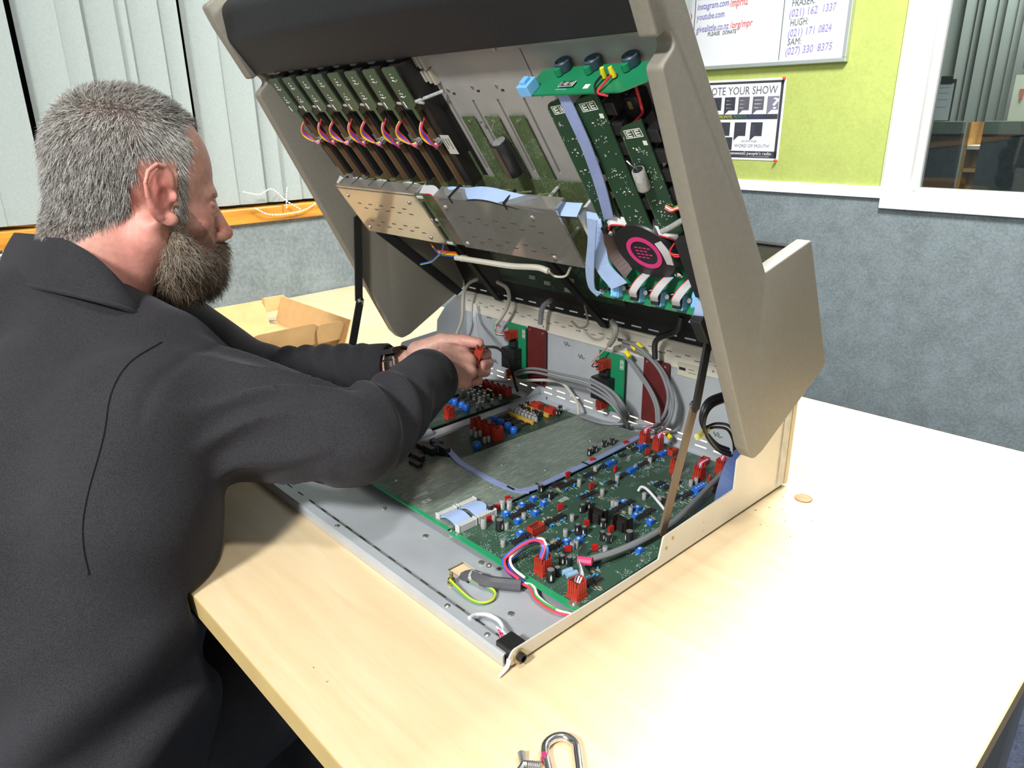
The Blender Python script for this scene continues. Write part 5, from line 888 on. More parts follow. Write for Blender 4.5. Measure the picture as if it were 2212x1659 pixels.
# 8 channel fader modules
m_brass = M('brown_board_edge', (0.17, 0.10, 0.05), 0.5); m_teal = M('teal_board', (0.03, 0.13, 0.105), 0.4); m_fad = M('fader_black', (0.013, 0.012, 0.012), 0.45)
w_yel = M('wire_yellow', (0.85, 0.58, 0.02), 0.4); w_red = MATS['wire_red']; w_vio = M('wire_magenta', (0.62, 0.04, 0.16), 0.4); w_blu = MATS['wire_blue']
dot = MB().lathe([(0.0011, 0), (0.0008, 0.0008), (0.0001, 0.0011)], (0, 0, 0), n=6).mesh('solder_dot', m_solder)
lbox(-0.6235, -0.285, 0.008, 0.160, 0.0002, 0.0015, 'fader_bay_backing', m_fad)
for i in range(8):
    x0 = -0.5829 + i * 0.0369; x1 = x0 + 0.0238
    F = empty('fader_module'); F.parent = CON
    lbox(x0 + 0.000, x1 - 0.004, 0.006, 0.158, 0.001, 0.0165, 'fader_body', m_fad, F, bevel=0.0008)
    mb = MB(); mb.T = LM
    mb.prism(rpoly([(x0 - 0.001, -0.052, 0.004), (x1 - 0.0125, -0.052, 0.001), (x1 - 0.0125, -0.066, 0.001), (x1 - 0.0065, -0.066, 0.002), (x1 - 0.0065, -0.050, 0.001), (x1, -0.046, 0.002), (x1, -0.0025, 0.004), (x0, -0.0025, 0.004)], 3), 'z', 0.0232, 0.0248)
    fb = mb.build('fader_board', m_pcbf, F)
    for (dx, ds) in ((0.011, 0.010), (0.0095, 0.0135), (0.0125, 0.0140), (0.0085, 0.017), (0.0105, 0.0175), (0.013, 0.0185), (0.016, 0.0170), (0.0095, 0.029), (0.0075, 0.0325), (0.011, 0.033), (0.0065, 0.036), (0.009, 0.0365), (0.0115, 0.037), (0.014, 0.036)):
        put(dot, 'solder_joint', fb, lat(x0 + dx, ds, 0.0248))
    for k in range(5): put(dot, 'solder_joint', fb, lat(x0 + 0.0045 + 0.0002 * k, 0.0425 + k * 0.0017, 0.0248))
    lbox(x1 - 0.0125, x1 - 0.0108, 0.060, 0.156, 0.0165, 0.0225, 'edge_board', m_brass, F)
    lbox(x0 + 0.002, x0 + 0.0115, 0.088, 0.108, 0.0166, 0.020, 'terminal_board', m_teal, F, bevel=0.0004)
    lbox(x0 + 0.013, x0 + 0.0175, 0.094, 0.101, 0.0166, 0.0215, 'grey_lug', m_capgrey, F)
    mb = MB(); mb.T = LM; mb.cyl((x1 + 0.001, -0.0455, 0.022), (x1 + 0.0125, -0.0455, 0.0235), 0.0015, n=8); mb.build('spacer_rod', m_capgrey, F, smooth=True)
    sg = 1 if i % 2 else -1
    for k, wm in enumerate((w_yel, w_vio, w_blu, w_red)):
        o_ = 0.0012 * k; a = x0 + 0.012 + sg * 0.001
        MB().tube([LP(a + o_, 0.066, 0.020), LP(a - 0.003 + o_ - (0.006 if sg < 0 else 0), 0.074, 0.028), LP(a - 0.005 + o_ * 1.6 - (0.007 if sg < 0 else 0), 0.085, 0.030 - o_), LP(a - 0.003 + o_ + 0.003, 0.0955 + o_, 0.027), LP(a + 0.004 + o_ * 0.5, 0.0965, 0.021)], 0.0011 if k == 0 else 0.0009, 6, smooth=5).build('wire', wm, F, smooth=True)
    for k in range(3): MB().tube([LP(x0 + 0.012 + 0.002 * k, 0.093 + 0.002 * k, 0.021), LP(x0 + 0.017 + 0.002 * k, 0.091 + 0.002 * k, 0.0245), LP(x0 + 0.021 + 0.001 * k, 0.094, 0.019)], 0.0008, 5, smooth=3).build('wire', m_cgrey, F, smooth=True)
# ivory comb and silver side of the last fader, sticker
lbox(-0.3005, -0.292, 0.004, 0.158, 0.001, 0.020, 'fader_bay_side', m_fad)
for k in range(2):
    for j in range(3): lbox(-0.2955 + 0.003 * k + 0.0065 * j, -0.2915 + 0.003 * k + 0.0065 * j, 0.004 + k * 0.017, 0.016 + k * 0.017 + 0.002 * j, 0.0, 0.006, 'comb_tooth', M('ivory_plastic', (0.42, 0.39, 0.33), 0.5))
mb = MB(); mb.T = LM; mb.cyl((-0.300, -0.0435, 0.024), (-0.274, -0.0455, 0.004), 0.0019, n=8); mb.build('nylon_standoff', m_capgrey, CON, smooth=True)
st = lbox(-0.2995, -0.2840, 0.088, 0.1125, 0.020, 0.0204, 'paper_sticker', M('sticker_cream', (0.52, 0.52, 0.44), 0.7))
for k in range(3): lbox(-0.2975 + 0.0045 * k, -0.2960 + 0.0045 * k, 0.092, 0.106 - 0.004 * (k % 2), 0.0204, 0.0205, 'sticker_line', m_mark, st)
# flat cable along the fader bay with its red edge
def lid_ribbon(xs, ss, h, wd, mat, nm='ribbon_cable', edge=None):
    Lf = [LP(x, s, hh) for x, s, hh in zip(xs, ss, h)]; Rt = [LP(x, s + wd * 0.35, hh + wd) for x, s, hh in zip(xs, ss, h)]
    o = MB().ribbon(Lf, Rt, 0.0011, smooth=5).build(nm, mat, CON)
    if edge: MB().tube([tuple(Vector(r_)) for r_ in Rt], 0.0008, 5, smooth=5).build('cable_edge', edge, o, smooth=True)
    return o
xs = [-0.565, -0.545, -0.52, -0.49, -0.46, -0.43, -0.40, -0.37, -0.352, -0.342, -0.338]; wob = [0.150 + (0.003 if i % 2 else 0) for i in range(7)] + [0.151, 0.153, 0.160, 0.172]
lid_ribbon(xs, wob, [0.030 + (0.003 if i % 2 else 0) for i in range(11)], 0.011, m_ribg, edge=M('red_edge', (0.6, 0.03, 0.03), 0.4))
for x in (-0.545, -0.515, -0.475, -0.445, -0.39): lbox(x - 0.001, x + 0.001, 0.149, 0.1575, 0.030, 0.0455, 'cable_tie', m_ftie)
xs = [-0.335, -0.325, -0.31, -0.295, -0.275, -0.255, -0.235, -0.21, -0.18, -0.155, -0.135, -0.118]
lid_ribbon(xs, [0.158, 0.151, 0.148, 0.150, 0.146, 0.1425, 0.1425, 0.146, 0.151, 0.154, 0.156, 0.158], [0.030, 0.034, 0.034, 0.032, 0.035, 0.036, 0.036, 0.036, 0.035, 0.034, 0.033, 0.030], 0.015, m_ribl, edge=m_cblk)
for x in (-0.300, -0.208): lbox(x - 0.001, x + 0.001, 0.147, 0.1565, 0.030, 0.052, 'cable_tie', m_ftie)
# slotted fader board
mb = MB(); mb.T = LM
comb = [(-0.3100, -0.275), (-0.120, -0.275), (-0.120, -0.1560), (-0.1745, -0.1560), (-0.1745, -0.077), (-0.1955, -0.077), (-0.1955, -0.1560), (-0.2125, -0.1560), (-0.2125, -0.077), (-0.2320, -0.077), (-0.2320, -0.1560), (-0.2500, -0.1560), (-0.2500, -0.077), (-0.2690, -0.077), (-0.2690, -0.1560), (-0.2890, -0.1560), (-0.2890, -0.123), (-0.3100, -0.123)]
mb.prism(comb, 'z', 0.0022, 0.0038); LB = mb.build('slotted_circuit_board', m_pcbl, CON)
for (x, s) in ((-0.2415, 0.083), (-0.222, 0.083), (-0.185, 0.083), (-0.2995, 0.130), (-0.26, 0.083)):
    mb = MB(); mb.T = lat(x, s, 0.0038); mb.lathe([(0.0021, 0), (0.0018, 0.0010), (0.0005, 0.0014)], (0, 0, 0), n=8); mb.build('board_screw', m_screw, LB, smooth=True)
mb = MB(); mb.T = LM; mb.lathe([(0.0085, 0), (0.0092, 0.001), (0.0092, 0.040), (0.0085, 0.0412)], (-0.2155, -0.099, 0.0145), (0.02, -1, 0.0), 18, 0); mb.lathe([(0.0075, -0.0003), (0.0076, 0.0)], (-0.2155, -0.099, 0.0145), (0.02, -1, 0), 18, 1)
mb.box(-0.2185, -0.2125, -0.139, -0.101, 0.0234, 0.0240, 2); mb.build('large_capacitor', [m_capblk, m_captop, M('cap_band', (0.10, 0.06, 0.03), 0.5)], LB, smooth=True)
MB().tube([LP(-0.2155, 0.099, 0.0145), LP(-0.217, 0.088, 0.016), LP(-0.214, 0.080, 0.010)], 0.0005, 5).build('cap_lead', m_pinm, LB, smooth=True)
tag_dots = MB(); tag_dots.T = LM
for k in range(420):
    x = random.uniform(-0.305, -0.122); s = random.uniform(0.158, 0.272); tag_dots.cyl((x, -s, 0.0038), (x, -s, 0.0043), 0.00045, n=5)
for k in range(160):
    f_ = random.choice((-0.2595, -0.222, -0.185)); x = f_ + random.uniform(-0.008, 0.008); s = random.uniform(0.09, 0.155); tag_dots.cyl((x, -s, 0.0038), (x, -s, 0.0042), 0.0004, n=5)
tag(tag_dots.build('solder_points', m_solder, LB), kind='stuff')
bg = lbox(-0.555, -0.335, 0.160, 0.236, 0.0022, 0.0038, 'switch_circuit_board', m_pcbl)
m_ghost = M('ghost_component', (0.30, 0.29, 0.24), 0.5)
# clear plastic covers
def clear_mat(name, tint, refl=0.14, rough=0.06, milk=0.1):
    m = bpy.data.materials.new(name); m.use_nodes = True; nt = m.node_tree; nt.nodes.clear()
    out = nt.nodes.new('ShaderNodeOutputMaterial'); t_ = nt.nodes.new('ShaderNodeBsdfTransparent'); g = nt.nodes.new('ShaderNodeBsdfGlossy'); d = nt.nodes.new('ShaderNodeBsdfDiffuse')
    t_.inputs[0].default_value = (*tint, 1); g.inputs['Roughness'].default_value = rough; d.inputs[0].default_value = (0.6, 0.58, 0.52, 1)
    a = nt.nodes.new('ShaderNodeMixShader'); a.inputs[0].default_value = milk; nt.links.new(t_.outputs[0], a.inputs[1]); nt.links.new(d.outputs[0], a.inputs[2])
    lw = nt.nodes.new('ShaderNodeLayerWeight'); lw.inputs[0].default_value = 0.35
    mr = nt.nodes.new('ShaderNodeMapRange'); mr.inputs['To Min'].default_value = refl; mr.inputs['To Max'].default_value = 0.75; nt.links.new(lw.outputs['Fresnel'], mr.inputs[0])
    c_ = nt.nodes.new('ShaderNodeMixShader'); nt.links.new(mr.outputs[0], c_.inputs[0]); nt.links.new(a.outputs[0], c_.inputs[1]); nt.links.new(g.outputs[0], c_.inputs[2]); nt.links.new(c_.outputs[0], out.inputs[0]); return m
m_clear = clear_mat('clear_acrylic', (0.82, 0.83, 0.78), refl=0.34, milk=0.34)
def cover(pts, nm_lab, scs):
    mb = MB(); mb.T = LM; mb.prism([(x, -s) for x, s in pts], 'z', 0.0485, 0.0510); o = mb.build('clear_cover', m_clear, CON); o['label'] = nm_lab
    for (x, s) in scs:
        mb = MB(); mb.T = lat(x, s, 0.0510); mb.lathe([(0.0031, 0), (0.0027, 0.0014), (0.0008, 0.0020)], (0, 0, 0), n=10); mb.build('cover_screw', m_screw, o, smooth=True)
        mb = MB(); mb.T = LM; mb.cyl((x, -s, 0.0038), (x, -s, 0.0485), 0.0022, n=8); mb.build('cover_pillar', m_capgrey, o, smooth=True)
    # the dark oblong vents of the cover
    xa, xb = min(p_[0] for p_ in pts), max(p_[0] for p_ in pts)
    n_ = 5 if xb - xa > 0.19 else 5
    for r_, s in enumerate((0.176, 0.184, 0.207, 0.215)):
        for k in range(n_):
            x = xa + 0.028 + k * (xb - xa - 0.05) / n_ + (0.008 if r_ % 2 else 0); lbox(x, x + 0.0085, s, s + 0.0014, 0.0510, 0.0512, 'cover_slot', M('slot_shadow', (0.07, 0.06, 0.045), 0.6), o)
    return o
CA = cover([(-0.5500, 0.1535), (-0.3690, 0.1535), (-0.3690, 0.2305), (-0.5500, 0.2305)], 'clear plastic cover over the left switch board', [(-0.5355, 0.1648), (-0.3914, 0.1645), (-0.539, 0.2221), (-0.3957, 0.2223)])
CBv = cover([(-0.3310, 0.1500), (-0.1355, 0.1500), (-0.1355, 0.2290), (-0.3310, 0.2290)], 'clear plastic cover over the middle switch board', [(-0.3198, 0.1648), (-0.176, 0.1647), (-0.3218, 0.2217), (-0.1753, 0.2207)])
for cv, xa, xb in ((CA, -0.55, -0.369), (CBv, -0.331, -0.1355)):
    lbox(xa, xb, 0.1490, 0.1515, 0.034, 0.0505, 'cover_lip', m_clear, cv)
    for k in range(5):
        x = xa + 0.018 + k * 0.033
        mb = MB(); mb.T = LM; mb.cyl((x, -0.158, 0.020), (x + 0.008, -0.150, 0.032), 0.001, n=5); mb.cyl((x + 0.016, -0.158, 0.020), (x + 0.008, -0.150, 0.032), 0.001, n=5); mb.build('support_wire', M('olive_metal', (0.16, 0.19, 0.09), 0.5), cv, smooth=True)
mb = MB(); mb.T = LM; mb.prism([(-0.3620, -0.228), (-0.3470, -0.228), (-0.3470, -0.146), (-0.3620, -0.146)], 'z', 0.0515, 0.0530); SB = mb.build('narrow_circuit_board', m_pcbl, CON)
for s in (0.150, 0.185, 0.223): lbox(-0.3600, -0.3490, s - 0.001, s + 0.002, 0.0530, 0.0545, 'board_clip', m_strip, SB)
lbox(-0.3565, -0.3525, 0.158, 0.19, 0.0530, 0.0550, 'slim_chip', m_chip, SB); lbox(-0.3565, -0.3525, 0.196, 0.217, 0.0530, 0.0550, 'slim_chip', m_chip, SB)
# right hand strips
def strip_board(x0, x1, s0, s1, h, lab):
    mb = MB(); mb.T = LM; mb.prism(rpoly([(x0, -s1, 0.002), (x1, -s1, 0.002), (x1, -s0 + 0.006, 0.001), (x0, -s0 - 0.002, 0.007)], 4), 'z', h, h + 0.0016); o = mb.build('strip_circuit_board', m_pcbv, CON); o['label'] = lab
    MB_ = MB(); MB_.T = LM; MB_.box(x0 - 0.0006, x0, -s1, -s0 - 0.006, h - 0.0005, h + 0.0018); MB_.build('board_edge', m_pcbl, o)
    logo(o, lat((x0 + x1) / 2, s0 + 0.007, h + 0.0016, 0.15), 0.018)
    dd = MB(); dd.T = LM
    s = s0 + 0.020
    while s < s1 - 0.012:
        for k in range(random.choice((5, 8, 10))):
            x = random.uniform(x0 + 0.004, x1 - 0.004); q_ = s + random.uniform(0, 0.008); dd.lathe([(0.0008, 0), (0.0006, 0.0005), (0.0001, 0.0007)], (x, -q_, h + 0.0016), (0, 0, 1), 6)
        s += random.choice((0.012, 0.016, 0.02))
    tag(dd.build('solder_points', m_solder, o), kind='stuff')
    lbox(x1 - 0.006, x1 - 0.002, s0 + 0.014, s0 + 0.018, h + 0.0016, h + 0.002, 'white_patch', m_silk, o)
    n_ = int((s1 - s0) / 0.02)
    for k in range(n_):
        lbox(x1 - 0.002, x1 + 0.010, s0 + 0.006 + k * 0.02, s0 + 0.018 + k * 0.02, 0.0, h - 0.001, 'push_switch', m_blackm, o, bevel=0.001)
    return o
V1 = strip_board(-0.1035, -0.0765, 0.044, 0.186, 0.030, 'left of the three long switch boards under the lid')
V2 = strip_board(-0.0705, -0.0425, 0.042, 0.182, 0.030, 'middle of the three long switch boards under the lid')
V3 = strip_board(-0.0335, -0.0085, 0.068, 0.183, 0.030, 'shorter switch board beside the right cheek with a grey capacitor')
mb = MB(); mb.T = LM; mb.lathe([(0.0052, 0), (0.0058, 0.001), (0.0058, 0.0195), (0.0052, 0.0205)], (-0.0245, -0.106, 0.0385), (-0.05, -1, 0), 16, 0); mb.lathe([(0.0044, -0.0003), (0.0045, 0)], (-0.0245, -0.106, 0.0385), (-0.05, -1, 0), 14, 1); mb.build('grey_capacitor', [m_capgrey, m_chip], V3, smooth=True)
MB().tube([LP(-0.0245, 0.106, 0.0385), LP(-0.027, 0.0995, 0.041), LP(-0.031, 0.096, 0.040)], 0.0005, 5).build('cap_lead', m_pinm, V3, smooth=True)
MB().ribbon([LP(-0.0835, 0.031, 0.033), LP(-0.0815, 0.055, 0.035), LP(-0.0800, 0.085, 0.036), LP(-0.0840, 0.125, 0.036), LP(-0.0935, 0.172, 0.035)], [LP(-0.0710, 0.031, 0.033), LP(-0.0685, 0.055, 0.035), LP(-0.0665, 0.085, 0.037), LP(-0.0700, 0.125, 0.037), LP(-0.0780, 0.165, 0.037)], 0.0011).build('ribbon_cable', m_rib, CON)
# bright green board standing off the panel at the top, with three blue pots
mb = MB(); mb.T = LM @ Matrix.Translation((0, -0.0300, 0)) @ Matrix.Rotation(0.06, 4, 'X')
mb.prism(rpoly([(-0.1190, 0.0385, 0.003), (-0.0115, 0.0385, 0.012), (0.0085, 0.026, 0.004), (0.0085, 0.004, 0.001), (-0.1190, 0.004, 0.001)], 4), 'y', -0.0008, 0.0008); TB = mb.build('pot_circuit_board', m_pcbg, CON); TB['label'] = 'bright green board standing out from the top of the panel'
def tbox(x0, x1, h0, h1, v0, v1, nm, mat, bev=0): 
    m_ = MB(); m_.T = LM @ Matrix.Translation((0, -0.0300, 0)) @ Matrix.Rotation(0.06, 4, 'X'); m_.box(x0, x1, v0, v1, h0, h1); return m_.build(nm, mat, TB, bevel=bev)
for x in (-0.0905, -0.0575, -0.0190):
    m_ = MB(); m_.T = LM @ Matrix.Translation((0, -0.0300, 0)); m_.lathe([(0.0068, 0.0008), (0.0072, 0.002), (0.0072, 0.0085), (0.006, 0.0095), (0.006, 0.006)], (x, 0, 0.0075), (0, 1, 0), 16); m_.build('potentiometer', M('pot_blue_grey', (0.035, 0.06, 0.085), 0.4, noise=(200, 0.3)), TB, smooth=True)
    m_ = MB(); m_.T = LM @ Matrix.Translation((0, -0.0300, 0)); m_.lathe([(0.0036, 0.0008), (0.0036, 0.0065), (0.0028, 0.007)], (x - 0.001, 0, 0.0145), (0, 1, 0), 12); m_.build('pot_terminal', m_pcbg, TB, smooth=True)
tbox(-0.1185, -0.1055, 0.027, 0.041, 0.0008, 0.0105, 'blue_socket', m_lblue, 0.0006); tbox(-0.1150, -0.109, 0.030, 0.038, 0.0105, 0.0135, 'blue_latch', m_lblue, 0.0006)
lg = LM @ Matrix.Translation((-0.072, -0.0300, 0.029)) @ Matrix.Rotation(-PI / 2, 4, 'X') @ Matrix.Rotation(0.0, 4, 'Z')
m_ = MB(); m_.T = lg; m_.box(-0.008, 0.008, -0.0035, 0.0035, 0.0009, 0.0011); m_.build('white_mark', m_silk, TB); logo(TB, lg @ Matrix.Translation((0, 0, 0.0012)), 0.014, m_chip)
tbox(-0.053, -0.0475, 0.0285, 0.0335, 0.0008, 0.0011, 'white_mark', m_silk)
for k, x in enumerate((-0.0365, -0.0265)):
    m_ = MB(); m_.T = LM @ Matrix.Translation((0, -0.0300, 0)); m_.lathe([(0.0024, 0.001), (0.0026, 0.004), (0.0019, 0.0095), (0.0012, 0.0098)], (x, 0, 0.023), (0.12 - 0.2 * k, 1, 0), 10); m_.build('yellow_wire_cap', m_yt, TB, smooth=True)
MB().tube([LP(-0.0265, 0.026, 0.023), LP(-0.029, 0.0275, 0.034), LP(-0.032, 0.031, 0.040), LP(-0.026, 0.036, 0.037)], 0.001, 6).build('wire', w_red, TB, smooth=True)
MB().tube([LP(-0.0365, 0.026, 0.023), LP(-0.038, 0.028, 0.034), LP(-0.035, 0.033, 0.040)], 0.001, 6).build('wire', m_cblk, TB, smooth=True)
bx = lbox(-0.0375, -0.0195, 0.052, 0.074, 0.0, 0.016, 'black_meter_body', m_blackm, bevel=0.002)
MB().tube([LP(-0.012, 0.040, 0.02), LP(-0.010, 0.055, 0.024), LP(-0.016, 0.065, 0.02), LP(-0.030, 0.075, 0.019)], 0.0012, 6).build('wire', w_red, CON, smooth=True)
lbox(-0.030, -0.026, 0.056, 0.063, 0.016, 0.0165, 'brass_tag', M('brass_tag', (0.35, 0.28, 0.1), 0.4, 0.7), bx)
for (x, s) in ((-0.034, 0.05), (-0.006, 0.062), (-0.006, 0.085), (-0.006, 0.11), (-0.006, 0.13), (-0.006, 0.15)): lbox(x - 0.004, x + 0.005, s, s + 0.012, 0, 0.014, 'push_switch', m_blackm, bevel=0.001)
# toroidal transformer
m_ = MB(); m_.T = LM @ Matrix.Translation((-0.062, -0.2110, 0.0)); m_.lathe([(0.036, 0.004), (0.0385, 0.008), (0.0385, 0.026), (0.034, 0.0335), (0.003, 0.0345)], (0, 0, 0), (0, 0, 1), 40, 0)
TR = m_.build('toroidal_transformer', M('varnish_black', (0.016, 0.014, 0.015), 0.4), CON, smooth=True)
m_ = MB(); m_.T = LM @ Matrix.Translation((-0.062, -0.2110, 0.0345))
n_ = 40
vs = [(r_ * math.cos(2 * PI * i / n_), r_ * math.sin(2 * PI * i / n_), z_) for (r_, z_) in ((0.0152, 0.0004), (0.0200, 0.0004), (0.0200, -0.0003), (0.0152, -0.0003)) for i in range(n_)]
fs = [(j * n_ + i, j * n_ + (i + 1) % n_, ((j + 1) % 4) * n_ + (i + 1) % n_, ((j + 1) % 4) * n_ + i) for j in range(4) for i in range(n_)]
m_._add(vs, fs, 0); m_.build('pink_ring', M('pink_print', (0.62, 0.035, 0.20), 0.5), TR)
for k in range(4):
    for j in range(4 - (k % 2)): m_ = MB(); m_.T = LM @ Matrix.Translation((-0.062, -0.2110, 0.0346)); m_.box(-0.009 + j * 0.005, -0.0055 + j * 0.005, 0.006 - k * 0.0042, 0.0072 - k * 0.0042, 0, 0.0003); m_.build('label_print', MATS['pink_print'], TR)
for (x, s) in ((-0.0945, 0.188), (-0.0295, 0.234)): m_ = MB(); m_.T = lat(x, s, 0.034); m_.lathe([(0.0045, 0), (0.0042, 0.002), (0.001, 0.0035)], (0, 0, 0), n=12); m_.build('chrome_screw', m_steel, TR, smooth=True)
lbox(-0.113, 0.008, 0.183, 0.262, 0.0, 0.012, 'transformer_bracket', m_black)
lbox(-0.010, 0.008, 0.18, 0.25, 0.0, 0.045, 'black_side_bracket', m_black)
# bottom right connector board (leans out from the panel)
BT = LM @ Matrix.Translation((0, -0.2790, 0.0440)) @ Matrix.Rotation(math.radians(-38), 4, 'X')
m_ = MB(); m_.T = BT; m_.box(-0.1440, 0.0060, 0.0, 0.060, -0.0008, 0.0008, 0); m_.box(-0.1440, 0.0060, -0.0003, 0.0006, -0.0009, 0.0009, 1); BB = m_.build('ribbon_circuit_board', [m_pcbg, m_pcbl], CON); BB['label'] = 'green board with light blue ribbon sockets at the bottom of the lid'
for k, (x, y) in enumerate(((-0.1150, 0.007), (-0.0870, 0.0065), (-0.0605, 0.0065), (-0.0345, 0.007), (-0.0145, 0.012))):
    put(ME['bheader'], 'ribbon_socket', BB, BT @ Matrix.Translation((x, y + 0.005, 0.0008)) @ Matrix.Rotation(0.0, 4, 'Z'))
    if 0 < k < 4: m_ = MB(); m_.T = BT; m_.box(x - 0.004, x + 0.0045, y - 0.001, y + 0.013, 0.006, 0.0145); m_.build('ribbon_plug', m_blackm, BB, bevel=0.0008)
    if k in (0, 4): m_ = MB(); m_.T = BT; m_.box(x - 0.0035, x + 0.0045, y - 0.0015, y + 0.014, 0.0075, 0.012); m_.build('ribbon_plug', m_lblue, BB, bevel=0.0008)
    if k < 4: put(ME['capmed'], 'electrolytic_capacitor', BB, BT @ Matrix.Translation((x + 0.013, y + 0.009, 0.0008)))
for x in (-0.139, 0.0): m_ = MB(); m_.T = BT; m_.lathe([(0.0035, 0), (0.003, 0.002), (0.0008, 0.003)], (x, 0.005, 0.0008), n=12); m_.build('chrome_screw', m_steel, BB, smooth=True)
for x in (-0.133, -0.127): m_ = MB(); m_.T = BT; m_.cyl((x, 0.010, 0.0008), (x, 0.010, 0.008), 0.0018, n=8); m_.build('transistor', m_chip, BB, smooth=True)
for k, x in enumerate((-0.0870, -0.0605, -0.0345)):
    A = BT @ Vector((x - 0.004, 0.010, 0.0145)); d1 = BT @ Vector((x + 0.000, 0.017, 0.021)); d2 = BT @ Vector((x + 0.006, 0.028, 0.020)); d3 = BT @ Vector((x + 0.010, 0.036, 0.012))
    off = Vector((0.0095, 0, 0)); MB().ribbon([A, d1, d2, d3], [A + off, d1 + off, d2 + off * 1.1, d3 + off], 0.0011).build('ribbon_cable', m_ribg, CON)
    MB().tube([A, d1, d2, d3], 0.0008, 5).build('cable_edge', MATS['red_edge'], CON, smooth=True)
A = BT @ Vector((0.0, 0.012, 0.010)); B_ = BT @ Vector((0.0045, 0.050, 0.014)); MB().ribbon([A + Vector((-0.018, 0, 0)), B_ + Vector((-0.006, 0, 0))], [A + Vector((-0.010, 0, 0)), B_], 0.004, smooth=2).build('blue_ribbon_clip', m_lblue, CON)
MB().ribbon([LP(-0.0155, 0.270, 0.060), LP(-0.004, 0.255, 0.062), LP(0.004, 0.235, 0.058)], [LP(0.002, 0.275, 0.062), LP(0.006, 0.262, 0.062), LP(0.008, 0.240, 0.058)], 0.001).build('ribbon_cable', m_ribl, CON)
m_ = MB(); m_.T = BT; m_.lathe([(0.02, -0.0012), (0.02, -0.003)], (-0.012, 0.012, 0), n=28); m_.build('dark_disc', m_black, CON, smooth=True)
lbox(-0.004, 0.008, 0.255, 0.285, 0.040, 0.070, 'black_bracket', m_black, bevel=0.001)
# white ribbons over the transformer, blue ribbons beside it
MB().ribbon([LP(-0.0930, 0.1765, 0.034), LP(-0.0860, 0.169, 0.033), LP(-0.070, 0.173, 0.028), LP(-0.055, 0.178, 0.027), LP(-0.0300, 0.181, 0.028), LP(-0.0170, 0.184, 0.028)], [LP(-0.0920, 0.183, 0.038), LP(-0.0850, 0.1755, 0.037), LP(-0.070, 0.180, 0.032), LP(-0.055, 0.185, 0.031), LP(-0.0300, 0.188, 0.032), LP(-0.0170, 0.191, 0.032)], 0.0011).build('ribbon_cable', m_ribw, CON)
MB().tube([LP(-0.0920, 0.183, 0.038), LP(-0.0850, 0.1755, 0.037), LP(-0.070, 0.180, 0.032), LP(-0.055, 0.185, 0.031), LP(-0.0300, 0.188, 0.032), LP(-0.0170, 0.191, 0.032)], 0.001, 6).build('cable_edge', MATS['red_edge'], CON, smooth=True)
lbox(-0.0955, -0.0905, 0.176, 0.184, 0.034, 0.043, 'cable_tie', m_ftie, bevel=0.0008)
MB().ribbon([LP(-0.0945, 0.182, 0.042), LP(-0.103, 0.20, 0.040), LP(-0.1055, 0.222, 0.040), LP(-0.095, 0.245, 0.042)], [LP(-0.0935, 0.184, 0.030), LP(-0.099, 0.20, 0.028), LP(-0.1005, 0.222, 0.028), LP(-0.090, 0.24, 0.032)], 0.001).build('ribbon_cable', M('brown_ribbon', (0.14, 0.10, 0.10), 0.5), CON)
MB().ribbon([LP(-0.030, 0.186, 0.040), LP(-0.022, 0.196, 0.043), LP(-0.0225, 0.212, 0.043)], [LP(-0.038, 0.190, 0.040), LP(-0.031, 0.199, 0.043), LP(-0.030, 0.212, 0.043)], 0.001).build('ribbon_cable', m_ribg, CON)
rd = CB['ribdrop']; Lf = [Vector(rd[i]) for i in (0, 2, 4, 6, 8)]; Rt = [Vector(rd[i]) for i in (1, 3, 5, 7, 9)]
MB().ribbon(Lf, Rt, 0.0011).build('ribbon_cable', m_ribl, CON)
MB().ribbon([LP(-0.121, 0.170, 0.028), LP(-0.118, 0.180, 0.036), LP(-0.120, 0.21, 0.043), LP(-0.125, 0.235, 0.046), LP(-0.112, 0.256, 0.050)], [LP(-0.1045, 0.172, 0.028), LP(-0.100, 0.182, 0.036), LP(-0.1045, 0.21, 0.040), LP(-0.105, 0.228, 0.043), LP(-0.090, 0.246, 0.046)], 0.0011).build('ribbon_cable', m_ribl, CON)
lbox(-0.1245, -0.1205, 0.166, 0.195, 0.004, 0.038, 'ribbon_socket', m_strip, bevel=0.0005)
cable('rtcable', 0.0026, m_capgrey)
for k, wm in enumerate(('wire_red', 'wire_white2', 'wire_orange', 'wire_green')): cable('rtwires', 0.0007, MATS[wm], 'wire', (0, 0.001 * k, 0.0012 * k - 0.002))
for k, wm in enumerate(('wire_red', 'wire_red')): MB().tube([LP(-0.0165, 0.188, 0.038), LP(-0.022, 0.196, 0.042), LP(-0.014, 0.2, 0.04 + 0.003 * k), LP(-0.004, 0.192 + 0.003 * k, 0.036)], 0.0007, 5).build('wire', MATS[wm], CON, smooth=True)
# rear of the lid: dark back panel, board, struts, cables
rb = [(0.4790, 0.1720), (0.4040, 0.3130), (0.4010, 0.3110), (0.4760, 0.1710)]
MB().prism(rb, 'x', -0.6250, 0.0100).build('lid_back_panel', m_black, CON)
MB().prism([(0.3130, 0.2860), (0.4050, 0.3020), (0.4040, 0.3045), (0.3120, 0.2885)], 'x', -0.6250, 0.0100).build('lid_ledge_panel', m_black, CON)
MB().prism([(0.3600, 0.2985), (0.4095, 0.3085), (0.4090, 0.3105), (0.3595, 0.3005)], 'x', -0.6240, 0.0095).build('clear_meter_window', clear_mat('smoked_acrylic', (0.55, 0.57, 0.58), 0.08, 0.02, 0.05), CON)
MB().prism([(0.3000, 0.2740), (0.4560, 0.1480), (0.4690, 0.1560), (0.3090, 0.2880)], 'x', -0.6250, -0.6210).build('lid_side_flange', m_black, CON)
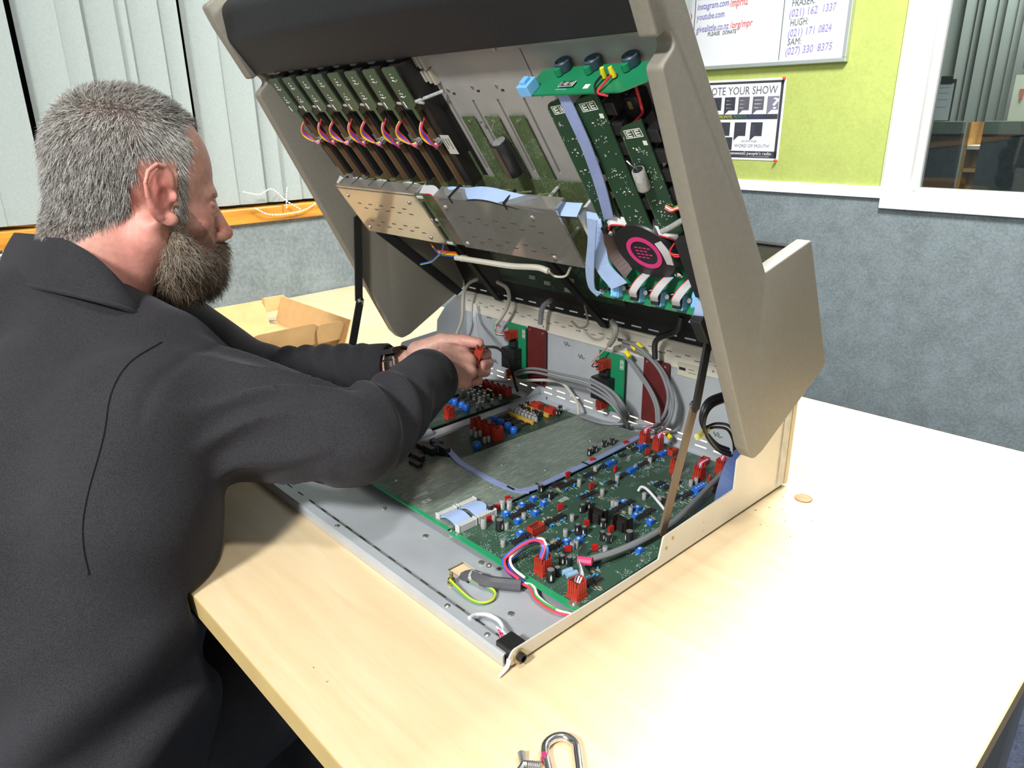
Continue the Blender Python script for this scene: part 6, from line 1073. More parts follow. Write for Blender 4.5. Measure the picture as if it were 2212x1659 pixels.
gb = MB().prism([(0.4270, 0.2560), (0.4610, 0.1920), (0.4595, 0.1912), (0.4255, 0.2552)], 'x', -0.5050, -0.2500).build('rear_circuit_board', m_pcbd, CON)
for (x, z) in ((-0.43, 0.21), (-0.40, 0.205), (-0.36, 0.2), (-0.345, 0.218)): MB().box(x, x + 0.012, 0.4495 - (z - 0.21) * 0.5 - 0.003, 0.4495 - (z - 0.21) * 0.5 - 0.0005, z - 0.003, z + 0.003).build('white_patch', M('dim_print', (0.3, 0.34, 0.3), 0.7), gb)
for (a, b_) in ((Vector((-0.5480, 0.395, 0.262)), Vector((-0.522, 0.468, 0.1560))), (Vector((-0.345, 0.395, 0.262)), Vector((-0.291, 0.468, 0.1540)))):
    d = (b_ - a); mb = MB(); n_ = Vector((1, 0, 0)); mb._add([tuple(a - n_ * 0.007), tuple(a + n_ * 0.007), tuple(b_ + n_ * 0.007), tuple(b_ - n_ * 0.007), tuple(a - n_ * 0.007 + Vector((0, -0.004, -0.004))), tuple(a + n_ * 0.007 + Vector((0, -0.004, -0.004))), tuple(b_ + n_ * 0.007 + Vector((0, -0.004, -0.002))), tuple(b_ - n_ * 0.007 + Vector((0, -0.004, -0.002)))], [(0, 1, 2, 3), (4, 7, 6, 5), (0, 4, 5, 1), (1, 5, 6, 2), (2, 6, 7, 3), (3, 7, 4, 0)], 0)
    mb.build('lid_strut', m_black, CON)
cable('lidwhite', 0.0036, m_cwhite); cable('lidthin', 0.0014, m_cwhite)
for k, wm in enumerate(('wire_green', 'wire_white2', 'wire_blue')): cable('lidcol', 0.0008, MATS[wm], 'wire', (0.0012 * k, -0.001 * k, 0.001 * k))
for k, wm in enumerate(('wire_red', 'wire_orange', 'wire_yellow', 'wire_blue')): cable('lidred', 0.0008, MATS[wm], 'wire', (0.003 * k, -0.001 * k, -0.0015 * k))
for k in range(4):
    p_ = Vector(CB['lidwhite'][1]) + Vector((0.0022 * k - 0.004, 0.0012 * k, 0)); MB().lathe([(0.0038, -0.0006), (0.0046, 0), (0.0038, 0.0006)], p_, (1, 0.5, 0.05), 12).build('wire_wrap', w_yel if k > 1 else m_silk, CON, smooth=True)
cable('darkpipe', 0.004, m_cgrey); cable('darkpipe2', 0.004, m_cblk)
cable([(-0.30, 0.43, 0.19), (-0.285, 0.42, 0.168), (-0.305, 0.425, 0.157), (-0.325, 0.43, 0.162)], 0.0015, M('cable_dim', (0.2, 0.19, 0.17), 0.5))
# folding stays
m_bronze = M('bronze_stay', (0.16, 0.115, 0.075), 0.45, 0.3)
def stay(p0, p1, x, wd, mat, nm, nrm=0.003):
    a = Vector((x, *p0)); b_ = Vector((x, *p1)); d = (b_ - a).normalized(); n_ = Vector((0, -d.z, d.y)) * wd / 2
    mb = MB(); vs = []
    for t_ in (-nrm / 2, nrm / 2):
        o_ = Vector((t_, 0, 0)); vs += [a - n_ + o_, b_ - n_ + o_, b_ + d * wd * 0.35 + o_, b_ + n_ + o_, a + n_ + o_, a - d * wd * 0.35 + o_]
    mb._add([tuple(v_) for v_ in vs], [(0, 1, 2, 3, 4, 5), (11, 10, 9, 8, 7, 6)] + [(i, (i + 1) % 6, 6 + (i + 1) % 6, 6 + i) for i in range(6)], 0); return mb.build(nm, mat, CON)
stay((0.2330, 0.030), (0.2760, 0.1640), -0.0125, 0.0115, m_bronze, 'folding_stay'); stay((0.2720, 0.1600), (0.2960, 0.2850), -0.0090, 0.0115, m_black, 'folding_stay')
MB().lathe([(0.0050, -0.001), (0.0050, 0.0006), (0.003, 0.0024), (0.0008, 0.003)], (-0.0135, 0.2735, 0.1625), (-1, 0, 0), 12).build('stay_pivot', m_steel, CON, smooth=True)
stay((0.2170, 0.045), (0.2560, 0.1735), -0.6150, 0.0125, m_black, 'folding_stay'); stay((0.2560, 0.1735), (0.2660, 0.3010), -0.6185, 0.0125, m_black, 'folding_stay')
MB().lathe([(0.0058, -0.001), (0.0058, 0.0006), (0.004, 0.0022), (0.001, 0.003)], (-0.6130, 0.2560, 0.1735), (1, 0, 0), 12).build('stay_pivot', m_steel, CON, smooth=True)
# the red plug in the man's fingers, with its tagged leads
pg = MB(); pg.T = Matrix.Translation((-0.3915, 0.3045, 0.122)) @ Matrix.Rotation(0.85, 4, 'Z') @ Matrix.Rotation(0.35, 4, 'Y') @ Matrix.Scale(1.25, 4)
pg.box(-0.0035, 0.0035, -0.0065, 0.0065, -0.011, 0.0095)
for i in range(5):
    for s_ in (-1, 1): pg.box(s_ * 0.0035 - 0.0006, s_ * 0.0035 + 0.0006, -0.006 + i * 0.0026, -0.0044 + i * 0.0026, -0.009, 0.0115)
pgo = pg.build('held_plug', m_red); tag(pgo, 'red multi-pin plug held between the man\'s fingers', 'plug')
# ================================================================== the man
# signed-distance shapes turned into one smooth surface each
def s_sph(P, c, r): return np.linalg.norm(P - np.array(c), axis=1) - r
def s_ell(P, c, r, R=None):
    q = P - np.array(c)
    if R is not None: q = q @ R
    r = np.array(r); k0 = np.linalg.norm(q / r, axis=1); k1 = np.linalg.norm(q / (r * r), axis=1)
    return k0 * (k0 - 1.0) / np.maximum(k1, 1e-9)
def s_cone(P, a, b, ra, rb):
    a = np.array(a, float); b = np.array(b, float); d = b - a; L2 = d @ d
    t = np.clip((P - a) @ d / L2, 0, 1)
    return np.linalg.norm(P - a - t[:, None] * d, axis=1) - (ra + (rb - ra) * t)
def smin(a, b, k):
    h = np.clip(0.5 + 0.5 * (b - a) / k, 0, 1); return b * (1 - h) + a * h - k * h * (1 - h)
def smax(a, b, k): return -smin(-a, -b, k)
def polymesh(fn, lo, hi, h):
    lo = np.array(lo, float); hi = np.array(hi, float); n = np.ceil((hi - lo) / h).astype(int) + 1
    n = ((n + 3) // 4) * 4 + 1
    cs = [np.arange(0, n[i], 4) for i in range(3)]
    G = np.stack(np.meshgrid(*cs, indexing='ij'), -1).reshape(-1, 3)
    Dc = fn(lo + G * h).reshape([len(c) for c in cs])
    F = np.full(tuple(n), 1.0, np.float32)
    near = np.abs(Dc) < 4 * h * 2.6
    # blocks touching a near coarse corner
    bshape = [len(c) - 1 for c in cs]; blk = np.zeros(bshape, bool); sgn = np.zeros(bshape, bool)
    for dx in (0, 1):
        for dy in (0, 1):
            for dz in (0, 1):
                sl = near[dx:dx + bshape[0], dy:dy + bshape[1], dz:dz + bshape[2]]; blk |= sl
    sgn = Dc[:-1, :-1, :-1] < 0
    F[:-1, :-1, :-1] = np.where(np.repeat(np.repeat(np.repeat(sgn, 4, 0), 4, 1), 4, 2), -1.0, 1.0)
    act = np.zeros(tuple(n), bool); idx = np.argwhere(blk) * 4
    for o in np.stack(np.meshgrid(*[np.arange(5)] * 3, indexing='ij'), -1).reshape(-1, 3):
        q = idx + o; act[q[:, 0], q[:, 1], q[:, 2]] = True
    pts = np.argwhere(act); vals = np.empty(len(pts), np.float32)
    for i in range(0, len(pts), 400000): vals[i:i + 400000] = fn(lo + pts[i:i + 400000] * h)
    F[act] = vals
    I = F < 0
    c = I[:-1, :-1, :-1].astype(np.int8)
    tot = np.zeros_like(c)
    for dx in (0, 1):
        for dy in (0, 1):
            for dz in (0, 1): tot += I[dx:n[0] - 1 + dx, dy:n[1] - 1 + dy, dz:n[2] - 1 + dz]
    cells = np.argwhere((tot > 0) & (tot < 8))
    vid = np.full(tot.shape, -1, np.int64); vid[cells[:, 0], cells[:, 1], cells[:, 2]] = np.arange(len(cells))
    acc = np.zeros((len(cells), 3)); cnt = np.zeros(len(cells))
    corners = [(0, 0, 0), (1, 0, 0), (0, 1, 0), (1, 1, 0), (0, 0, 1), (1, 0, 1), (0, 1, 1), (1, 1, 1)]
    for a in range(8):
        for ax in range(3):
            if corners[a][ax]: continue
            ca = np.array(corners[a]); cb_ = ca.copy(); cb_[ax] = 1
            A = cells + ca; B = cells + cb_; fa = F[A[:, 0], A[:, 1], A[:, 2]].astype(float); fb = F[B[:, 0], B[:, 1], B[:, 2]].astype(float)
            m = (fa < 0) != (fb < 0); t = np.where(m, fa / np.where(np.abs(fa - fb) < 1e-12, 1, fa - fb), 0)
            acc[m] += (A + (B - A) * t[:, None])[m]; cnt[m] += 1
    V = lo + acc / np.maximum(cnt, 1)[:, None] * h
    faces = []
    for ax in range(3):
        u, w_ = [(1, 2), (2, 0), (0, 1)][ax]
        s0 = [slice(None)] * 3; s1 = [slice(None)] * 3; s0[ax] = slice(0, n[ax] - 1); s1[ax] = slice(1, n[ax])
        a = I[tuple(s0)]; b_ = I[tuple(s1)]; e = np.argwhere(a != b_)
        ok = (e[:, u] > 0) & (e[:, w_] > 0) & (e[:, u] < n[u] - 1) & (e[:, w_] < n[w_] - 1); e = e[ok]
        fl = a[e[:, 0], e[:, 1], e[:, 2]]
        def off(du, dw):
            q = e.copy(); q[:, u] -= du; q[:, w_] -= dw; return vid[q[:, 0], q[:, 1], q[:, 2]]
        quad = np.stack([off(1, 1), off(0, 1), off(0, 0), off(1, 0)], 1); quad[~fl] = quad[~fl][:, ::-1]
        faces.append(quad)
    Fq = np.concatenate(faces); Fq = Fq[(Fq >= 0).all(1)]
    return V, Fq
def relax(V, Fq, it=2, lam=0.5):
    E = np.concatenate([Fq[:, [0, 1]], Fq[:, [1, 2]], Fq[:, [2, 3]], Fq[:, [3, 0]]])
    for _ in range(it):
        S_ = np.zeros_like(V); C_ = np.zeros(len(V))
        for (p_, q_) in ((0, 1), (1, 0)):
            np.add.at(S_, E[:, p_], V[E[:, q_]]); np.add.at(C_, E[:, p_], 1)
        V = V + lam * (S_ / np.maximum(C_, 1)[:, None] - V)
    return V
def np_mesh(name, V, Fq, mat, parent, col=None):
    me = bpy.data.meshes.new(name); me.vertices.add(len(V)); me.vertices.foreach_set('co', V.astype(np.float32).ravel())
    k = Fq.shape[1]; me.loops.add(Fq.size); me.loops.foreach_set('vertex_index', Fq.astype(np.int32).ravel())
    me.polygons.add(len(Fq)); me.polygons.foreach_set('loop_start', np.arange(0, Fq.size, k, dtype=np.int32)); me.polygons.foreach_set('loop_total', np.full(len(Fq), k, np.int32))
    me.polygons.foreach_set('use_smooth', np.ones(len(Fq), bool)); me.update(calc_edges=True); me.validate()
    me.materials.append(mat)
    if col is not None:
        a = me.color_attributes.new('Col', 'FLOAT_COLOR', 'POINT'); a.data.foreach_set('color', np.c_[col, np.ones(len(col))].astype(np.float32).ravel())
    return put(me, name, parent)
def vcol_mat(name, rough, sss=0.0, bump=None, sheen=0, noise=0.0, nscale=60, spec=0.4):
    m = bpy.data.materials.new(name); m.use_nodes = True; nt = m.node_tree; b = nt.nodes['Principled BSDF']; b.inputs['Roughness'].default_value = rough; b.inputs['Specular IOR Level'].default_value = spec
    at_ = nt.nodes.new('ShaderNodeAttribute'); at_.attribute_name = 'Col'; src = at_.outputs['Color']
    tc = nt.nodes.new('ShaderNodeTexCoord')
    if noise:
        n_ = nt.nodes.new('ShaderNodeTexNoise'); n_.inputs['Scale'].default_value = nscale; n_.inputs['Detail'].default_value = 6; nt.links.new(tc.outputs['Object'], n_.inputs['Vector'])
        mr = nt.nodes.new('ShaderNodeMapRange'); mr.inputs['From Min'].default_value = 0.3; mr.inputs['From Max'].default_value = 0.7; mr.inputs['To Min'].default_value = 1 - noise; mr.inputs['To Max'].default_value = 1 + noise; nt.links.new(n_.outputs[0], mr.inputs[0])
        mx = nt.nodes.new('ShaderNodeMix'); mx.data_type = 'RGBA'; mx.blend_type = 'MULTIPLY'; mx.inputs[0].default_value = 1; nt.links.new(src, mx.inputs[6]); nt.links.new(mr.outputs[0], mx.inputs[7]); src = mx.outputs[2]
    nt.links.new(src, b.inputs['Base Color'])
    if sss: b.inputs['Subsurface Weight'].default_value = sss; b.inputs['Subsurface Radius'].default_value = (0.012, 0.004, 0.002); b.inputs['Subsurface Scale'].default_value = 0.4
    if sheen: b.inputs['Sheen Weight'].default_value = sheen
    if bump:
        n2 = nt.nodes.new('ShaderNodeTexNoise'); n2.inputs['Scale'].default_value = bump[0]; n2.inputs['Detail'].default_value = 3; nt.links.new(tc.outputs['Object'], n2.inputs['Vector'])
        bp = nt.nodes.new('ShaderNodeBump'); bp.inputs['Strength'].default_value = bump[1]; bp.inputs['Distance'].default_value = 0.001; nt.links.new(n2.outputs[0], bp.inputs['Height']); nt.links.new(bp.outputs[0], b.inputs['Normal'])
    return m
MAN = empty('person', (-0.49, -0.33, ZF)); tag(MAN, 'bearded man in a dark sweater leaning over the console, working with both hands', 'person')
bpy.context.view_layer.update()
def pch(o, p=None): o.parent = p or MAN; o.matrix_parent_inverse = (p or MAN).matrix_world.inverted(); return o
# ---- head frame
HO = np.array(BODY['head']); hf = np.array((0.13, 0.986, -0.105)); hf /= np.linalg.norm(hf); hl = np.cross((0, 0, 1), hf); hl /= np.linalg.norm(hl); hu = np.cross(hf, hl)
HR = np.stack([hf, hu, hl], 1)          # local (F, U, L) -> world
def H(F, U, L_): return HO + HR @ np.array((F, U, L_))
NECK0 = np.array(BODY['neck0']); NECK1 = np.array(BODY['neck1'])
def head_sdf(P):
    q = (P - HO) @ HR; s_ = q * np.array((1, 1, 1)); qa = q.copy(); qa[:, 2] = np.abs(qa[:, 2])
    d = s_ell(q, (-0.010, 0.030, 0), (0.088, 0.081, 0.073))
    d = smin(d, s_ell(q, (0.030, 0.010, 0), (0.053, 0.066, 0.061)), 0.02)
    d = smin(d, s_ell(q, (0.036, -0.048, 0), (0.050, 0.060, 0.052)), 0.025)
    d = smin(d, s_ell(q, (0.036, -0.085, 0), (0.050, 0.034, 0.046)), 0.02)
    d = smin(d, s_cone(qa, (0.000, -0.060, 0.052), (0.055, -0.105, 0.026), 0.014, 0.014), 0.018)
    d = smin(d, s_ell(q, (0.074, -0.104, 0), (0.017, 0.018, 0.020)), 0.014)
    d = smin(d, s_ell(qa, (0.072, -0.006, 0.022), (0.013, 0.009, 0.024)), 0.012)
    d = smin(d, s_ell(qa, (0.052, -0.040, 0.044), (0.022, 0.017, 0.014)), 0.016)
    d = smax(d, -s_ell(qa, (0.089, -0.024, 0.031), (0.014, 0.010, 0.014)), 0.010)
    d = smin(d, s_ell(qa, (0.071, -0.024, 0.031), (0.0135, 0.0135, 0.0135)), 0.002)
    d = smin(d, s_cone(qa, (0.080, -0.018, 0.016), (0.075, -0.017, 0.044), 0.0035, 0.003), 0.003)
    d = smin(d, s_cone(q, (0.083, -0.018, 0), (0.101, -0.054, 0), 0.0065, 0.0075), 0.010)
    d = smin(d, s_ell(q, (0.1015, -0.0575, 0), (0.0090, 0.0085, 0.0095)), 0.005)
    d = smin(d, s_ell(qa, (0.092, -0.061, 0.0115), (0.0085, 0.007, 0.006)), 0.004)
    d = smax(d, -s_ell(qa, (0.0955, -0.0665, 0.0065), (0.004, 0.004, 0.003)), 0.002)
    # ears: shell, rim, lobe, bowl
    ear = s_ell(qa - np.array((0.010, -0.004, 0.0795)), (0, 0, 0), (0.0185, 0.031, 0.0055), EAR_R)
    rim = np.full(len(q), 1.0)
    for a, b_, ra in EAR_RIM: rim = np.minimum(rim, s_cone(qa, a, b_, ra, ra))
    ear = smin(ear, rim, 0.004)
    bowl = s_ell(qa, (0.0145, -0.007, 0.0865), (0.0080, 0.0125, 0.0065)); ear = smax(ear, -bowl, 0.003)
    ear = smax(ear, -s_ell(qa, (0.012, 0.013, 0.0875), (0.0075, 0.010, 0.0040)), 0.003)
    ear = smin(ear, s_ell(qa, (0.0240, -0.008, 0.0785), (0.004, 0.006, 0.005)), 0.004)
    ear = smin(ear, s_ell(qa, (0.0190, -0.0335, 0.0785), (0.0085, 0.0080, 0.0040)), 0.005)
    d = smin(d, ear, 0.005)
    n_ = s_cone(P, NECK0 + hf * 0.004, NECK1, 0.053, 0.060)
    n_ = smin(n_, s_cone(P, H(-0.055, -0.02, 0), NECK1 - hf * 0.02, 0.040, 0.050), 0.03)
    d = smin(d, n_, 0.028)
    d = smin(d, s_cone(P, H(0.002, -0.045, -0.055), NECK1 + hf * 0.045 - hl * 0.02, 0.014, 0.012), 0.02)
    return d
th_ = math.radians(13); EAR_R = np.array(((math.cos(th_), math.sin(th_), 0), (-math.sin(th_), math.cos(th_), 0), (0, 0, 1)))
EAR_R = EAR_R @ np.array(((math.cos(0.45), 0, math.sin(0.45)), (0, 1, 0), (-math.sin(0.45), 0, math.cos(0.45))))
_rp = [(0.0225, 0.005, 0.0775), (0.0215, 0.018, 0.080), (0.0150, 0.0275, 0.083), (0.0050, 0.0285, 0.0865), (-0.0045, 0.0210, 0.0895), (-0.0085, 0.0080, 0.0905), (-0.0070, -0.0070, 0.0890), (-0.0005, -0.0205, 0.0855), (0.0085, -0.0315, 0.0815)]
EAR_RIM = [(_rp[i], _rp[i + 1], 0.0031 - 0.0001 * i) for i in range(len(_rp) - 1)]
Vh, Fh = polymesh(head_sdf, HO + np.array((-0.15, -0.20, -0.19)), HO + np.array((0.15, 0.15, 0.14)), 0.0019)
Vh = relax(Vh, Fh, 2, 0.4)
# ---- hands
def hand_sdf(hd, left):
    W0 = np.array(hd['wrist']); F0 = np.array(hd['fore'])
    mcp = [np.array(p_) for p_ in hd['mcp']]; pip = [np.array(p_) for p_ in hd['pip']]; tip = [np.array(p_) for p_ in hd['tip']]; dip = [np.array(p_) for p_ in hd['dip']] if 'dip' in hd else [(a * 0.45 + b_ * 0.55) for a, b_ in zip(pip, tip)]
    th = [np.array(p_) for p_ in hd['thumb']]; fr = [1.0, 1.03, 0.98, 0.86]
    def fn(P):
        d = s_cone(P, F0, W0, 0.032, 0.026)
        pal = np.full(len(P), 1.0)
        for i in range(4):
            pal = smin(pal, s_cone(P, W0 + (mcp[i] - W0) * 0.12, mcp[i], 0.0150, 0.0110 * fr[i]), 0.010)
        d = smin(d, pal, 0.02)
        for i in range(4):
            f_ = fr[i]; g = s_cone(P, mcp[i], pip[i], 0.0104 * f_, 0.0086 * f_)
            g = smin(g, s_cone(P, pip[i], dip[i], 0.0088 * f_, 0.0078 * f_), 0.002); g = smin(g, s_cone(P, dip[i], tip[i], 0.0078 * f_, 0.0068 * f_), 0.002)
            g = smin(g, s_sph(P, mcp[i], 0.0112 * f_), 0.004)
            d = smin(d, g, 0.0032)
        t_ = s_cone(P, th[0], th[1], 0.0185, 0.0125); t_ = smin(t_, s_cone(P, th[1], th[2], 0.0118, 0.0098), 0.004); t_ = smin(t_, s_cone(P, th[2], th[3], 0.0099, 0.0076), 0.002)
        return smin(d, t_, 0.007)
    return fn
allp = lambda hd: np.array([hd['wrist'], hd['fore'], *hd['mcp'], *hd['pip'], *hd['tip'], *hd['thumb']])
parts = [(Vh, Fh)]
for hd in (RH, LH):
    q = allp(hd); V_, F_ = polymesh(hand_sdf(hd, hd is LH), q.min(0) - 0.035, q.max(0) + 0.035, 0.0017); parts.append((relax(V_, F_, 1, 0.4), F_))
# trunk and arms under the clothes, so the body is whole
def trunk_sdf(P):
    d = s_cone(P, NECK1 + np.array((0.0, -0.01, 0.0)), (-0.56, -0.18, 0.10), 0.035, 0.07)
    d = smin(d, s_cone(P, (-0.56, -0.18, 0.08), (-0.49, -0.33, -0.28), 0.095, 0.10), 0.05)
    for s0, e0, w0, hd in ((BODY['shr'], BODY['elr'], BODY['wrr'], RH), ((-0.73, -0.03, 0.19), BODY['ell'], BODY['wrl'], LH)):
        d = smin(d, s_cone(P, (-0.58, -0.12, 0.16), s0, 0.045, 0.035), 0.02); d = smin(d, s_cone(P, s0, e0, 0.040, 0.034), 0.02); d = smin(d, s_cone(P, e0, np.array(hd['wrist']) * 0.7 + np.array(e0) * 0.3, 0.034, 0.025), 0.02)
    return d
Vt, Ft = polymesh(trunk_sdf, (-0.86, -0.50, -0.42), (-0.05, 0.36, 0.34), 0.008); parts.append((Vt, Ft))
# skin colours with their own shape: ruddy ear, nose, neck; scalp and beard shadow under the hair
def loc(V): return (V - HO) @ HR
q = loc(Vh); base = np.tile(np.array((0.66, 0.365, 0.29)), (len(Vh), 1))
def blob(c, r): return np.exp(-(((q - np.array(c)) / np.array(r)) ** 2).sum(1))
red = 0.85 * blob((0.008, 0.0, -0.086), (0.024, 0.036, 0.016)) + 0.75 * blob((0.100, -0.057, 0), (0.014, 0.014, 0.014)) + 0.5 * blob((-0.02, -0.05, -0.065), (0.035, 0.05, 0.03)) + 0.45 * blob((0.06, -0.045, -0.05), (0.03, 0.025, 0.03)) + 0.4 * blob((-0.03, -0.12, -0.04), (0.06, 0.05, 0.05))
red = np.clip(red, 0, 1)[:, None]; colh = base * (1 - red) + np.array((0.62, 0.19, 0.155)) * red
def hair_mask(q):
    """1 where the short hair grows"""
    F_, U_, L_ = q[:, 0], q[:, 1], np.abs(q[:, 2])
    front = 0.066 - 0.55 * np.maximum(0.078 - U_, 0) * (U_ > 0.03) - 0.026 * (U_ <= 0.03)      # hairline
    front = np.where(U_ > 0.055, 0.066 - 0.5 * L_ * (L_ < 0.05) - 0.02 * (L_ >= 0.05), front)
    low = np.where(F_ > 0.026, -0.035, np.where(F_ > -0.02, 0.006 + 0.030 * np.exp(-((F_ - 0.008) / 0.016) ** 2), -0.028 - 0.62 * (-0.02 - F_)))
    low = np.maximum(low, -0.085)
    m = (F_ < front) & (U_ > low)
    earz = (F_ > -0.012) & (F_ < 0.030) & (U_ < 0.036) & (U_ > -0.05) & (L_ > 0.060)
    return m & ~earz
def beard_mask(q):
    F_, U_, L_ = q[:, 0], q[:, 1], np.abs(q[:, 2])
    up = np.where(F_ < 0.040, -0.018 - 0.0 * F_, -0.018 - (F_ - 0.040) * 1.25)
    up = np.where((F_ > 0.078) & (L_ < 0.032), -0.0675, up)
    back = 0.026 - 0.18 * (U_ + 0.03)
    back = np.where(U_ < -0.06, 0.026 - 0.62 * (-0.06 - U_) * 0 - 0.0, back)
    neckm = (F_ > 0.012) & (U_ < -0.085)
    return ((U_ < up) & (F_ > back) & (U_ > -0.150)) | (neckm & (U_ > -0.150))
hm = hair_mask(q); bmk = beard_mask(q)
colh[hm] = colh[hm] * 0.20 + np.array((0.06, 0.054, 0.048)); colh[bmk] = colh[bmk] * 0.45 + np.array((0.05, 0.036, 0.024))
brow = blob((0.082, -0.0075, 0.024), (0.012, 0.0035, 0.018)) + blob((0.082, -0.0075, -0.024), (0.012, 0.0035, 0.018)); colh = colh * (1 - 0.55 * np.clip(brow, 0, 1)[:, None])
lid = blob((0.0845, -0.0235, -0.031), (0.004, 0.0022, 0.009)) + blob((0.0845, -0.0235, 0.031), (0.004, 0.0022, 0.009)); colh = colh * (1 - 0.85 * np.clip(lid, 0, 1)[:, None])
cols_ = [colh]
for (V_, F_) in parts[1:3]:
    c_ = np.tile(np.array((0.60, 0.34, 0.27)), (len(V_), 1))
    hd = RH if V_ is parts[1][0] else LH
    for p_ in hd['tip'] + hd['pip'] + hd['mcp'] + [hd['thumb'][3], hd['thumb'][2]]:
        w_ = np.exp(-(np.linalg.norm(V_ - np.array(p_), axis=1) / 0.012) ** 2)[:, None] * 0.55; c_ = c_ * (1 - w_) + np.array((0.60, 0.225, 0.18)) * w_
    cols_.append(c_)
cols_.append(np.tile(np.array((0.6, 0.33, 0.26)), (len(Vt), 1)))
VV = []; FF = []; o_ = 0
for (V_, F_) in parts: VV.append(V_); FF.append(F_ + o_); o_ += len(V_)
m_skin = vcol_mat('skin', 0.48, 0.12, bump=(420, 0.25), noise=0.10, nscale=120)
body = pch(np_mesh('body', np.concatenate(VV), np.concatenate(FF), m_skin, None, np.concatenate(cols_)))
# eye
pch(MB().sphere(H(0.0722, -0.0245, -0.031), 0.0125, 14, 10).build('eyeball', M('eye_white', (0.6, 0.56, 0.53), 0.2), smooth=True)); pch(MB().sphere(H(0.0722, -0.0245, 0.031), 0.0125, 14, 10).build('eyeball', MATS['eye_white'], smooth=True))
for sg in (-1, 1): pch(MB().sphere(H(0.0795, -0.0255, 0.031 * sg), 0.0055, 12, 8).build('iris', M('iris_dark', (0.05, 0.04, 0.03), 0.15), smooth=True))
# ---- hair and beard strands
def strands(name, roots, dirs, length, r, cols, mat, parent, seg=3, bend=None, curl=0.0):
    """thin three sided tapering strands as one mesh"""
    n = len(roots); L_ = np.asarray(length)[:, None]; a = np.cross(dirs, rng.normal(size=(n, 3))); a /= np.linalg.norm(a, axis=1)[:, None]; b_ = np.cross(dirs, a)
    V_ = []; 
    for k in range(seg + 1):
        t = k / seg; c = roots + dirs * L_ * t + (bend * L_ * t * t if bend is not None else 0) + a * (curl * L_ * math.sin(t * 3.4))
        rr_ = np.asarray(r)[:, None] * (1 - 0.85 * t)
        for j in range(3): V_.append(c + (a * math.cos(2.094 * j) + b_ * math.sin(2.094 * j)) * rr_)
    V_ = np.stack(V_, 1).reshape(-1, 3); per = (seg + 1) * 3; F_ = []
    for k in range(seg):
        for j in range(3): F_.append((k * 3 + j, k * 3 + (j + 1) % 3, k * 3 + 3 + (j + 1) % 3, k * 3 + 3 + j))
    F_ = (np.array(F_)[None] + (np.arange(n) * per)[:, None, None]).reshape(-1, 4)
    o = np_mesh(name, V_, F_, mat, None, np.repeat(cols, per, 0)); return pch(o, parent)
def scatter(V_, F_, mask_v, n):
    fm = mask_v[F_].all(1); Fm = F_[fm]; A = V_[Fm[:, 0]]; B = V_[Fm[:, 1]]; C_ = V_[Fm[:, 2]]; D2 = V_[Fm[:, 3]]
    nr = np.cross(C_ - A, D2 - B); ar = np.linalg.norm(nr, axis=1); p_ = ar / ar.sum(); i = rng.choice(len(Fm), n, p=p_)
    u = rng.random((n, 1)); v = rng.random((n, 1)); pts = (A[i] * (1 - u) + B[i] * u) * (1 - v) + (D2[i] * (1 - u) + C_[i] * u) * v
    return pts, nr[i] / ar[i][:, None]
m_hair = vcol_mat('hair_strands', 0.42, spec=0.45)
pts, nr = scatter(Vh, Fh, hm, 30000); ql = loc(pts)
if (nr * (pts - HO)).sum() < 0: nr = -nr
# the hair lies down and forward at the temples, back on the crown
flow = np.where((ql[:, 0:1] > -0.01) & (ql[:, 1:2] < 0.08), 1, 0) * (hf * 0.35 - hu * 0.9) + np.where((ql[:, 0:1] > -0.01) & (ql[:, 1:2] < 0.08), 0, 1) * (-hu * 0.9 - hf * 0.15)
top = np.clip((ql[:, 1:2] - 0.075) / 0.03, 0, 1); flow = flow * (1 - top) + (hf * 0.6) * top
flow = flow - nr * (flow * nr).sum(1)[:, None]
d_ = nr * 0.62 + flow * 0.85 + rng.normal(size=pts.shape) * 0.22; d_ /= np.linalg.norm(d_, axis=1)[:, None]
greyness = np.clip(0.50 + 0.35 * np.exp(-((ql[:, 0] - 0.035) / 0.035) ** 2) * (ql[:, 1] < 0.07) - 0.28 * np.clip(-ql[:, 1] / 0.05 - 0.1, 0, 1) - 0.20 * np.clip((ql[:, 1] - 0.075) / 0.03, 0, 1) + rng.normal(size=len(pts)) * 0.40, 0, 1)[:, None]
hc = np.array((0.050, 0.040, 0.030)) * (1 - greyness) + np.array((0.78, 0.76, 0.71)) * greyness
ln = rng.uniform(0.009, 0.0155, len(pts)) * np.clip(1.0 + (ql[:, 1] + 0.02) / 0.07, 0.35, 1.0)
hair = strands('hair', pts - nr * 0.001, d_, ln, np.full(len(pts), 0.00036), hc, m_hair, MAN, 3, bend=flow * 0.25 - nr * 0.15); tag(hair, 'short cropped grey and brown hair', kind='stuff')
# beard: a soft mass under the strands
def beard_sdf(P):
    q = (P - HO) @ HR; qa = q.copy(); qa[:, 2] = np.abs(qa[:, 2])
    d = s_ell(q, (0.050, -0.098, 0), (0.040, 0.036, 0.049)); d = smin(d, s_ell(q, (0.070, -0.104, 0), (0.0225, 0.030, 0.034)), 0.02)
    d = smin(d, s_cone(qa, (0.026, -0.034, 0.0580), (0.036, -0.085, 0.050), 0.0065, 0.018), 0.02); d = smin(d, s_cone(qa, (0.024, -0.070, 0.052), (0.030, -0.118, 0.036), 0.014, 0.020), 0.02)
    d = smin(d, s_cone(qa, (0.095, -0.0745, 0.0), (0.078, -0.090, 0.030), 0.0072, 0.008), 0.012)
    d = smin(d, s_cone(q, (0.030, -0.115, 0), (0.065, -0.120, 0), 0.026, 0.018), 0.02)
    n_ = np.sin(q[:, 0] * 420 + 3 * np.sin(q[:, 1] * 160)) * np.sin(q[:, 1] * 310 + q[:, 2] * 250) * 0.0011
    return d + n_
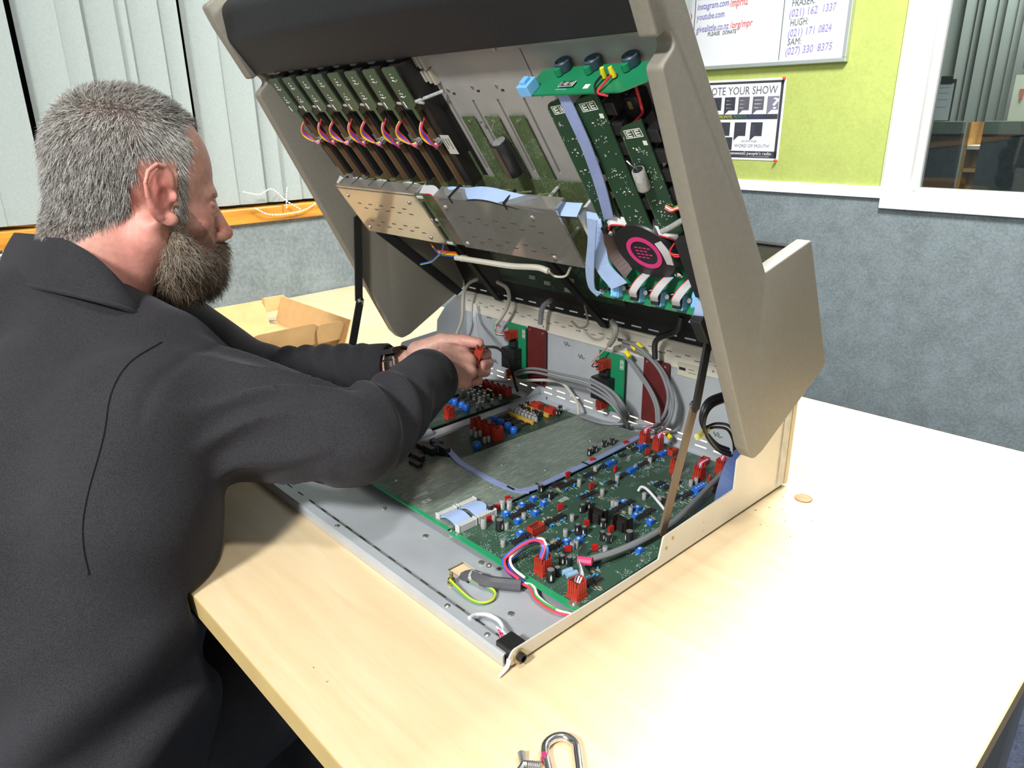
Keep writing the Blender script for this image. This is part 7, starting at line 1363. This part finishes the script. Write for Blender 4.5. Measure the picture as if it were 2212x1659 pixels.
Vb, Fb = polymesh(beard_sdf, HO + np.array((-0.11, -0.08, -0.19)), HO + np.array((0.12, 0.14, 0.01)), 0.0022)
qb = loc(Vb); gb_ = np.clip(0.25 + 0.4 * np.exp(-((qb[:, 1] + 0.07) / 0.03) ** 2) * (qb[:, 0] < 0.075), 0, 1)[:, None]
cbd = np.array((0.075, 0.048, 0.030)) * (1 - gb_) + np.array((0.17, 0.135, 0.10)) * gb_
beard = pch(np_mesh('beard', Vb, Fb, vcol_mat('beard_mass', 0.75, noise=0.35, nscale=260), None, cbd)); beard['label'] = 'full grizzled beard'
pts, nr = scatter(Vb, Fb, np.ones(len(Vb), bool), 15000); ql = loc(pts); cen = H(0.045, -0.07, 0)
if (nr * (pts - cen)).sum() < 0: nr = -nr
dn = -hu * 0.75 + hf * 0.28; flow = dn - nr * (nr @ dn)[:, None]; d_ = nr * 0.45 + flow * 0.9 + rng.normal(size=pts.shape) * 0.30; d_ /= np.linalg.norm(d_, axis=1)[:, None]
g_ = np.clip(0.26 + 0.42 * np.exp(-((ql[:, 1] + 0.065) / 0.035) ** 2) * (ql[:, 0] < 0.078) - 0.22 * np.clip((-ql[:, 1] - 0.10) / 0.03, 0, 1) + rng.normal(size=len(pts)) * 0.34, 0, 1)[:, None]
bc = np.array((0.11, 0.058, 0.030)) * (1 - g_) + np.array((0.56, 0.49, 0.39)) * g_
strands('beard_strands', pts - nr * 0.001, d_, rng.uniform(0.006, 0.016, len(pts)) * np.clip((-ql[:, 1] - 0.01) / 0.06, 0.35, 1), np.full(len(pts), 0.00034), bc, m_hair, beard, 4, bend=np.tile(dn * 0.3, (len(pts), 1)), curl=0.2)['kind'] = 'stuff'
# brows
pts = np.array([H(0.0835 - 0.0045 * (abs(l_) / 0.045) ** 2 * 2, -0.006 + rng.normal() * 0.0018 - 0.002 * (l_ < 0), l_) for l_ in np.concatenate([rng.uniform(0.010, 0.046, 130), -rng.uniform(0.010, 0.046, 130)])])
d_ = np.tile(hf * 0.6 + hu * 0.3, (len(pts), 1)) + rng.normal(size=pts.shape) * 0.35; d_ /= np.linalg.norm(d_, axis=1)[:, None]
strands('eyebrows', pts, d_, rng.uniform(0.004, 0.007, len(pts)), np.full(len(pts), 0.0003), np.tile(np.array((0.10, 0.06, 0.035)), (len(pts), 1)), m_hair, MAN, 2)['kind'] = 'stuff'
# ---- sweater
SR = np.array(BODY['shr']); ER = np.array(BODY['elr']); WR = np.array(BODY['wrr']); SL = np.array((-0.735, -0.03, 0.19)); EL = np.array(BODY['ell']); WL = np.array(BODY['wrl'])
def axis_t(P, a, b_): d = b_ - a; return np.clip((P - a) @ d / (d @ d), 0, 1)
def sweater_sdf(P):
    d = s_cone(P, (-0.362, -0.240, -0.46), (-0.362, -0.232, -0.06), 0.100, 0.096); d = smin(d, s_cone(P, (-0.362, -0.232, -0.06), (-0.380, -0.178, 0.055), 0.096, 0.084), 0.04); d = smin(d, s_cone(P, (-0.380, -0.178, 0.055), (-0.42, -0.135, 0.135), 0.084, 0.088), 0.04)
    d = smin(d, s_cone(P, (-0.50, -0.33, -0.46), (-0.50, -0.305, 0.0), 0.14, 0.138), 0.05); d = smin(d, s_cone(P, (-0.50, -0.305, 0.0), (-0.56, -0.135, 0.155), 0.138, 0.105), 0.05)
    d = smin(d, s_cone(P, (-0.61, -0.31, -0.46), (-0.62, -0.285, 0.0), 0.12, 0.12), 0.05); d = smin(d, s_cone(P, (-0.62, -0.285, 0.0), (-0.69, -0.095, 0.145), 0.12, 0.085), 0.05)
    d = smin(d, s_cone(P, (-0.655, -0.165, 0.20), (-0.60, -0.14, 0.19), 0.085, 0.07), 0.03); d = smin(d, s_cone(P, (-0.60, -0.135, 0.205), SR + np.array((-0.045, -0.005, 0.050)), 0.060, 0.060), 0.035); d = smin(d, s_cone(P, (-0.64, -0.125, 0.205), SL, 0.060, 0.062), 0.045)
    # near sleeve with its folds
    t1 = axis_t(P, SR, ER); t2 = axis_t(P, ER, WR)
    a1 = s_cone(P, SR, ER, 0.080, 0.0450); a2 = s_cone(P, ER, WR, 0.0450, 0.0385)
    rel = P - ER; d1_ = (ER - SR) / np.linalg.norm(ER - SR); up1 = np.array((0, 0, 1.0)) - d1_ * d1_[2]; up1 /= np.linalg.norm(up1); sd1 = np.cross(d1_, up1); th1 = np.arctan2((P - SR) @ sd1, (P - SR) @ up1)
    d2_ = (WR - ER) / np.linalg.norm(WR - ER); up2 = np.array((0, 0, 1.0)) - d2_ * d2_[2]; up2 /= np.linalg.norm(up2); sd2 = np.cross(d2_, up2); th2 = np.arctan2((P - ER) @ sd2, (P - ER) @ up2)
    ph1 = 4.5 * th1 + 7 * t1 + 0.7 * np.sin(9 * t1 + 2 * th1); fold1 = 0.0062 * (np.abs(np.sin(ph1)) * 2 - 1.2) * np.exp(-((t1 - 0.50) / 0.42) ** 2)
    fold2 = 0.0075 * np.sin(t2 * 24 + 3 * th2 + 0.6 * np.sin(13 * t2)) * np.exp(-((t2 - 0.25) / 0.28) ** 2) 
    a1 = a1 + fold1; a2 = a2 + fold2 * np.clip((0.93 - t2) / 0.12, 0, 1)
    ar = smin(a1, a2, 0.018); d = smin(d, ar, 0.026)
    # shoulder seam
    sp = (P - (SR + (ER - SR) * 0.16)) @ ((ER - SR) / np.linalg.norm(ER - SR)) + 0.12 * (P[:, 2] - 0.19)
    d = d + 0.0028 * np.exp(-(sp / 0.0035) ** 2) * (np.linalg.norm(P - SR, axis=1) < 0.125)
    # far sleeve
    t3 = axis_t(P, EL, WL)
    b1 = s_cone(P, SL, EL, 0.060, 0.044); b2 = s_cone(P, EL, WL, 0.044, 0.0360) + 0.0028 * np.sin(t3 * 42 + P[:, 2] * 60) * np.clip((0.92 - t3) / 0.1, 0, 1)
    d = smin(d, smin(b1, b2, 0.02), 0.02)
    # hanging folds of the front
    fl = 0.0105 * np.sin((P[:, 2] * 0.72 - P[:, 0] * 0.9 - P[:, 1] * 0.5) * 52 + 2.2 * np.sin(P[:, 2] * 9)) * np.clip((0.02 - P[:, 2]) / 0.12, 0, 1) * (P[:, 1] < -0.12)
    fl += 0.0035 * np.sin((P[:, 2] + P[:, 0] * 0.6) * 38 + 1.0) * np.exp(-((P[:, 2] - 0.05) / 0.06) ** 2) * (np.linalg.norm(P - SR, axis=1) > 0.09)
    d = d + fl
    # open cuffs and neck
    d = smax(d, (P - (WR + (WR - ER) * 0.035)) @ ((WR - ER) / np.linalg.norm(WR - ER)) - 0.0 + 1.0 * (np.linalg.norm(P - WR, axis=1) > 0.09) * -9, 0.002)
    d = smax(d, (P - (WL + (WL - EL) * 0.03)) @ ((WL - EL) / np.linalg.norm(WL - EL)) + 1.0 * (np.linalg.norm(P - WL, axis=1) > 0.09) * -9, 0.002)
    # table front: the cloth lies against the edge, never inside the top
    tb = np.maximum(np.abs(P[:, 2] + 0.011) - 0.016, -0.159 - P[:, 1]); d = smax(d, -tb, 0.004)
    return d
Vs, Fs = polymesh(sweater_sdf, (-0.90, -0.56, -0.46), (-0.10, 0.32, 0.33), 0.0042); Vs = relax(Vs, Fs, 2, 0.5)
m_knit = bpy.data.materials.new('charcoal_knit'); m_knit.use_nodes = True; nt = m_knit.node_tree; b = nt.nodes['Principled BSDF']; b.inputs['Roughness'].default_value = 0.95; b.inputs['Specular IOR Level'].default_value = 0.08
b.inputs['Sheen Weight'].default_value = 0.14; b.inputs['Sheen Roughness'].default_value = 0.45; b.inputs['Sheen Tint'].default_value = (0.5, 0.5, 0.55, 1)
tc = nt.nodes.new('ShaderNodeTexCoord'); n1 = nt.nodes.new('ShaderNodeTexNoise'); n1.inputs['Scale'].default_value = 900; n1.inputs['Detail'].default_value = 2; n2 = nt.nodes.new('ShaderNodeTexNoise'); n2.inputs['Scale'].default_value = 30; n2.inputs['Detail'].default_value = 5
for n_ in (n1, n2): nt.links.new(tc.outputs['Object'], n_.inputs['Vector'])
mxx = nt.nodes.new('ShaderNodeMath'); mxx.operation = 'MULTIPLY_ADD'; mxx.inputs[1].default_value = 0.9; n2.inputs['Scale'].default_value = 12; nt.links.new(n1.outputs[0], mxx.inputs[0]); m3 = nt.nodes.new('ShaderNodeMath'); m3.operation = 'MULTIPLY_ADD'; m3.inputs[1].default_value = 0.3; m3.inputs[2].default_value = 0.2; nt.links.new(n2.outputs[0], m3.inputs[0]); nt.links.new(m3.outputs[0], mxx.inputs[2])
rr = nt.nodes.new('ShaderNodeValToRGB'); rr.color_ramp.elements[0].position = 0.55; rr.color_ramp.elements[1].position = 1.05; rr.color_ramp.elements[0].color = (0.016, 0.0155, 0.017, 1); rr.color_ramp.elements[1].color = (0.040, 0.039, 0.044, 1)
nt.links.new(mxx.outputs[0], rr.inputs[0]); nt.links.new(rr.outputs[0], b.inputs['Base Color'])
bp = nt.nodes.new('ShaderNodeBump'); bp.inputs['Strength'].default_value = 0.35; bp.inputs['Distance'].default_value = 0.0012; nt.links.new(n1.outputs[0], bp.inputs['Height']); nt.links.new(bp.outputs[0], b.inputs['Normal'])
sweater = pch(np_mesh('sweater', Vs, Fs, m_knit, None)); sweater['label'] = 'dark charcoal knitted sweater'
# turned cuffs
for (e0, w0, r_, dd) in ((ER, WR, 0.0365, 0.030), (EL, WL, 0.0345, 0.026)):
    dv = (w0 - e0) / np.linalg.norm(w0 - e0); c0 = w0 + dv * (np.linalg.norm(w0 - e0) * dd - 0.002); u0 = np.cross(dv, (0, 0, 1)); u0 /= np.linalg.norm(u0); u1 = np.cross(dv, u0)
    pch(MB().lathe([(r_ - 0.006, 0.0035), (r_ - 0.004, 0.0055), (r_ + 0.0005, 0.0050), (r_ + 0.0030, 0.0015), (r_ + 0.0034, -0.010), (r_ + 0.0032, -0.024), (r_ + 0.001, -0.027), (r_ - 0.006, -0.026)], tuple(c0), tuple(dv), 36).build('cuff', m_knit, smooth=True), sweater)
# stitched seam where the near sleeve meets the shoulder: rays towards the arm axis find the cloth
from mathutils.bvhtree import BVHTree
bvh = BVHTree.FromPolygons([tuple(v) for v in Vs], [tuple(int(i) for i in f) for f in Fs])
dx_ = (ER - SR) / np.linalg.norm(ER - SR); nz_ = dx_ + np.array((0, 0, 0.25)); nz_ /= np.linalg.norm(nz_); ua = np.cross(nz_, (0, 0, 1)); ua /= np.linalg.norm(ua); ub = np.cross(ua, nz_); A0 = SR + dx_ * 0.020
seam = []
for k in range(49):
    a = 1.25 - 2.5 * k / 48; rad = ua * math.cos(a) + ub * math.sin(a)
    h_ = bvh.ray_cast(Vector(A0 + rad * 0.22), Vector(-rad), 0.22)
    if h_[0] is not None and (not seam or (h_[0] - seam[-1]).length < 0.03): seam.append(h_[0] + h_[1] * 0.0004)
if len(seam) > 6: pch(MB().tube(seam, 0.0016, 6, smooth=2).build('sleeve_seam', m_knit, smooth=True), sweater)
# stand-up collar: outer and inner skin
ct = [np.array(p_) for p_ in COLLAR_TOP]; cb2 = [np.array(p_) for p_ in COLLAR_BOT]; cen_t = np.mean(ct, 0)
T_ = [np.array(v_) for v_ in catmull([Vector(p_) for p_ in ct], 6, True)]; B2_ = [np.array(v_) for v_ in catmull([Vector(p_) for p_ in cb2], 6, True)]
n_ = len(T_); Vc = []; rows = 7
for r_ in range(rows):
    t = r_ / (rows - 1)
    for i in range(n_):
        out_ = (B2_[i] + T_[i]) / 2 - cen_t; out_[2] = 0; out_ /= np.linalg.norm(out_); Vc.append(B2_[i] * (1 - t) + T_[i] * t + out_ * 0.006 * math.sin(PI * t))
for r_ in range(rows):
    t = 1 - r_ / (rows - 1)
    for i in range(n_):
        out_ = (B2_[i] + T_[i]) / 2 - cen_t; out_[2] = 0; out_ /= np.linalg.norm(out_); Vc.append(B2_[i] * (1 - t) + T_[i] * t + out_ * (0.006 * math.sin(PI * t) - 0.0055) + np.array((0, 0, 0.001 * (1 - t))))
Fc = [[r_ * n_ + i, r_ * n_ + (i + 1) % n_, (r_ + 1) * n_ + (i + 1) % n_, (r_ + 1) * n_ + i] for r_ in range(2 * rows - 1) for i in range(n_)]
pch(np_mesh('collar', np.array(Vc), np.array(Fc), m_knit, None), sweater)
pch(MB().tube([tuple(p_) for p_ in B2_], 0.0028, 6, smooth=1, closed=True).build('collar_seam', m_knit, smooth=True), sweater)
# ---- trousers, shoes, stool
m_trs = M('black_trousers', (0.016, 0.016, 0.019), 0.9, noise=(60, 0.2))
def trs(P):
    d = s_ell(P, (-0.50, -0.36, -0.33), (0.19, 0.15, 0.11))
    for x, kx in ((-0.405, -0.375), (-0.60, -0.66)):
        a = s_cone(P, (x, -0.34, -0.30), (kx, 0.09, -0.16), 0.102, 0.080); a = smin(a, s_cone(P, (kx, 0.09, -0.17), (kx, 0.05, -0.655), 0.060, 0.046), 0.02); d = smin(d, a, 0.03)
    return d + 0.003 * np.sin(P[:, 1] * 50 + P[:, 2] * 45) * np.sin(P[:, 0] * 30)
Vp, Fp = polymesh(trs, (-0.80, -0.55, -0.70), (-0.20, 0.20, -0.06), 0.006); pch(np_mesh('trousers', relax(Vp, Fp, 2), Fp, m_trs, None))
for kx in (-0.375, -0.66):
    def shoe(P, kx=kx): return smax(smin(s_ell(P, (kx, 0.11, -0.70), (0.045, 0.13, 0.045)), s_cone(P, (kx, 0.05, -0.69), (kx, 0.05, -0.62), 0.045, 0.042), 0.03), ZF + 0.001 - P[:, 2], 0.003)
    V_, F_ = polymesh(shoe, (kx - 0.08, -0.06, -0.75), (kx + 0.08, 0.27, -0.56), 0.006); pch(np_mesh('shoe', V_, F_, m_black, None))
stl = empty('stool', (-0.50, -0.38, ZF)); tag(stl, 'round black stool under the seated man', 'stool'); bpy.context.view_layer.update()
def sch(o): o.parent = stl; o.matrix_parent_inverse = stl.matrix_world.inverted(); return o
sch(MB().lathe([(0.02, 0), (0.17, 0.0), (0.18, 0.02), (0.175, 0.05), (0.02, 0.055)], (-0.50, -0.38, -0.515), n=32).build('seat', m_black, smooth=True)); sch(MB().cyl((-0.50, -0.38, ZF + 0.04), (-0.50, -0.38, -0.515), 0.025, n=16).build('column', m_steel2, smooth=True))
for k in range(5): a = 2 * PI * k / 5; sch(MB().tube([(-0.50, -0.38, ZF + 0.06), (-0.50 + 0.22 * math.cos(a), -0.38 + 0.22 * math.sin(a), ZF + 0.025)], 0.018, 8, smooth=2).build('leg', m_black, smooth=True))
# ---- wristwatch on the far wrist
wa = np.array(LH['fore']); wb_ = np.array(LH['wrist']); ax = (wb_ - wa) / np.linalg.norm(wb_ - wa); wc = wb_ + ax * 0.014
wt = empty('wristwatch', tuple(wc)); tag(wt, 'brown leather strap watch on the man\'s left wrist', 'watch'); bpy.context.view_layer.update()
def wch(o): o.parent = wt; o.matrix_parent_inverse = wt.matrix_world.inverted(); return o
u_ = np.array(CAM_POS) - wc; u_ -= ax * (u_ @ ax); u_ /= np.linalg.norm(u_); v_ = np.cross(ax, u_)
def wring(r0, r1, hw, a0, a1, nm, mat, n=36):
    Vr = []; Fr = []
    for i in range(n + 1):
        a = a0 + (a1 - a0) * i / n; dd = u_ * math.cos(a) + v_ * math.sin(a)
        for (r_, w_) in ((r0, -hw), (r1, -hw), (r1, hw), (r0, hw)): Vr.append(wc + dd * r_ + ax * w_)
    for i in range(n):
        for k in range(4): Fr.append([i * 4 + k, i * 4 + (k + 1) % 4, i * 4 + 4 + (k + 1) % 4, i * 4 + 4 + k])
    wch(np_mesh(nm, np.array(Vr), np.array(Fr), mat, None))
wring(0.0262, 0.0292, 0.0090, 0, 2 * PI, 'strap', M('brown_leather', (0.030, 0.018, 0.014), 0.5, noise=(120, 0.4)))
def wbox(cu, cv, ca, du, dv, da, nm, mat):
    mb = MB(); c0 = wc + u_ * cu + v_ * cv + ax * ca; T4 = Matrix(((u_[0], v_[0], ax[0], c0[0]), (u_[1], v_[1], ax[1], c0[1]), (u_[2], v_[2], ax[2], c0[2]), (0, 0, 0, 1))); mb.T = T4; mb.cbox((0, 0, 0), (du, dv, da)); wch(mb.build(nm, mat, bevel=0.0008))
sgn_up = 1 if v_[2] > 0 else -1
wbox(0.020, 0.0225 * sgn_up, 0, 0.022, 0.0075, 0.022, 'watch_case', m_black); wbox(0.0275, 0.010 * sgn_up, 0, 0.003, 0.003, 0.021, 'buckle_bar', m_steel); wbox(0.0285, -0.004, 0.0095, 0.0035, 0.022, 0.0016, 'strap_keeper', m_steel2)
